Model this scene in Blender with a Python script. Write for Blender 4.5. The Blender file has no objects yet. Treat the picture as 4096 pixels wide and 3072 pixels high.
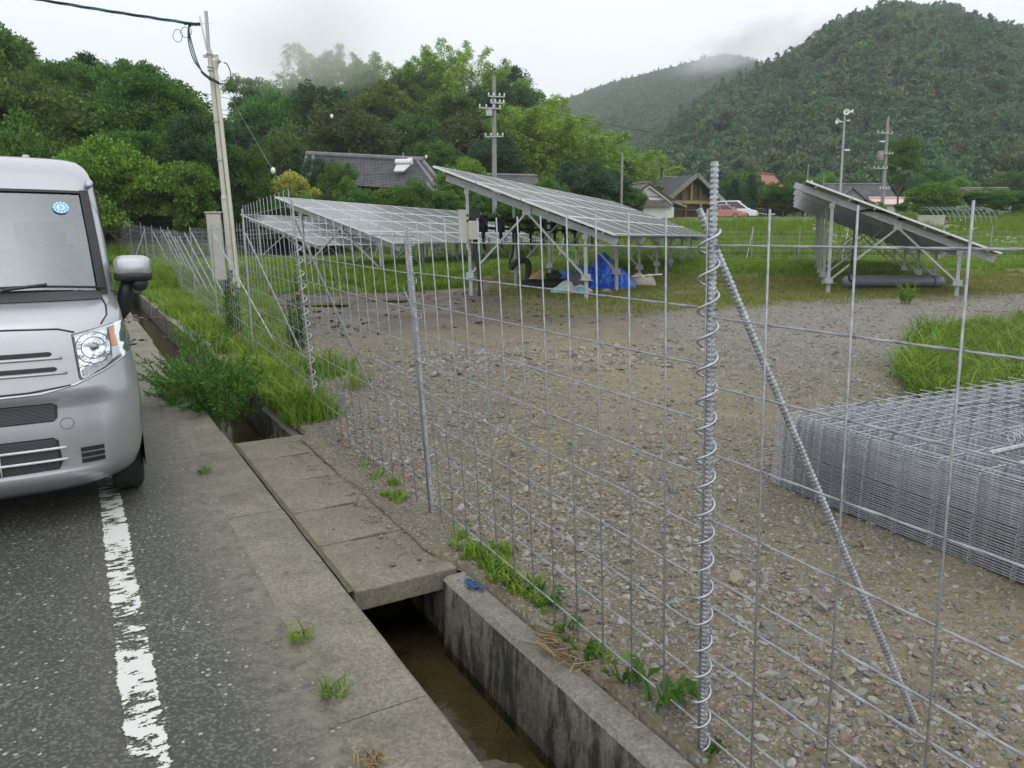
import bpy, bmesh, math, random
import numpy as np
from mathutils import Vector, Matrix, Euler, noise as mnoise

SC = bpy.context.scene
COL = SC.collection
R = math.radians
rng = np.random.RandomState(7)
rnd = random.Random(11)

# ------------------------------------------------------------------ camera, sky, sun, exposure
cam_d = bpy.data.cameras.new('camera')
cam = bpy.data.objects.new('camera', cam_d)
COL.objects.link(cam)
cam.location = (0, 0, 1.5)
cam.rotation_euler = (R(90 - 11.2), 0, 0)
cam_d.sensor_width = 36
cam_d.lens = 25.99
cam_d.clip_start = 0.05
cam_d.clip_end = 6000
SC.camera = cam

world = bpy.data.worlds.new('World')
SC.world = world
world.use_nodes = True
nt = world.node_tree
nt.nodes.clear()
w_out = nt.nodes.new('ShaderNodeOutputWorld')
w_bg = nt.nodes.new('ShaderNodeBackground')
sky = nt.nodes.new('ShaderNodeTexSky')
sky.sky_type = 'NISHITA'
sky.sun_disc = False
sky.sun_elevation = R(58)
sky.sun_rotation = R(160)
sky.air_density = 1.0
sky.dust_density = 6.0
hs = nt.nodes.new('ShaderNodeHueSaturation')      # overcast: the blue of the clear sky is washed out by cloud
hs.inputs['Saturation'].default_value = 0.10
hs.inputs['Value'].default_value = 1.0
tc = nt.nodes.new('ShaderNodeTexCoord')
cl = nt.nodes.new('ShaderNodeTexNoise')
cl.inputs['Scale'].default_value = 1.6
cl.inputs['Detail'].default_value = 4
cr = nt.nodes.new('ShaderNodeMapRange')
cr.inputs['From Min'].default_value = 0.3
cr.inputs['From Max'].default_value = 0.7
cr.inputs['To Min'].default_value = 9.7
cr.inputs['To Max'].default_value = 11.1
cc = nt.nodes.new('ShaderNodeCombineColor')
mx = nt.nodes.new('ShaderNodeMix')
mx.data_type = 'RGBA'
mx.inputs[0].default_value = 0.82                # share of the closed cloud deck
tint = nt.nodes.new('ShaderNodeMix')
tint.data_type = 'RGBA'
tint.blend_type = 'MULTIPLY'
tint.inputs[0].default_value = 1.0
tint.inputs[7].default_value = (0.955, 0.985, 1.02, 1)
nt.links.new(tc.outputs['Generated'], cl.inputs['Vector'])
nt.links.new(cl.outputs['Fac'], cr.inputs['Value'])
for ch in ('Red', 'Green', 'Blue'):
    nt.links.new(cr.outputs['Result'], cc.inputs[ch])
nt.links.new(sky.outputs['Color'], hs.inputs['Color'])
nt.links.new(hs.outputs['Color'], mx.inputs[6])
nt.links.new(cc.outputs['Color'], mx.inputs[7])
nt.links.new(mx.outputs[2], tint.inputs[6])
nt.links.new(tint.outputs[2], w_bg.inputs['Color'])
w_bg.inputs['Strength'].default_value = 0.1
nt.links.new(w_bg.outputs[0], w_out.inputs['Surface'])

sun_d = bpy.data.lights.new('sun', 'SUN')
sun_d.energy = 0.7
sun_d.angle = R(120)
sun_d.color = (1.0, 0.97, 0.93)
sun = bpy.data.objects.new('sun', sun_d)
COL.objects.link(sun)
sun.location = (0, 0, 60)
# light comes from high up, a little from behind the camera on the right
sun.rotation_euler = (R(32), 0, R(20))

SC.view_settings.view_transform = 'Standard'
SC.view_settings.look = 'None'
SC.view_settings.exposure = 0.40
SC.view_settings.gamma = 1.0
SC.view_settings.use_curve_mapping = False
cy = SC.cycles
cy.max_bounces = 6
cy.diffuse_bounces = 3
cy.glossy_bounces = 3
cy.transmission_bounces = 4
cy.transparent_max_bounces = 12
cy.volume_bounces = 2
cy.use_adaptive_sampling = True
cy.adaptive_threshold = 0.015
cy.use_denoising = True
cy.caustics_reflective = False
cy.caustics_refractive = False
cy.volume_step_rate = 2.0
cy.volume_max_steps = 96

# ------------------------------------------------------------------ helpers: materials
def N(t, kind, **kw):
    n = t.nodes.new(kind)
    for k, v in kw.items():
        if k in n.inputs:
            n.inputs[k].default_value = v
        else:
            setattr(n, k, v)
    return n

def mat(name, color=(0.5, 0.5, 0.5), rough=0.6, metal=0.0, spec=0.5, noise=0.0, nscale=8.0, bump=0.0, bscale=60.0,
        coords='Object', color2=None, ndetail=6, coat=0.0):
    """principled surface with a procedural mottling between two colours and a fine relief"""
    m = bpy.data.materials.new(name)
    m.use_nodes = True
    t = m.node_tree
    b = t.nodes['Principled BSDF']
    b.inputs['Roughness'].default_value = rough
    b.inputs['Metallic'].default_value = metal
    b.inputs['Specular IOR Level'].default_value = spec
    b.inputs['Coat Weight'].default_value = coat
    co = N(t, 'ShaderNodeTexCoord')
    if noise > 0 or color2 is not None:
        n = N(t, 'ShaderNodeTexNoise', Scale=nscale, Detail=ndetail, Roughness=0.65)
        t.links.new(co.outputs[coords], n.inputs['Vector'])
        r = N(t, 'ShaderNodeMapRange')
        r.inputs['From Min'].default_value = 0.32
        r.inputs['From Max'].default_value = 0.68
        t.links.new(n.outputs['Fac'], r.inputs['Value'])
        x = N(t, 'ShaderNodeMix', data_type='RGBA')
        c2 = color2 if color2 is not None else tuple(c * (1 - noise) for c in color)
        c1 = color if color2 is not None else tuple(min(1, c * (1 + noise * 0.6)) for c in color)
        x.inputs[6].default_value = (*c1, 1)
        x.inputs[7].default_value = (*c2, 1)
        t.links.new(r.outputs['Result'], x.inputs[0])
        t.links.new(x.outputs[2], b.inputs['Base Color'])
    else:
        b.inputs['Base Color'].default_value = (*color, 1)
    if bump > 0:
        n2 = N(t, 'ShaderNodeTexNoise', Scale=bscale, Detail=4)
        t.links.new(co.outputs[coords], n2.inputs['Vector'])
        bp = N(t, 'ShaderNodeBump', Strength=bump, Distance=0.02)
        t.links.new(n2.outputs['Fac'], bp.inputs['Height'])
        t.links.new(bp.outputs['Normal'], b.inputs['Normal'])
    return m

def leaf_mat(name, color, var=0.45, trans=0.35, use_obj_color=False, inst_colors=None, rough=0.55, dry=0.0):
    """foliage: every leaf card its own shade, every plant its own hue"""
    m = bpy.data.materials.new(name)
    m.use_nodes = True
    t = m.node_tree
    t.nodes.clear()
    out = N(t, 'ShaderNodeOutputMaterial')
    geo = N(t, 'ShaderNodeNewGeometry')
    oi = N(t, 'ShaderNodeObjectInfo')
    if inst_colors:
        ramp = N(t, 'ShaderNodeValToRGB')
        els = ramp.color_ramp.elements
        while len(els) < len(inst_colors):
            els.new(0.5)
        for i, c in enumerate(inst_colors):
            els[i].position = i / max(1, len(inst_colors) - 1)
            els[i].color = (*c, 1)
        t.links.new(oi.outputs['Random'], ramp.inputs['Fac'])
        base = ramp.outputs['Color']
    elif use_obj_color:
        base = oi.outputs['Color']
    else:
        rgb = N(t, 'ShaderNodeRGB')
        rgb.outputs[0].default_value = (*color, 1)
        base = rgb.outputs[0]
    mr = N(t, 'ShaderNodeMapRange')
    mr.inputs['To Min'].default_value = 1 - var
    mr.inputs['To Max'].default_value = 1 + var * 1.1
    t.links.new(geo.outputs['Random Per Island'], mr.inputs['Value'])
    vm = N(t, 'ShaderNodeVectorMath', operation='SCALE')
    t.links.new(base, vm.inputs[0])
    t.links.new(mr.outputs['Result'], vm.inputs['Scale'])
    hsv = N(t, 'ShaderNodeHueSaturation')
    mh = N(t, 'ShaderNodeMapRange')
    mh.inputs['To Min'].default_value = 0.485
    mh.inputs['To Max'].default_value = 0.515
    m7 = N(t, 'ShaderNodeMath', operation='MULTIPLY')
    m7.inputs[1].default_value = 7.31
    fr = N(t, 'ShaderNodeMath', operation='FRACT')
    t.links.new(geo.outputs['Random Per Island'], m7.inputs[0])
    t.links.new(m7.outputs[0], fr.inputs[0])
    t.links.new(fr.outputs[0], mh.inputs['Value'])
    t.links.new(mh.outputs['Result'], hsv.inputs['Hue'])
    t.links.new(vm.outputs['Vector'], hsv.inputs['Color'])
    d = N(t, 'ShaderNodeBsdfPrincipled')
    d.inputs['Roughness'].default_value = rough
    d.inputs['Specular IOR Level'].default_value = 0.25
    tr = N(t, 'ShaderNodeBsdfTranslucent')
    t.links.new(hsv.outputs['Color'], d.inputs['Base Color'])
    t.links.new(hsv.outputs['Color'], tr.inputs['Color'])
    ms = N(t, 'ShaderNodeMixShader')
    ms.inputs[0].default_value = trans
    t.links.new(d.outputs[0], ms.inputs[1])
    t.links.new(tr.outputs[0], ms.inputs[2])
    t.links.new(ms.outputs[0], out.inputs['Surface'])
    return m

# ------------------------------------------------------------------ helpers: meshes
class MB:
    """collects shapes; build() links them as ONE mesh object"""
    def __init__(s):
        s.v, s.f, s.mi = [], [], []
    def add(s, vs, fs, mi=0):
        o = len(s.v)
        s.v.extend(tuple(map(float, p)) for p in vs)
        s.f.extend([tuple(i + o for i in q) for q in fs])
        s.mi.extend([mi] * len(fs))
    def box(s, c, d, rz=0.0, mat3=None, mi=0):
        x, y, z = d[0] / 2, d[1] / 2, d[2] / 2
        pts = [Vector((a, b, e)) for e in (-z, z) for b in (-y, y) for a in (-x, x)]
        M = mat3 if mat3 is not None else Matrix.Rotation(rz, 3, 'Z')
        c = Vector(c)
        s.add([M @ p + c for p in pts], [(0, 2, 3, 1), (4, 5, 7, 6), (0, 1, 5, 4), (2, 6, 7, 3), (0, 4, 6, 2), (1, 3, 7, 5)], mi)
    def bar(s, p0, p1, w, h, up=(0, 0, 1), mi=0):
        p0, p1 = Vector(p0), Vector(p1)
        a = (p1 - p0)
        L = a.length
        a.normalize()
        u = Vector(up)
        b = a.cross(u)
        if b.length < 1e-4:
            b = a.cross(Vector((1, 0, 0)))
        b.normalize()
        u = b.cross(a)
        M = Matrix((b, a, u)).transposed()
        s.box((p0 + p1) / 2, (w, L, h), mat3=M, mi=mi)
    def tube(s, pts, r, n=6, cap=True, mi=0):
        pts = [Vector(p) for p in pts]
        k = len(pts)
        rr = r if hasattr(r, '__len__') else [r] * k
        prev = None
        vs = []
        for i, p in enumerate(pts):
            t = (pts[min(i + 1, k - 1)] - pts[max(i - 1, 0)])
            if t.length < 1e-9:
                t = Vector((0, 0, 1))
            t.normalize()
            if prev is None:
                q = Vector((0, 0, 1)) if abs(t.z) < 0.9 else Vector((1, 0, 0))
                u = t.cross(q).normalized()
            else:
                u = (prev - t * prev.dot(t))
                if u.length < 1e-6:
                    u = t.orthogonal()
                u.normalize()
            prev = u
            w = t.cross(u)
            for j in range(n):
                a = 2 * math.pi * j / n
                vs.append(p + (u * math.cos(a) + w * math.sin(a)) * rr[i])
        fs = []
        for i in range(k - 1):
            for j in range(n):
                fs.append((i * n + j, i * n + (j + 1) % n, (i + 1) * n + (j + 1) % n, (i + 1) * n + j))
        if cap:
            fs.append(tuple(range(n - 1, -1, -1)))
            fs.append(tuple((k - 1) * n + j for j in range(n)))
        s.add(vs, fs, mi)
    def lathe(s, prof, n=16, axis='Z', c=(0, 0, 0), mi=0, cap=True):
        vs = []
        for r_, h in prof:
            for j in range(n):
                a = 2 * math.pi * j / n
                p = (r_ * math.cos(a), r_ * math.sin(a), h)
                if axis == 'X':
                    p = (h, p[0], p[1])
                elif axis == 'Y':
                    p = (p[0], h, p[1])
                vs.append((p[0] + c[0], p[1] + c[1], p[2] + c[2]))
        k = len(prof)
        fs = [(i * n + j, i * n + (j + 1) % n, (i + 1) * n + (j + 1) % n, (i + 1) * n + j) for i in range(k - 1) for j in range(n)]
        if cap:
            fs += [tuple(range(n - 1, -1, -1)), tuple((k - 1) * n + j for j in range(n))]
        s.add(vs, fs, mi)
    def ball(s, c, r, n=8, m=6, mi=0):
        rr = r if hasattr(r, '__len__') else (r, r, r)
        prof = []
        vs, fs = [], []
        for i in range(m + 1):
            th = math.pi * i / m
            for j in range(n):
                a = 2 * math.pi * j / n
                vs.append((c[0] + rr[0] * math.sin(th) * math.cos(a), c[1] + rr[1] * math.sin(th) * math.sin(a), c[2] + rr[2] * math.cos(th)))
        for i in range(m):
            for j in range(n):
                fs.append((i * n + j, (i + 1) * n + j, (i + 1) * n + (j + 1) % n, i * n + (j + 1) % n))
        s.add(vs, fs, mi)
    def prism(s, poly, z0, z1, mi=0):
        n = len(poly)
        s.add([(x, y, z0) for x, y in poly] + [(x, y, z1) for x, y in poly],
              [tuple(range(n - 1, -1, -1)), tuple(range(n, 2 * n))] + [(i, (i + 1) % n, n + (i + 1) % n, n + i) for i in range(n)], mi)
    def mesh(s, name, mats, smooth=False):
        me = bpy.data.meshes.new(name)
        me.from_pydata(s.v, [], s.f)
        for m in (mats if isinstance(mats, (list, tuple)) else [mats]):
            me.materials.append(m)
        if any(s.mi):
            me.polygons.foreach_set('material_index', s.mi)
        if smooth:
            me.polygons.foreach_set('use_smooth', [True] * len(me.polygons))
        me.update()
        return me
    def build(s, name, mats, parent=None, loc=None, smooth=False):
        return put(name, s.mesh(name, mats, smooth), parent, loc)

def put(name, me, parent=None, loc=None, rot=None, scale=None):
    o = bpy.data.objects.new(name, me)
    COL.objects.link(o)
    if parent is not None:
        o.parent = parent
    if loc is not None:
        o.location = loc
    if rot is not None:
        o.rotation_euler = rot
    if scale is not None:
        o.scale = scale
    return o

def tag(o, label=None, cat=None, group=None, kind=None):
    if label:
        o['label'] = label
    if cat:
        o['category'] = cat
    if group:
        o['group'] = group
    if kind:
        o['kind'] = kind
    return o

def thing(name, label, cat, loc=(0, 0, 0), rz=0.0, group=None):
    o = put(name, None, None, loc, (0, 0, rz))
    o.empty_display_size = 0.2
    return tag(o, label, cat, group)

def copy_tree(o, parent=None):
    c = o.copy()
    COL.objects.link(c)
    c.parent = parent
    for ch in list(o.children):
        copy_tree(ch, c)
    return c

def ss(a, b, x):
    t = np.clip((np.asarray(x, float) - a) / (b - a), 0, 1)
    return t * t * (3 - 2 * t)

def bevel(o, w=0.01, seg=2):
    md = o.modifiers.new('bevel', 'BEVEL')
    md.width = w
    md.segments = seg
    md.limit_method = 'ANGLE'
    return o

# instances of small prototypes on literal points (only for what nobody could count)
PROTO = bpy.data.collections.new('prototypes')     # not linked to the scene: only a source of meshes
def proto_set(name, meshes):
    c = bpy.data.collections.new(name)
    for i, me in enumerate(meshes):
        o = bpy.data.objects.new('%s_%02d' % (name, i), me)
        c.objects.link(o)
    return c

def scatter(name, pts, rots, scales, coll, label=None):
    """pts (n,3), rots (n,3), scales (n,) or (n,3): one object, instances by geometry nodes"""
    n = len(pts)
    me = bpy.data.meshes.new(name)
    me.vertices.add(n)
    me.vertices.foreach_set('co', np.asarray(pts, np.float32).ravel())
    a = me.attributes.new('rot', 'FLOAT_VECTOR', 'POINT')
    a.data.foreach_set('vector', np.asarray(rots, np.float32).ravel())
    sc = np.asarray(scales, np.float32)
    if sc.ndim == 1:
        sc = np.repeat(sc[:, None], 3, 1)
    a = me.attributes.new('scl', 'FLOAT_VECTOR', 'POINT')
    a.data.foreach_set('vector', sc.ravel())
    o = put(name, me)
    g = bpy.data.node_groups.new(name, 'GeometryNodeTree')
    g.interface.new_socket('Geometry', in_out='INPUT', socket_type='NodeSocketGeometry')
    g.interface.new_socket('Geometry', in_out='OUTPUT', socket_type='NodeSocketGeometry')
    gi = g.nodes.new('NodeGroupInput')
    go = g.nodes.new('NodeGroupOutput')
    ip = g.nodes.new('GeometryNodeInstanceOnPoints')
    ci = g.nodes.new('GeometryNodeCollectionInfo')
    ci.inputs['Collection'].default_value = coll
    ci.inputs['Separate Children'].default_value = True
    ci.inputs['Reset Children'].default_value = True
    ip.inputs['Pick Instance'].default_value = True
    ar = g.nodes.new('GeometryNodeInputNamedAttribute')
    ar.data_type = 'FLOAT_VECTOR'
    ar.inputs['Name'].default_value = 'rot'
    as_ = g.nodes.new('GeometryNodeInputNamedAttribute')
    as_.data_type = 'FLOAT_VECTOR'
    as_.inputs['Name'].default_value = 'scl'
    m2p = g.nodes.new('GeometryNodeMeshToPoints')
    ri = g.nodes.new('FunctionNodeRandomValue')
    ri.data_type = 'INT'
    ri.inputs['Max'].default_value = 1000
    g.links.new(gi.outputs[0], m2p.inputs['Mesh'])
    g.links.new(m2p.outputs[0], ip.inputs['Points'])
    g.links.new(ci.outputs[0], ip.inputs['Instance'])
    g.links.new(ri.outputs['Value'] if 'Value' in ri.outputs and ri.outputs['Value'].enabled else ri.outputs[2], ip.inputs['Instance Index'])
    e2r = g.nodes.new('FunctionNodeEulerToRotation')
    g.links.new(ar.outputs[0], e2r.inputs[0])
    g.links.new(e2r.outputs[0], ip.inputs['Rotation'])
    g.links.new(as_.outputs[0], ip.inputs['Scale'])
    g.links.new(ip.outputs[0], go.inputs[0])
    md = o.modifiers.new('scatter', 'NODES')
    md.node_group = g
    tag(o, label, None, None, 'stuff')
    return o

# ------------------------------------------------------------------ the lie of the land
# road frame: a runs up the road, b to the right of it; the white edge line is at b = 0.05
TH = R(30.3)
RD = (-math.sin(TH), math.cos(TH))
RQ = (math.cos(TH), math.sin(TH))
def road(a, b, z=0.0):
    return (a * RD[0] + b * RQ[0], a * RD[1] + b * RQ[1], z)
def to_road(X, Y):
    return X * RD[0] + Y * RD[1], X * RQ[0] + Y * RQ[1]

LEAN = -0.033          # everything set plumb here leans this much from the square of the sloping ground

def vnoise(X, Y, s, seed=0.0):
    f = np.vectorize(lambda x, y: mnoise.noise(Vector((x * s, y * s, seed))))
    return f(X, Y)

def cut_mask(X, Y):
    d = (X - 5.0) * 0.847 - (Y - 9.4) * 0.532
    up = Y - 13.0 - 0.545 * (X - 7.24)
    return ss(-0.25, 0.6, d) * (1 - ss(-0.9, 0.2, up)) * ss(5.2, 6.6, Y) * (1 - ss(12, 14, X))

def ground_z(X, Y):
    """height of the open ground (m)"""
    X = np.asarray(X, float)
    Y = np.asarray(Y, float)
    # grassed bench behind the muddy patch, on the left
    edge = 21.0 + 0.30 * (X + 4.5)
    wx = ss(-12.0, -8.0, X) * (1 - ss(-2.6, -1.2, X)) + (1 - ss(-12.0, -8.0, X))
    z = 0.42 * ss(edge - .8, edge + 2.2, Y) * wx
    z = z + (1 - wx) * (0.10 * ss(12, 17, Y) + 0.32 * ss(20, 32, Y))
    # the fields step up behind the far fence
    z = z + (2.15 * ss(41, 66, Y) + .85 * ss(65.5, 71, Y)) * ss(-40, 2, X) + 2.0 * ss(36, 52, Y) * (1 - ss(-40, 2, X))
    z = z + 2.6 * ss(70, 160, Y)
    # cut at the right behind the stacked panels
    z = z - 0.30 * cut_mask(X, Y)
    return z
# ------------------------------------------------------------------ ground materials
def soil_mat(name, fine=1.0):
    """earth whose colour per place is stored on the mesh; the shader adds grit, damp and small stones"""
    m = bpy.data.materials.new(name)
    m.use_nodes = True
    t = m.node_tree
    b = t.nodes['Principled BSDF']
    b.inputs['Roughness'].default_value = 0.85
    b.inputs['Specular IOR Level'].default_value = 0.3
    at = N(t, 'ShaderNodeAttribute', attribute_name='soil')
    wet = N(t, 'ShaderNodeAttribute', attribute_name='wet')
    co = N(t, 'ShaderNodeTexCoord')
    n1 = N(t, 'ShaderNodeTexNoise', Scale=3.0, Detail=8, Roughness=0.7)
    n2 = N(t, 'ShaderNodeTexNoise', Scale=42.0, Detail=5, Roughness=0.75)
    vo = N(t, 'ShaderNodeTexVoronoi', Scale=38.0, Randomness=1.0)
    for n in (n1, n2, vo):
        t.links.new(co.outputs['Object'], n.inputs['Vector'])
    r1 = N(t, 'ShaderNodeMapRange')
    r1.inputs['From Min'].default_value, r1.inputs['From Max'].default_value = 0.3, 0.7
    r1.inputs['To Min'].default_value, r1.inputs['To Max'].default_value = 0.74, 1.25
    r2 = N(t, 'ShaderNodeMapRange')
    r2.inputs['From Min'].default_value, r2.inputs['From Max'].default_value = 0.3, 0.7
    r2.inputs['To Min'].default_value, r2.inputs['To Max'].default_value = 0.6, 1.35
    t.links.new(n1.outputs['Fac'], r1.inputs['Value'])
    t.links.new(n2.outputs['Fac'], r2.inputs['Value'])
    mu = N(t, 'ShaderNodeMath', operation='MULTIPLY')
    t.links.new(r1.outputs['Result'], mu.inputs[0])
    t.links.new(r2.outputs['Result'], mu.inputs[1])
    vm = N(t, 'ShaderNodeVectorMath', operation='SCALE')
    t.links.new(at.outputs['Color'], vm.inputs[0])
    t.links.new(mu.outputs[0], vm.inputs['Scale'])
    # grit: little stones of their own shade
    hsv = N(t, 'ShaderNodeHueSaturation')
    hsv.inputs['Saturation'].default_value = 0.35
    hsv.inputs['Value'].default_value = 0.33
    t.links.new(vo.outputs['Color'], hsv.inputs['Color'])
    gm = N(t, 'ShaderNodeMath', operation='LESS_THAN')
    gm.inputs[1].default_value = 0.34
    t.links.new(vo.outputs['Distance'], gm.inputs[0])
    gr = N(t, 'ShaderNodeAttribute', attribute_name='grit')
    gx = N(t, 'ShaderNodeMath', operation='MULTIPLY')
    t.links.new(gm.outputs[0], gx.inputs[0])
    t.links.new(gr.outputs['Fac'], gx.inputs[1])
    mxc = N(t, 'ShaderNodeMix', data_type='RGBA')
    t.links.new(gx.outputs[0], mxc.inputs[0])
    t.links.new(vm.outputs['Vector'], mxc.inputs[6])
    t.links.new(hsv.outputs['Color'], mxc.inputs[7])
    t.links.new(mxc.outputs[2], b.inputs['Base Color'])
    rr = N(t, 'ShaderNodeMapRange')
    rr.inputs['To Min'].default_value, rr.inputs['To Max'].default_value = 0.9, 0.32
    t.links.new(wet.outputs['Fac'], rr.inputs['Value'])
    t.links.new(rr.outputs['Result'], b.inputs['Roughness'])
    bp = N(t, 'ShaderNodeBump', Strength=0.7 * fine, Distance=0.02)
    ad = N(t, 'ShaderNodeMath', operation='ADD')
    t.links.new(n2.outputs['Fac'], ad.inputs[0])
    t.links.new(gx.outputs[0], ad.inputs[1])
    t.links.new(ad.outputs[0], bp.inputs['Height'])
    t.links.new(bp.outputs['Normal'], b.inputs['Normal'])
    return m

C_EARTH = np.array((0.168, 0.145, 0.098))
C_TAN = np.array((0.255, 0.210, 0.135))
C_MUD = np.array((0.090, 0.073, 0.054))
C_GREY = np.array((0.21, 0.195, 0.165))
C_THIN = np.array((0.125, 0.130, 0.045))
C_GREEN = np.array((0.100, 0.145, 0.030))
C_FOREST = np.array((0.022, 0.026, 0.012))

def lot_masks(X, Y):
    n = vnoise(X, Y, 0.55) * 0.9 + vnoise(X, Y, 1.9, 3.0) * 0.35
    a, b = to_road(X, Y)
    Xn, Yn = X + n * 0.8, Y + n * 0.9
    # wet brown mud in front of the first arrays
    mud = ss(10.5, 13.0, Yn - 0.35 * (X + 2)) * (1 - ss(19.5, 21.5, Yn + 0.25 * (X + 4))) * (1 - ss(1.0, 3.5, Xn - 0.05 * Y))
    # grey stone track running off to the right
    track = ss(-1.6, -0.2, Yn - 9.2 - 0.30 * (X - 3)) * (1 - ss(0.5, 2.0, Yn - 13.6 - 0.42 * (X - 3))) * ss(1.2, 3.6, Xn)
    tan = np.exp(-(((X - 1.6) / 1.6) ** 2 + ((Y - 8.3) / 3.0) ** 2)) + 0.8 * np.exp(-(((X - 2.2) / 0.9) ** 2 + ((Y - 2.6) / 0.8) ** 2))
    thin = ss(13.8, 16.2, Yn - 0.42 * (X - 3)) * ss(-1.2, 1.6, Xn + 0.15 * (Y - 17))
    green = np.clip(ss(0.12, 0.28, ground_z(X, Y) - 0.02 * n) * (1 - ss(-2.4, -0.8, X)) + ss(24, 30, Yn) + cut_mask(X, Y) * 1.1, 0, 1)
    green = np.maximum(green, ss(-9.5, -11, Xn + 0.0 * Y) * ss(9, 11, Y))
    near = (1 - ss(7.5, 11.5, Yn)) * (1 - np.clip(tan, 0, 1) * 0.55)
    return n, mud, track, np.clip(tan, 0, 1), thin, green, near

def paint_soil(me, X, Y):
    n, mud, track, tan, thin, green, near = lot_masks(X, Y)
    c = np.repeat(C_EARTH[None, :], len(X), 0)
    def lay(c, col, w):
        return c * (1 - w[:, None]) + col[None, :] * w[:, None]
    c = lay(c, C_TAN, np.clip(tan * 0.9 + 0.25 * n, 0, 1))
    c = lay(c, C_GREY, track * 0.9)
    c = lay(c, C_MUD, mud)
    c = lay(c, C_THIN, thin * np.clip(0.75 + 0.5 * n, 0.2, 1))
    c = lay(c, C_GREEN, green)
    far = ss(75, 120, Y) * 0.8
    c = lay(c, C_FOREST, far)
    rgba = np.ones((len(X), 4), np.float32)
    rgba[:, :3] = c
    at = me.color_attributes.new('soil', 'FLOAT_COLOR', 'POINT')
    at.data.foreach_set('color', rgba.ravel())
    w = me.attributes.new('wet', 'FLOAT', 'POINT')
    w.data.foreach_set('value', (mud * np.clip(0.55 + 0.9 * vnoise(X, Y, 0.9, 8.0), 0, 1)).astype(np.float32))
    g = me.attributes.new('grit', 'FLOAT', 'POINT')
    g.data.foreach_set('value', np.clip((near * 0.9 + track * 0.8) * (1 - green) * (1 - thin) + 0.1, 0, 1).astype(np.float32))

def grid_obj(name, V, nu, nv, m, smooth=True):
    idx = np.arange(nu * nv).reshape(nu, nv)
    F = np.stack([idx[:-1, :-1], idx[1:, :-1], idx[1:, 1:], idx[:-1, 1:]], -1).reshape(-1, 4)
    me = bpy.data.meshes.new(name)
    me.vertices.add(len(V))
    me.vertices.foreach_set('co', V.astype(np.float32).ravel())
    me.loops.add(F.size)
    me.loops.foreach_set('vertex_index', F.ravel().astype(np.int32))
    me.polygons.add(len(F))
    me.polygons.foreach_set('loop_start', np.arange(0, F.size, 4, dtype=np.int32))
    me.polygons.foreach_set('loop_total', np.full(len(F), 4, np.int32))
    me.polygons.foreach_set('use_smooth', np.full(len(F), smooth))
    me.materials.append(m)
    me.update()
    me.validate()
    return put(name, me)

M_SOIL = soil_mat('soil')

# --- the wide ground sheet, sunk under the road corridor and under the finer sheet of the lot
def spaced(lo, hi, n, k):
    t = np.linspace(np.arcsinh(lo / k), np.arcsinh(hi / k), n)
    return np.sinh(t) * k
gx = spaced(-1500, 1500, 230, 14)
gy = spaced(-60, 2400, 230, 14)
GX, GY = np.meshgrid(gx, gy, indexing='ij')
X, Y = GX.ravel(), GY.ravel()
a, b = to_road(X, Y)
Z = ground_z(X, Y)
corr = (1 - ss(2.2, 4.2, b)) * ss(-7.5, -6.0, b) * (1 - ss(60, 70, a))
inlot = ss(1.8, 3.6, b) * (1 - ss(19.0, 21.0, b)) * ss(-7, -4, a) * (1 - ss(29, 33, a))
Z = Z - 1.1 * corr - 0.35 * inlot * (1 - corr)
o = grid_obj('ground', np.stack([X, Y, Z], 1), len(gx), len(gy), M_SOIL)
paint_soil(o.data, X, Y)
tag(o, kind='structure')

# --- the yard beside the road, fine enough for ruts and edges
na, nb = 330, 230
la = -2.8 + (35 + 2.8) * np.linspace(0, 1, na) ** 1.45
lb = 1.43 + 22.5 * np.linspace(0, 1, nb) ** 1.75
A, B = np.meshgrid(la, lb, indexing='ij')
A, B = A.ravel(), B.ravel()
edge_n = vnoise(A, A * 0, 2.3, 5.0) * 0.05 + vnoise(A, A * 0, 9.0, 6.0) * 0.02
cover_zone = ss(2.85, 3.1, A) * (1 - ss(5.45, 5.65, A))
near_edge = 1 - ss(0.0, 0.5, B - 1.43)
B2 = B + near_edge * cover_zone * (-0.085 + edge_n) + near_edge * (1 - cover_zone) * 0.0
X, Y = A * RD[0] + B2 * RQ[0], A * RD[1] + B2 * RQ[1]
Z = ground_z(X, Y)
def lot_rough(X, Y):
    _n, _mud, _tr, _tan, _thin, _gr, _near = lot_masks(X, Y)
    r_ = vnoise(X, Y, 1.3, 1.0) * 0.018 + vnoise(X, Y, 4.5, 2.0) * 0.010 + vnoise(X, Y, 14.0, 4.0) * 0.005
    return r_ + _mud * (np.abs(vnoise(X * 0.5, Y * 1.6, 2.2, 9.0)) * 0.07 + np.abs(vnoise(X * 0.8, Y * 2.4, 5.0, 19.0)) * 0.03) + _near * vnoise(X, Y, 0.7, 12.0) * 0.03
rough = lot_rough(X, Y)
fade = ss(0.0, 0.6, B - 1.43)
Z = Z + rough * fade + 0.012
def lot_z(X, Y):
    a, b = to_road(np.asarray(X), np.asarray(Y))
    return ground_z(X, Y) + lot_rough(X, Y) * ss(0.0, 0.6, b - 1.43) + 0.012
Z = np.where(B < 1.435, np.where(cover_zone > 0.5, 0.003, -0.03), Z)
Z = Z - 0.30 * ss(21.5, 23.9, B) - 0.30 * ss(31.5, 35, A) - 0.30 * (1 - ss(-2.8, -2.3, A))
lot = grid_obj('yard_ground', np.stack([X, Y, Z], 1), na, nb, M_SOIL)
paint_soil(lot.data, X, Y)
tag(lot, kind='structure')

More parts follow.
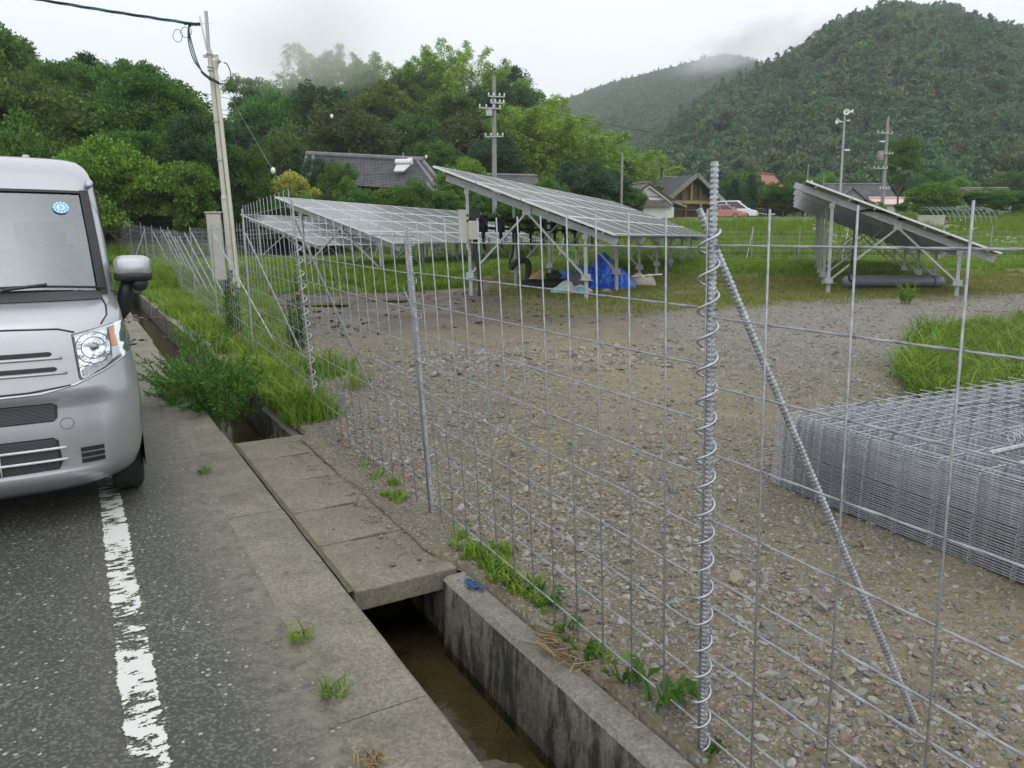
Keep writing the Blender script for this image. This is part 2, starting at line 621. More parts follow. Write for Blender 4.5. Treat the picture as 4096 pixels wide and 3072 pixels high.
# --- asphalt
m = bpy.data.materials.new('asphalt')
m.use_nodes = True
t = m.node_tree
bs = t.nodes['Principled BSDF']
co = N(t, 'ShaderNodeTexCoord')
v1 = N(t, 'ShaderNodeTexVoronoi', Scale=120.0)
v2 = N(t, 'ShaderNodeTexVoronoi', Scale=55.0)
n1 = N(t, 'ShaderNodeTexNoise', Scale=0.9, Detail=6, Roughness=0.6)
n2 = N(t, 'ShaderNodeTexNoise', Scale=160.0, Detail=3)
for n in (v1, v2, n1, n2):
    t.links.new(co.outputs['Object'], n.inputs['Vector'])
base = N(t, 'ShaderNodeMix', data_type='RGBA')
base.inputs[6].default_value = (0.062, 0.064, 0.059, 1)
base.inputs[7].default_value = (0.092, 0.091, 0.075, 1)
mr = N(t, 'ShaderNodeMapRange')
mr.inputs['From Min'].default_value, mr.inputs['From Max'].default_value = 0.35, 0.68
t.links.new(n1.outputs['Fac'], mr.inputs['Value'])
t.links.new(mr.outputs['Result'], base.inputs[0])
sp = N(t, 'ShaderNodeSeparateColor')
t.links.new(v1.outputs['Color'], sp.inputs[0])
gt = N(t, 'ShaderNodeMapRange')
gt.inputs['From Min'].default_value, gt.inputs['From Max'].default_value = 0.55, 1.0
gt.inputs['To Min'].default_value, gt.inputs['To Max'].default_value = 0.65, 1.9
t.links.new(sp.outputs['Red'], gt.inputs['Value'])
sp2 = N(t, 'ShaderNodeSeparateColor')
t.links.new(v2.outputs['Color'], sp2.inputs[0])
g2 = N(t, 'ShaderNodeMath', operation='GREATER_THAN')
g2.inputs[1].default_value = 0.955
t.links.new(sp2.outputs['Green'], g2.inputs[0])
d2 = N(t, 'ShaderNodeMath', operation='LESS_THAN')
d2.inputs[1].default_value = 0.36
t.links.new(v2.outputs['Distance'], d2.inputs[0])
gg = N(t, 'ShaderNodeMath', operation='MULTIPLY')
t.links.new(g2.outputs[0], gg.inputs[0])
t.links.new(d2.outputs[0], gg.inputs[1])
sc_ = N(t, 'ShaderNodeVectorMath', operation='SCALE')
t.links.new(base.outputs[2], sc_.inputs[0])
t.links.new(gt.outputs['Result'], sc_.inputs['Scale'])
wm = N(t, 'ShaderNodeMix', data_type='RGBA')
wm.inputs[7].default_value = (0.34, 0.34, 0.32, 1)
t.links.new(gg.outputs[0], wm.inputs[0])
t.links.new(sc_.outputs['Vector'], wm.inputs[6])
du = N(t, 'ShaderNodeAttribute', attribute_name='dust')
nd = N(t, 'ShaderNodeTexNoise', Scale=14.0, Detail=6, Roughness=.7)
t.links.new(co.outputs['Object'], nd.inputs['Vector'])
rd = N(t, 'ShaderNodeMapRange')
rd.inputs['From Min'].default_value, rd.inputs['From Max'].default_value = 0.3, 0.72
t.links.new(nd.outputs['Fac'], rd.inputs['Value'])
md_ = N(t, 'ShaderNodeMath', operation='MULTIPLY')
t.links.new(du.outputs['Fac'], md_.inputs[0])
t.links.new(rd.outputs['Result'], md_.inputs[1])
dx2 = N(t, 'ShaderNodeMix', data_type='RGBA')
dx2.inputs[7].default_value = (0.190, 0.172, 0.128, 1)
t.links.new(md_.outputs[0], dx2.inputs[0])
t.links.new(wm.outputs[2], dx2.inputs[6])
t.links.new(dx2.outputs[2], bs.inputs['Base Color'])
bs.inputs['Roughness'].default_value = 0.62
bs.inputs['Specular IOR Level'].default_value = 0.4
bp = N(t, 'ShaderNodeBump', Strength=0.35, Distance=0.004)
t.links.new(v1.outputs['Distance'], bp.inputs['Height'])
t.links.new(bp.outputs['Normal'], bs.inputs['Normal'])
M_ASPH = m

na, nb = 420, 24
A = -5 + 95 * np.linspace(0, 1, na) ** 1.8
Bf = 1 - (1 - np.linspace(0, 1, nb)) ** 2.2
AA, BB = np.meshgrid(A, Bf, indexing='ij')
e = 0.585 + vnoise(A, A * 0, 1.2, 1.0) * 0.014 + vnoise(A, A * 0, 9.0, 2.0) * 0.012 + vnoise(A, A * 0, 31.0, 2.0) * 0.008 - 0.03 * ss(6.2, 7.5, A)
E2 = np.repeat(e[:, None], nb, 1)
BB = -5.6 + (E2 + 5.6) * BB
zz = 0.006 + 0.0 * AA
zz = zz - 0.0045 * ss(.45, .57, BB)
zz[:, -1] = -0.002
X, Y = AA * RD[0] + BB * RQ[0], AA * RD[1] + BB * RQ[1]
o = grid_obj('road', np.stack([X.ravel(), Y.ravel(), zz.ravel()], 1), na, nb, M_ASPH)
at = o.data.attributes.new('dust', 'FLOAT', 'POINT')
at.data.foreach_set('value', (1.25 * ss(.22, .58, BB) + .25 * ss(-.25, -.05, BB) * (1 - ss(.0, .1, BB))).ravel().astype(np.float32))
tag(o, kind='structure')

# --- concrete of the drain
def concrete_mat(name, c1, c2, streak=0.0, moss=0.0):
    m = bpy.data.materials.new(name)
    m.use_nodes = True
    t = m.node_tree
    bs = t.nodes['Principled BSDF']
    bs.inputs['Roughness'].default_value = 0.85
    co = N(t, 'ShaderNodeTexCoord')
    n1 = N(t, 'ShaderNodeTexNoise', Scale=2.2, Detail=8, Roughness=0.68)
    n2 = N(t, 'ShaderNodeTexNoise', Scale=75.0, Detail=5, Roughness=0.8)
    vo = N(t, 'ShaderNodeTexVoronoi', Scale=95.0)
    for n in (n1, n2, vo):
        t.links.new(co.outputs['Object'], n.inputs['Vector'])
    r1 = N(t, 'ShaderNodeMapRange')
    r1.inputs['From Min'].default_value, r1.inputs['From Max'].default_value = 0.34, 0.66
    t.links.new(n1.outputs['Fac'], r1.inputs['Value'])
    x = N(t, 'ShaderNodeMix', data_type='RGBA')
    x.inputs[6].default_value = (*c1, 1)
    x.inputs[7].default_value = (*c2, 1)
    t.links.new(r1.outputs['Result'], x.inputs[0])
    s = N(t, 'ShaderNodeSeparateColor')
    t.links.new(vo.outputs['Color'], s.inputs[0])
    r2 = N(t, 'ShaderNodeMapRange')
    r2.inputs['To Min'].default_value, r2.inputs['To Max'].default_value = 0.78, 1.25
    t.links.new(s.outputs['Red'], r2.inputs['Value'])
    r3 = N(t, 'ShaderNodeMapRange')
    r3.inputs['From Min'].default_value, r3.inputs['From Max'].default_value = 0.35, 0.65
    r3.inputs['To Min'].default_value, r3.inputs['To Max'].default_value = 0.78, 1.18
    t.links.new(n2.outputs['Fac'], r3.inputs['Value'])
    mu = N(t, 'ShaderNodeMath', operation='MULTIPLY')
    t.links.new(r2.outputs['Result'], mu.inputs[0])
    t.links.new(r3.outputs['Result'], mu.inputs[1])
    v = N(t, 'ShaderNodeVectorMath', operation='SCALE')
    t.links.new(x.outputs[2], v.inputs[0])
    t.links.new(mu.outputs[0], v.inputs['Scale'])
    n5 = N(t, 'ShaderNodeTexNoise', Scale=5.5, Detail=7, Roughness=0.72)
    t.links.new(co.outputs['Object'], n5.inputs['Vector'])
    r5 = N(t, 'ShaderNodeMapRange')
    r5.inputs['From Min'].default_value, r5.inputs['From Max'].default_value = 0.50, 0.72
    r5.inputs['To Max'].default_value = 0.62
    t.links.new(n5.outputs['Fac'], r5.inputs['Value'])
    x5 = N(t, 'ShaderNodeMix', data_type='RGBA')
    x5.inputs[7].default_value = (0.085, 0.075, 0.050, 1)
    t.links.new(r5.outputs['Result'], x5.inputs[0])
    t.links.new(v.outputs['Vector'], x5.inputs[6])
    last = x5.outputs[2]
    if streak > 0:
        # damp and algae run down the upright faces in streaks
        mp = N(t, 'ShaderNodeMapping')
        mp.inputs['Scale'].default_value = (11, 11, 3.2)
        t.links.new(co.outputs['Object'], mp.inputs['Vector'])
        n3 = N(t, 'ShaderNodeTexNoise', Scale=1.0, Detail=7, Roughness=0.7)
        t.links.new(mp.outputs[0], n3.inputs['Vector'])
        r4 = N(t, 'ShaderNodeMapRange')
        r4.inputs['From Min'].default_value, r4.inputs['From Max'].default_value = 0.44, 0.56
        t.links.new(n3.outputs['Fac'], r4.inputs['Value'])
        ge = N(t, 'ShaderNodeNewGeometry')
        sx = N(t, 'ShaderNodeSeparateXYZ')
        t.links.new(ge.outputs['Normal'], sx.inputs[0])
        ab = N(t, 'ShaderNodeMath', operation='ABSOLUTE')
        t.links.new(sx.outputs['Z'], ab.inputs[0])
        lt = N(t, 'ShaderNodeMath', operation='LESS_THAN')
        lt.inputs[1].default_value = 0.6
        t.links.new(ab.outputs[0], lt.inputs[0])
        f = N(t, 'ShaderNodeMath', operation='MULTIPLY')
        t.links.new(lt.outputs[0], f.inputs[0])
        t.links.new(r4.outputs['Result'], f.inputs[1])
        f2 = N(t, 'ShaderNodeMath', operation='MULTIPLY')
        f2.inputs[1].default_value = streak
        t.links.new(f.outputs[0], f2.inputs[0])
        x2 = N(t, 'ShaderNodeMix', data_type='RGBA')
        x2.inputs[7].default_value = (0.022, 0.024, 0.014, 1)
        t.links.new(f2.outputs[0], x2.inputs[0])
        t.links.new(last, x2.inputs[6])
        last = x2.outputs[2]
    t.links.new(last, bs.inputs['Base Color'])
    bp = N(t, 'ShaderNodeBump', Strength=0.6, Distance=0.006)
    t.links.new(n2.outputs['Fac'], bp.inputs['Height'])
    t.links.new(bp.outputs['Normal'], bs.inputs['Normal'])
    return m

M_CONC = concrete_mat('concrete', (0.145, 0.130, 0.100), (0.235, 0.212, 0.165))
M_CONC2 = concrete_mat('drain_concrete', (0.150, 0.140, 0.115), (0.225, 0.210, 0.172), streak=0.94)
M_SLAB = concrete_mat('cover_concrete', (0.135, 0.120, 0.088), (0.215, 0.190, 0.142))
M_MOSS = mat('moss_joint', (0.080, 0.085, 0.035), 0.95, noise=0.5, nscale=12, color2=(0.130, 0.108, 0.070), bump=0.8)

def strip(name, a0, a1, b0, b1, z0, z1, m, chamf=0.012, n=None, wob=0.004, b0f=None):
    """a long concrete member in road coordinates with worn top edges"""
    n = n or max(4, int((a1 - a0) / 0.12))
    aa = np.linspace(a0, a1, n)
    mb = MB()
    rows = []
    for i, A_ in enumerate(aa):
        w = [mnoise.noise(Vector((A_ * 3.1, k * 7.7, b0 * 5))) * wob for k in range(4)]
        prof = [(b0, z0), (b0 + w[0], z1 - chamf), (b0 + chamf + w[1], z1 + w[2] * .3), (b1 - chamf + w[1], z1 + w[3] * .3), (b1 + w[2], z1 - chamf), (b1, z0)]
        rows.append([road(A_, p, q) for p, q in prof])
    k = 6
    vs = [p for r_ in rows for p in r_]
    fs = [(i * k + j, i * k + j + 1, (i + 1) * k + j + 1, (i + 1) * k + j) for i in range(n - 1) for j in range(k - 1)]
    fs += [tuple(range(k - 1, -1, -1)), tuple((n - 1) * k + j for j in range(k))]
    mb.add(vs, fs)
    o = mb.build(name, m)
    return tag(o, kind='structure')

strip('kerb_strip', -4.5, 0.55, 0.52, 0.885, -0.75, 0.0, M_CONC)
strip('kerb_strip', 0.556, 2.06, 0.52, 0.885, -0.75, 0.0, M_CONC)
strip('kerb_strip', 2.066, 4.06, 0.52, 0.885, -0.75, -0.001, M_CONC)
strip('kerb_strip', 4.066, 6.05, 0.52, 0.882, -0.75, 0.0, M_CONC)
strip('kerb_strip', 6.056, 12.0, 0.50, 0.875, -0.75, -0.002, M_CONC)
strip('kerb_strip', 12.006, 60.0, 0.50, 0.90, -0.75, -0.004, M_CONC)
wall_near = strip('gutter_wall', -4.5, 2.858, 1.305, 1.432, -0.75, -0.012, M_CONC2, chamf=0.018)
strip('gutter_wall', 2.862, 5.64, 1.335, 1.46, -0.75, -0.105, M_CONC2)
strip('gutter_wall', 5.645, 7.05, 1.385, 1.52, -0.75, -0.06, M_CONC2, chamf=0.02, wob=0.012)
strip('gutter_wall', 7.055, 60.0, 1.395, 1.56, -0.75, 0.035, M_CONC2, chamf=0.02, wob=0.010)
fl = MB()
fl.add([road(-4.5, 0.87, -0.40), road(60, 0.87, -0.40), road(60, 1.41, -0.40), road(-4.5, 1.41, -0.40)], [(0, 3, 2, 1)])
tag(fl.build('gutter_floor', mat('silt', (0.055, 0.045, 0.026), 0.7, noise=0.6, nscale=7, color2=(0.125, 0.105, 0.066), bump=0.5, bscale=30)), kind='structure')

def water_mat():
    m = bpy.data.materials.new('shallow_water')
    m.use_nodes = True
    t = m.node_tree
    t.nodes.clear()
    out = N(t, 'ShaderNodeOutputMaterial')
    co = N(t, 'ShaderNodeTexCoord')
    n = N(t, 'ShaderNodeTexNoise', Scale=26.0, Detail=3)
    t.links.new(co.outputs['Object'], n.inputs['Vector'])
    bp = N(t, 'ShaderNodeBump', Strength=0.12, Distance=0.01)
    t.links.new(n.outputs['Fac'], bp.inputs['Height'])
    gl = N(t, 'ShaderNodeBsdfGlossy')
    gl.inputs['Roughness'].default_value = 0.03
    t.links.new(bp.outputs['Normal'], gl.inputs['Normal'])
    tr = N(t, 'ShaderNodeBsdfTransparent')
    tr.inputs['Color'].default_value = (0.80, 0.74, 0.58, 1)
    fr = N(t, 'ShaderNodeFresnel')
    fr.inputs['IOR'].default_value = 1.33
    t.links.new(bp.outputs['Normal'], fr.inputs['Normal'])
    mx = N(t, 'ShaderNodeMixShader')
    t.links.new(fr.outputs[0], mx.inputs[0])
    t.links.new(tr.outputs[0], mx.inputs[1])
    t.links.new(gl.outputs[0], mx.inputs[2])
    t.links.new(mx.outputs[0], out.inputs['Surface'])
    return m
M_WATER = water_mat()
wa = MB()
wa.add([road(-4.5, 0.87, -0.345), road(60, 0.87, -0.345), road(60, 1.41, -0.345), road(-4.5, 1.41, -0.345)], [(0, 3, 2, 1)])
tag(wa.build('water', M_WATER), kind='structure')

# --- five concrete covers over the drain, joints a little open, a hand slot at every joint
cov_a = [2.895, 3.455, 3.965, 4.535, 5.11, 5.63]
cov_lab = ['concrete drain cover at the open near end, over the dark culvert mouth',
           'concrete drain cover lying second from the open near end',
           'middle one of the five concrete drain covers',
           'concrete drain cover next to the last one before the bush',
           'concrete drain cover at the far end of the row, by the bush side opening']
for i in range(5):
    a0, a1 = cov_a[i] + 0.004, cov_a[i + 1] - 0.004
    s0, s1 = 1.06 + 0.015 * i, 1.255 + 0.012 * i
    poly = [(a0, .905), (a0, 1.40)] if i == 0 else [(a0, .905), (a0, s0), (a0 + .011, s0 + .006), (a0 + .011, s1 - .006), (a0, s1), (a0, 1.40)]
    poly += [(a1, 1.40), (a1, .905)] if i == 4 else [(a1, 1.40), (a1, s1 + .012), (a1 - .011, s1 + .006), (a1 - .011, s0 + .02), (a1, s0 + .015), (a1, .905)]
    c0 = ((a0 + a1) / 2, 1.15)
    mb = MB()
    zt = -0.002 + 0.004 * ((i * 7) % 3 - 1) * 0.5
    pts = [(road(p, q)[0] - road(*c0)[0], road(p, q)[1] - road(*c0)[1]) for p, q in poly]
    mb.prism(pts, zt - 0.095, zt)
    o = mb.build('drain_cover', M_SLAB, loc=(road(*c0)[0], road(*c0)[1], 0))
    bevel(o, 0.005, 2)
    tag(o, cov_lab[i], 'drain cover', 'concrete covers over the roadside drain')
# mossy silt packed in the joint beside the covers
mj = MB()
n = 60
for i in range(n):
    A_ = 2.9 + 2.72 * i / (n - 1)
    w = 0.013 + 0.006 * mnoise.noise(Vector((A_ * 4, 0, 0)))
    mj.v += [road(A_, 0.8955 - w, 0.0005), road(A_, 0.8955, 0.004 + 0.002 * mnoise.noise(Vector((A_ * 9, 1, 0)))), road(A_, 0.8955 + w, 0.0005)]
mj.f = [(i * 3 + j, i * 3 + j + 1, i * 3 + j + 4, i * 3 + j + 3) for i in range(n - 1) for j in range(2)]
mj.mi = [0] * len(mj.f)
tag(mj.build('joint_moss', M_MOSS), kind='stuff')

# --- blue spray mark on the drain wall end
pm = MB()
for k in range(80):
    A_, B_ = 2.70 + rng.normal(0, 0.035), 1.385 + rng.normal(0, 0.016)
    if not (1.33 < B_ < 1.412):
        continue
    r_ = rng.uniform(0.003, 0.011)
    pts = []
    for j in range(7):
        an = 2 * math.pi * j / 7
        q = r_ * rng.uniform(0.6, 1.2)
        pts.append(road(A_ + q * math.cos(an) * 1.3, B_ + q * math.sin(an) * 0.8, -0.0055 + 0.00012 * k))
    pm.add(pts, [tuple(range(7))])
o = pm.build('paint_mark', mat('blue_spray', (0.02, 0.07, 0.19), 0.7, noise=0.5, nscale=60))
o.parent = wall_near

# --- worn white edge line
m = bpy.data.materials.new('worn_white_paint')
m.use_nodes = True
t = m.node_tree
bs = t.nodes['Principled BSDF']
bs.inputs['Base Color'].default_value = (0.60, 0.60, 0.57, 1)
bs.inputs['Roughness'].default_value = 0.6
at = N(t, 'ShaderNodeAttribute', attribute_name='ab')
sx = N(t, 'ShaderNodeSeparateXYZ')
t.links.new(at.outputs['Vector'], sx.inputs[0])
mp = N(t, 'ShaderNodeMapping')
mp.inputs['Scale'].default_value = (23, 10.0, 1)
mp.inputs['Rotation'].default_value = (0, 0, 0.22)
t.links.new(at.outputs['Vector'], mp.inputs['Vector'])
n1 = N(t, 'ShaderNodeTexNoise', Scale=1.0, Detail=9, Roughness=0.62)
t.links.new(mp.outputs[0], n1.inputs['Vector'])
n2 = N(t, 'ShaderNodeTexNoise', Scale=2.1, Detail=2)
t.links.new(at.outputs['Vector'], n2.inputs['Vector'])
r2 = N(t, 'ShaderNodeMapRange')
r2.inputs['From Min'].default_value, r2.inputs['From Max'].default_value = 0.3, 0.7
r2.inputs['To Min'].default_value, r2.inputs['To Max'].default_value = 0.16, -0.10
t.links.new(n2.outputs['Fac'], r2.inputs['Value'])
ed = N(t, 'ShaderNodeMath', operation='ABSOLUTE')      # wear grows to the edges of the line
t.links.new(sx.outputs['Y'], ed.inputs[0])
e2 = N(t, 'ShaderNodeMapRange')
e2.inputs['From Min'].default_value, e2.inputs['From Max'].default_value = 0.050, 0.072
e2.inputs['To Min'].default_value, e2.inputs['To Max'].default_value = 0.0, 0.3
t.links.new(ed.outputs[0], e2.inputs['Value'])
s1 = N(t, 'ShaderNodeMath', operation='SUBTRACT')
t.links.new(n1.outputs['Fac'], s1.inputs[0])
t.links.new(e2.outputs['Result'], s1.inputs[1])
nf = N(t, 'ShaderNodeTexNoise', Scale=95.0, Detail=4)
t.links.new(at.outputs['Vector'], nf.inputs['Vector'])
mf = N(t, 'ShaderNodeMath', operation='MULTIPLY_ADD')
mf.inputs[1].default_value = 0.22
mf.inputs[2].default_value = -0.11
t.links.new(nf.outputs['Fac'], mf.inputs[0])
sf = N(t, 'ShaderNodeMath', operation='ADD')
t.links.new(s1.outputs[0], sf.inputs[0])
t.links.new(mf.outputs[0], sf.inputs[1])
s2 = N(t, 'ShaderNodeMath', operation='SUBTRACT')
t.links.new(sf.outputs[0], s2.inputs[0])
t.links.new(r2.outputs['Result'], s2.inputs[1])
al = N(t, 'ShaderNodeMapRange')
al.inputs['From Min'].default_value, al.inputs['From Max'].default_value = 0.425, 0.455
t.links.new(s2.outputs[0], al.inputs['Value'])
t.links.new(al.outputs['Result'], bs.inputs['Alpha'])
na = 200
A = np.linspace(-4.8, 60, na)
V, ab = [], []
for A_ in A:
    for b_ in (-0.078, 0.078):
        V.append(road(A_, 0.046 + b_, 0.0105))
        ab.append((A_, b_, 0))
o = grid_obj('white_line', np.array(V), na, 2, m)
at = o.data.attributes.new('ab', 'FLOAT_VECTOR', 'POINT')
at.data.foreach_set('vector', np.array(ab, np.float32).ravel())
tag(o, kind='structure')
# ------------------------------------------------------------------ foliage builders
def norm(v):
    return v / np.maximum(np.linalg.norm(v, axis=-1, keepdims=True), 1e-9)

def card_mesh(name, P, D, size, width, m, rs, bend=0.25, two=False):
    """leaf-shaped cards: base at P, pointing along D, each with its own roll; two=True folds the leaf along its midrib"""
    n = len(P)
    D = norm(D)
    Rv = norm(rs.normal(size=(n, 3)))
    S = norm(np.cross(D, Rv))
    U = np.cross(S, D)
    size = np.broadcast_to(np.asarray(size, float), (n,))[:, None]
    w = size * width
    b = P
    tip = P + D * size - U * size * bend
    mid = P + D * size * 0.45 + U * size * 0.06
    l = mid + S * w * 0.5
    r = mid - S * w * 0.5
    V = np.stack([b, r, tip, l], 1).reshape(-1, 3)
    me = bpy.data.meshes.new(name)
    me.vertices.add(len(V))
    me.vertices.foreach_set('co', V.astype(np.float32).ravel())
    me.loops.add(n * 4)
    me.loops.foreach_set('vertex_index', np.arange(n * 4, dtype=np.int32))
    me.polygons.add(n)
    me.polygons.foreach_set('loop_start', np.arange(0, n * 4, 4, dtype=np.int32))
    me.polygons.foreach_set('loop_total', np.full(n, 4, np.int32))
    me.materials.append(m)
    me.update()
    return me

def crown_mesh(name, m, seed, rad=(3.0, 3.0, 3.2), blobs=34, per=150, leaf=0.34, flat=0.72, shell=0.62, droop=0.25, spread=0.36):
    """foliage in clumps through the volume of a lumpy crown, gaps between the clumps; base of the crown at z = 0"""
    rs = np.random.RandomState(seed)
    P, D, S = [], [], []
    rad = np.array(rad)
    big = [norm(rs.normal(size=3)) for _ in range(5)]
    for i in range(blobs):
        d = norm(rs.normal(size=3))
        d[2] = d[2] * 0.85 + 0.12
        d = norm(d)
        lump = 1 + 0.22 * max(float(d @ g) for g in big) - 0.12
        q = shell + (1 - shell) * rs.rand() ** 0.6
        if rs.rand() < 0.16:
            q *= 0.5
        c = d * rad * q * lump * 0.80
        r = spread * rad.mean() * rs.uniform(0.55, 1.15) * (1.0 if d[2] > -0.3 else 0.75)
        k = int(per * rs.uniform(0.7, 1.3))
        e = norm(rs.normal(size=(k, 3)))
        e[:, 2] = np.where(e[:, 2] < -0.15, -e[:, 2] * rs.rand(k), e[:, 2])
        rr = r * rs.rand(k, 1) ** 0.45
        p = c + e * rr * np.array((1, 1, flat))
        P.append(p)
        dd = e * 0.8 + d * 0.6 + rs.normal(size=(k, 3)) * 0.55
        dd[:, 2] -= droop
        D.append(dd)
        S.append(leaf * rs.uniform(0.6, 1.3, k))
    P, D, S = np.concatenate(P), np.concatenate(D), np.concatenate(S)
    P[:, 2] += rad[2]
    return card_mesh(name, P, D, S, 0.62, m, rs)

def conifer_mesh(name, m, seed, h=9.0, r=2.0, layers=26, per=420, leaf=0.26):
    rs = np.random.RandomState(seed)
    P, D, S = [], [], []
    for i in range(layers):
        f = i / (layers - 1)
        z = h * (0.06 + 0.92 * f)
        rr = r * (1 - f) ** 0.75 + 0.12
        nb = max(4, int(9 * (1 - f) + 4))
        for b in range(nb):
            a = rs.rand() * 6.283
            L = rr * rs.uniform(0.7, 1.12)
            k = max(4, int(per * (1 - 0.6 * f) / nb))
            s = rs.rand(k) ** 0.7
            p = np.stack([np.cos(a) * L * s, np.sin(a) * L * s, z - 0.22 * L * s ** 1.5 + 0.1 * L * s], 1) + rs.normal(size=(k, 3)) * 0.13
            P.append(p)
            D.append(np.stack([np.full(k, np.cos(a)), np.full(k, np.sin(a)), np.full(k, -0.15)], 1) + rs.normal(size=(k, 3)) * 0.5)
            S.append(leaf * rs.uniform(0.6, 1.2, k))
    return card_mesh(name, np.concatenate(P), np.concatenate(D), np.concatenate(S), 0.5, m, rs)

def bamboo_meshes(name, m, mc, seed, n=9, h=11.0):
    """arching culms, feathery sprays growing denser to the nodding tips"""
    rs = np.random.RandomState(seed)
    P, D, S = [], [], []
    cm = MB()
    for i in range(n):
        x0, y0 = rs.normal(0, 0.9, 2)
        a = rs.rand() * 6.283
        hh = h * rs.uniform(0.7, 1.08)
        lean = rs.uniform(0.06, 0.20) * hh
        pts = []
        for s in np.linspace(0, 1, 14):
            q = s ** 2.6
            pts.append(np.array((x0 + math.cos(a) * lean * q * 1.5, y0 + math.sin(a) * lean * q * 1.5, hh * (s - 0.16 * max(0, s - 0.75) ** 1.5 * 4))))
        cm.tube([tuple(p) for p in pts], [0.05 * (1 - 0.8 * j / 13) for j in range(14)], 5)
        for s in np.linspace(0.30, 1.0, 26):
            j = min(12, int(s * 13))
            f = s * 13 - j
            p = pts[j] * (1 - f) + pts[j + 1] * f
            wid = 1.15 * (1 - ((s - 0.55) / 0.5) ** 2 * 0.75)
            wid = max(0.16, wid)
            for b in range(3):
                an = rs.rand() * 6.283
                k = 20
                q = rs.rand(k)
                pp = p + np.stack([np.cos(an) * wid * q, np.sin(an) * wid * q, 0.30 * wid * q - 0.42 * wid * q * q], 1) + rs.normal(size=(k, 3)) * 0.10
                P.append(pp)
                D.append(np.stack([np.full(k, np.cos(an)), np.full(k, np.sin(an)), np.full(k, -0.75)], 1) + rs.normal(size=(k, 3)) * 0.45)
                S.append(0.30 * rs.uniform(0.6, 1.2, k))
    return card_mesh(name, np.concatenate(P), np.concatenate(D), np.concatenate(S), 0.30, m, rs), cm.mesh(name + '_culms', mc)

def trunk_mesh(name, m, seed, h=3.0, r=0.22, limbs=5, crown=3.0):
    rs = np.random.RandomState(seed)
    mb = MB()
    b = rs.normal(0, 0.12, 2)
    mb.tube([(0, 0, -0.6), (b[0] * .3, b[1] * .3, h * .35), (b[0], b[1], h * .75), (b[0] * 1.3, b[1] * 1.3, h + crown * 0.6)], [r * 1.25, r, r * .78, r * .3], 8)
    for i in range(limbs):
        a = 6.283 * i / limbs + rs.rand()
        z0 = h * rs.uniform(0.6, 1.0)
        L = crown * rs.uniform(0.55, 0.85)
        mb.tube([(b[0], b[1], z0), (b[0] + math.cos(a) * L * .4, b[1] + math.sin(a) * L * .4, z0 + L * .45), (b[0] + math.cos(a) * L * .8, b[1] + math.sin(a) * L * .8, z0 + L * 1.0)],
                [r * .5, r * .32, r * .1], 5)
    return mb.mesh(name, m)

M_LEAF = leaf_mat('tree_leaves', (0.05, 0.08, 0.02), var=0.5, use_obj_color=True)
M_BARK = mat('bark', (0.11, 0.085, 0.06), 0.9, noise=0.5, nscale=6, bump=0.6, bscale=20)
M_CULM = mat('bamboo_culm', (0.16, 0.22, 0.06), 0.5)

BROAD = [crown_mesh('crown_a', M_LEAF, 1, (3.1, 3.0, 2.9), 60, 350, 0.19, flat=.95, spread=.31),
         crown_mesh('crown_b', M_LEAF, 2, (3.4, 3.1, 2.5), 54, 380, 0.20, flat=0.75, droop=0.35, spread=.32),
         crown_mesh('crown_c', M_LEAF, 3, (2.7, 2.9, 3.5), 62, 340, 0.18, flat=1.0, spread=.30),
         crown_mesh('crown_d', M_LEAF, 4, (3.2, 3.4, 3.0), 48, 420, 0.21, flat=.9, spread=0.36),
         crown_mesh('crown_e', M_LEAF, 5, (3.0, 2.8, 2.4), 66, 300, 0.16, flat=.9, spread=0.27)]
TRUNK = trunk_mesh('tree_trunk', M_BARK, 3)
CONIF = [conifer_mesh('conifer_a', M_LEAF, 11), conifer_mesh('conifer_b', M_LEAF, 12, r=2.5, leaf=0.3)]
BAMB = [bamboo_meshes('bamboo_a', M_LEAF, M_CULM, 21), bamboo_meshes('bamboo_b', M_LEAF, M_CULM, 22, n=7, h=12), bamboo_meshes('bamboo_c', M_LEAF, M_CULM, 23, n=11, h=9.5)]

DARK = (0.050, 0.110, 0.033)
MID = (0.092, 0.200, 0.036)
FRESH = (0.145, 0.270, 0.040)
OLIVE = (0.105, 0.172, 0.036)
RUST = (0.098, 0.138, 0.038)
BLUEG = (0.048, 0.118, 0.048)
LIME = (0.270, 0.430, 0.050)
BAMG = (0.210, 0.360, 0.050)
YELL = (0.400, 0.470, 0.085)

def jitter(c, k=0.16):
    f = 1 + rng.uniform(-k, k)
    return (c[0] * f * (1 + rng.uniform(-k, k) * .6), c[1] * f, c[2] * f, 1)

def tree(name, label, x, y, z, h, w, kind, color, group=None, cat='tree', trunk_frac=0.25, proto=None):
    """h: total height, w: crown width"""
    t = thing(name, label, cat, (x, y, z), rng.uniform(0, 6.28), group)
    if kind == 'broad':
        me = BROAD[proto if proto is not None else rng.randint(len(BROAD))]
        ch = h * (1 - trunk_frac)
        o = put('crown', me, t, (0, 0, h * trunk_frac), (0, 0, rng.uniform(0, 6.28)), (w / 6.0, w / 6.0, ch / 5.9))
        tr = put('trunk', TRUNK, t, None, None, (w / 8, w / 8, h * trunk_frac / 3.0 + 0.12))
    elif kind == 'conifer':
        me = CONIF[proto if proto is not None else rng.randint(len(CONIF))]
        o = put('crown', me, t, (0, 0, 0.2), None, (w / 4.4, w / 4.4, h / 9.0))
        tr = put('trunk', TRUNK, t, None, None, (w / 12, w / 12, h / 6.0))
    else:
        me, cu = BAMB[proto if proto is not None else rng.randint(len(BAMB))]
        o = put('crown', me, t, None, None, (w / 4.0, w / 4.0, h / 11.0))
        put('culms', cu, t, None, None, (w / 4.0, w / 4.0, h / 11.0))
    o.color = jitter(color)
    return t
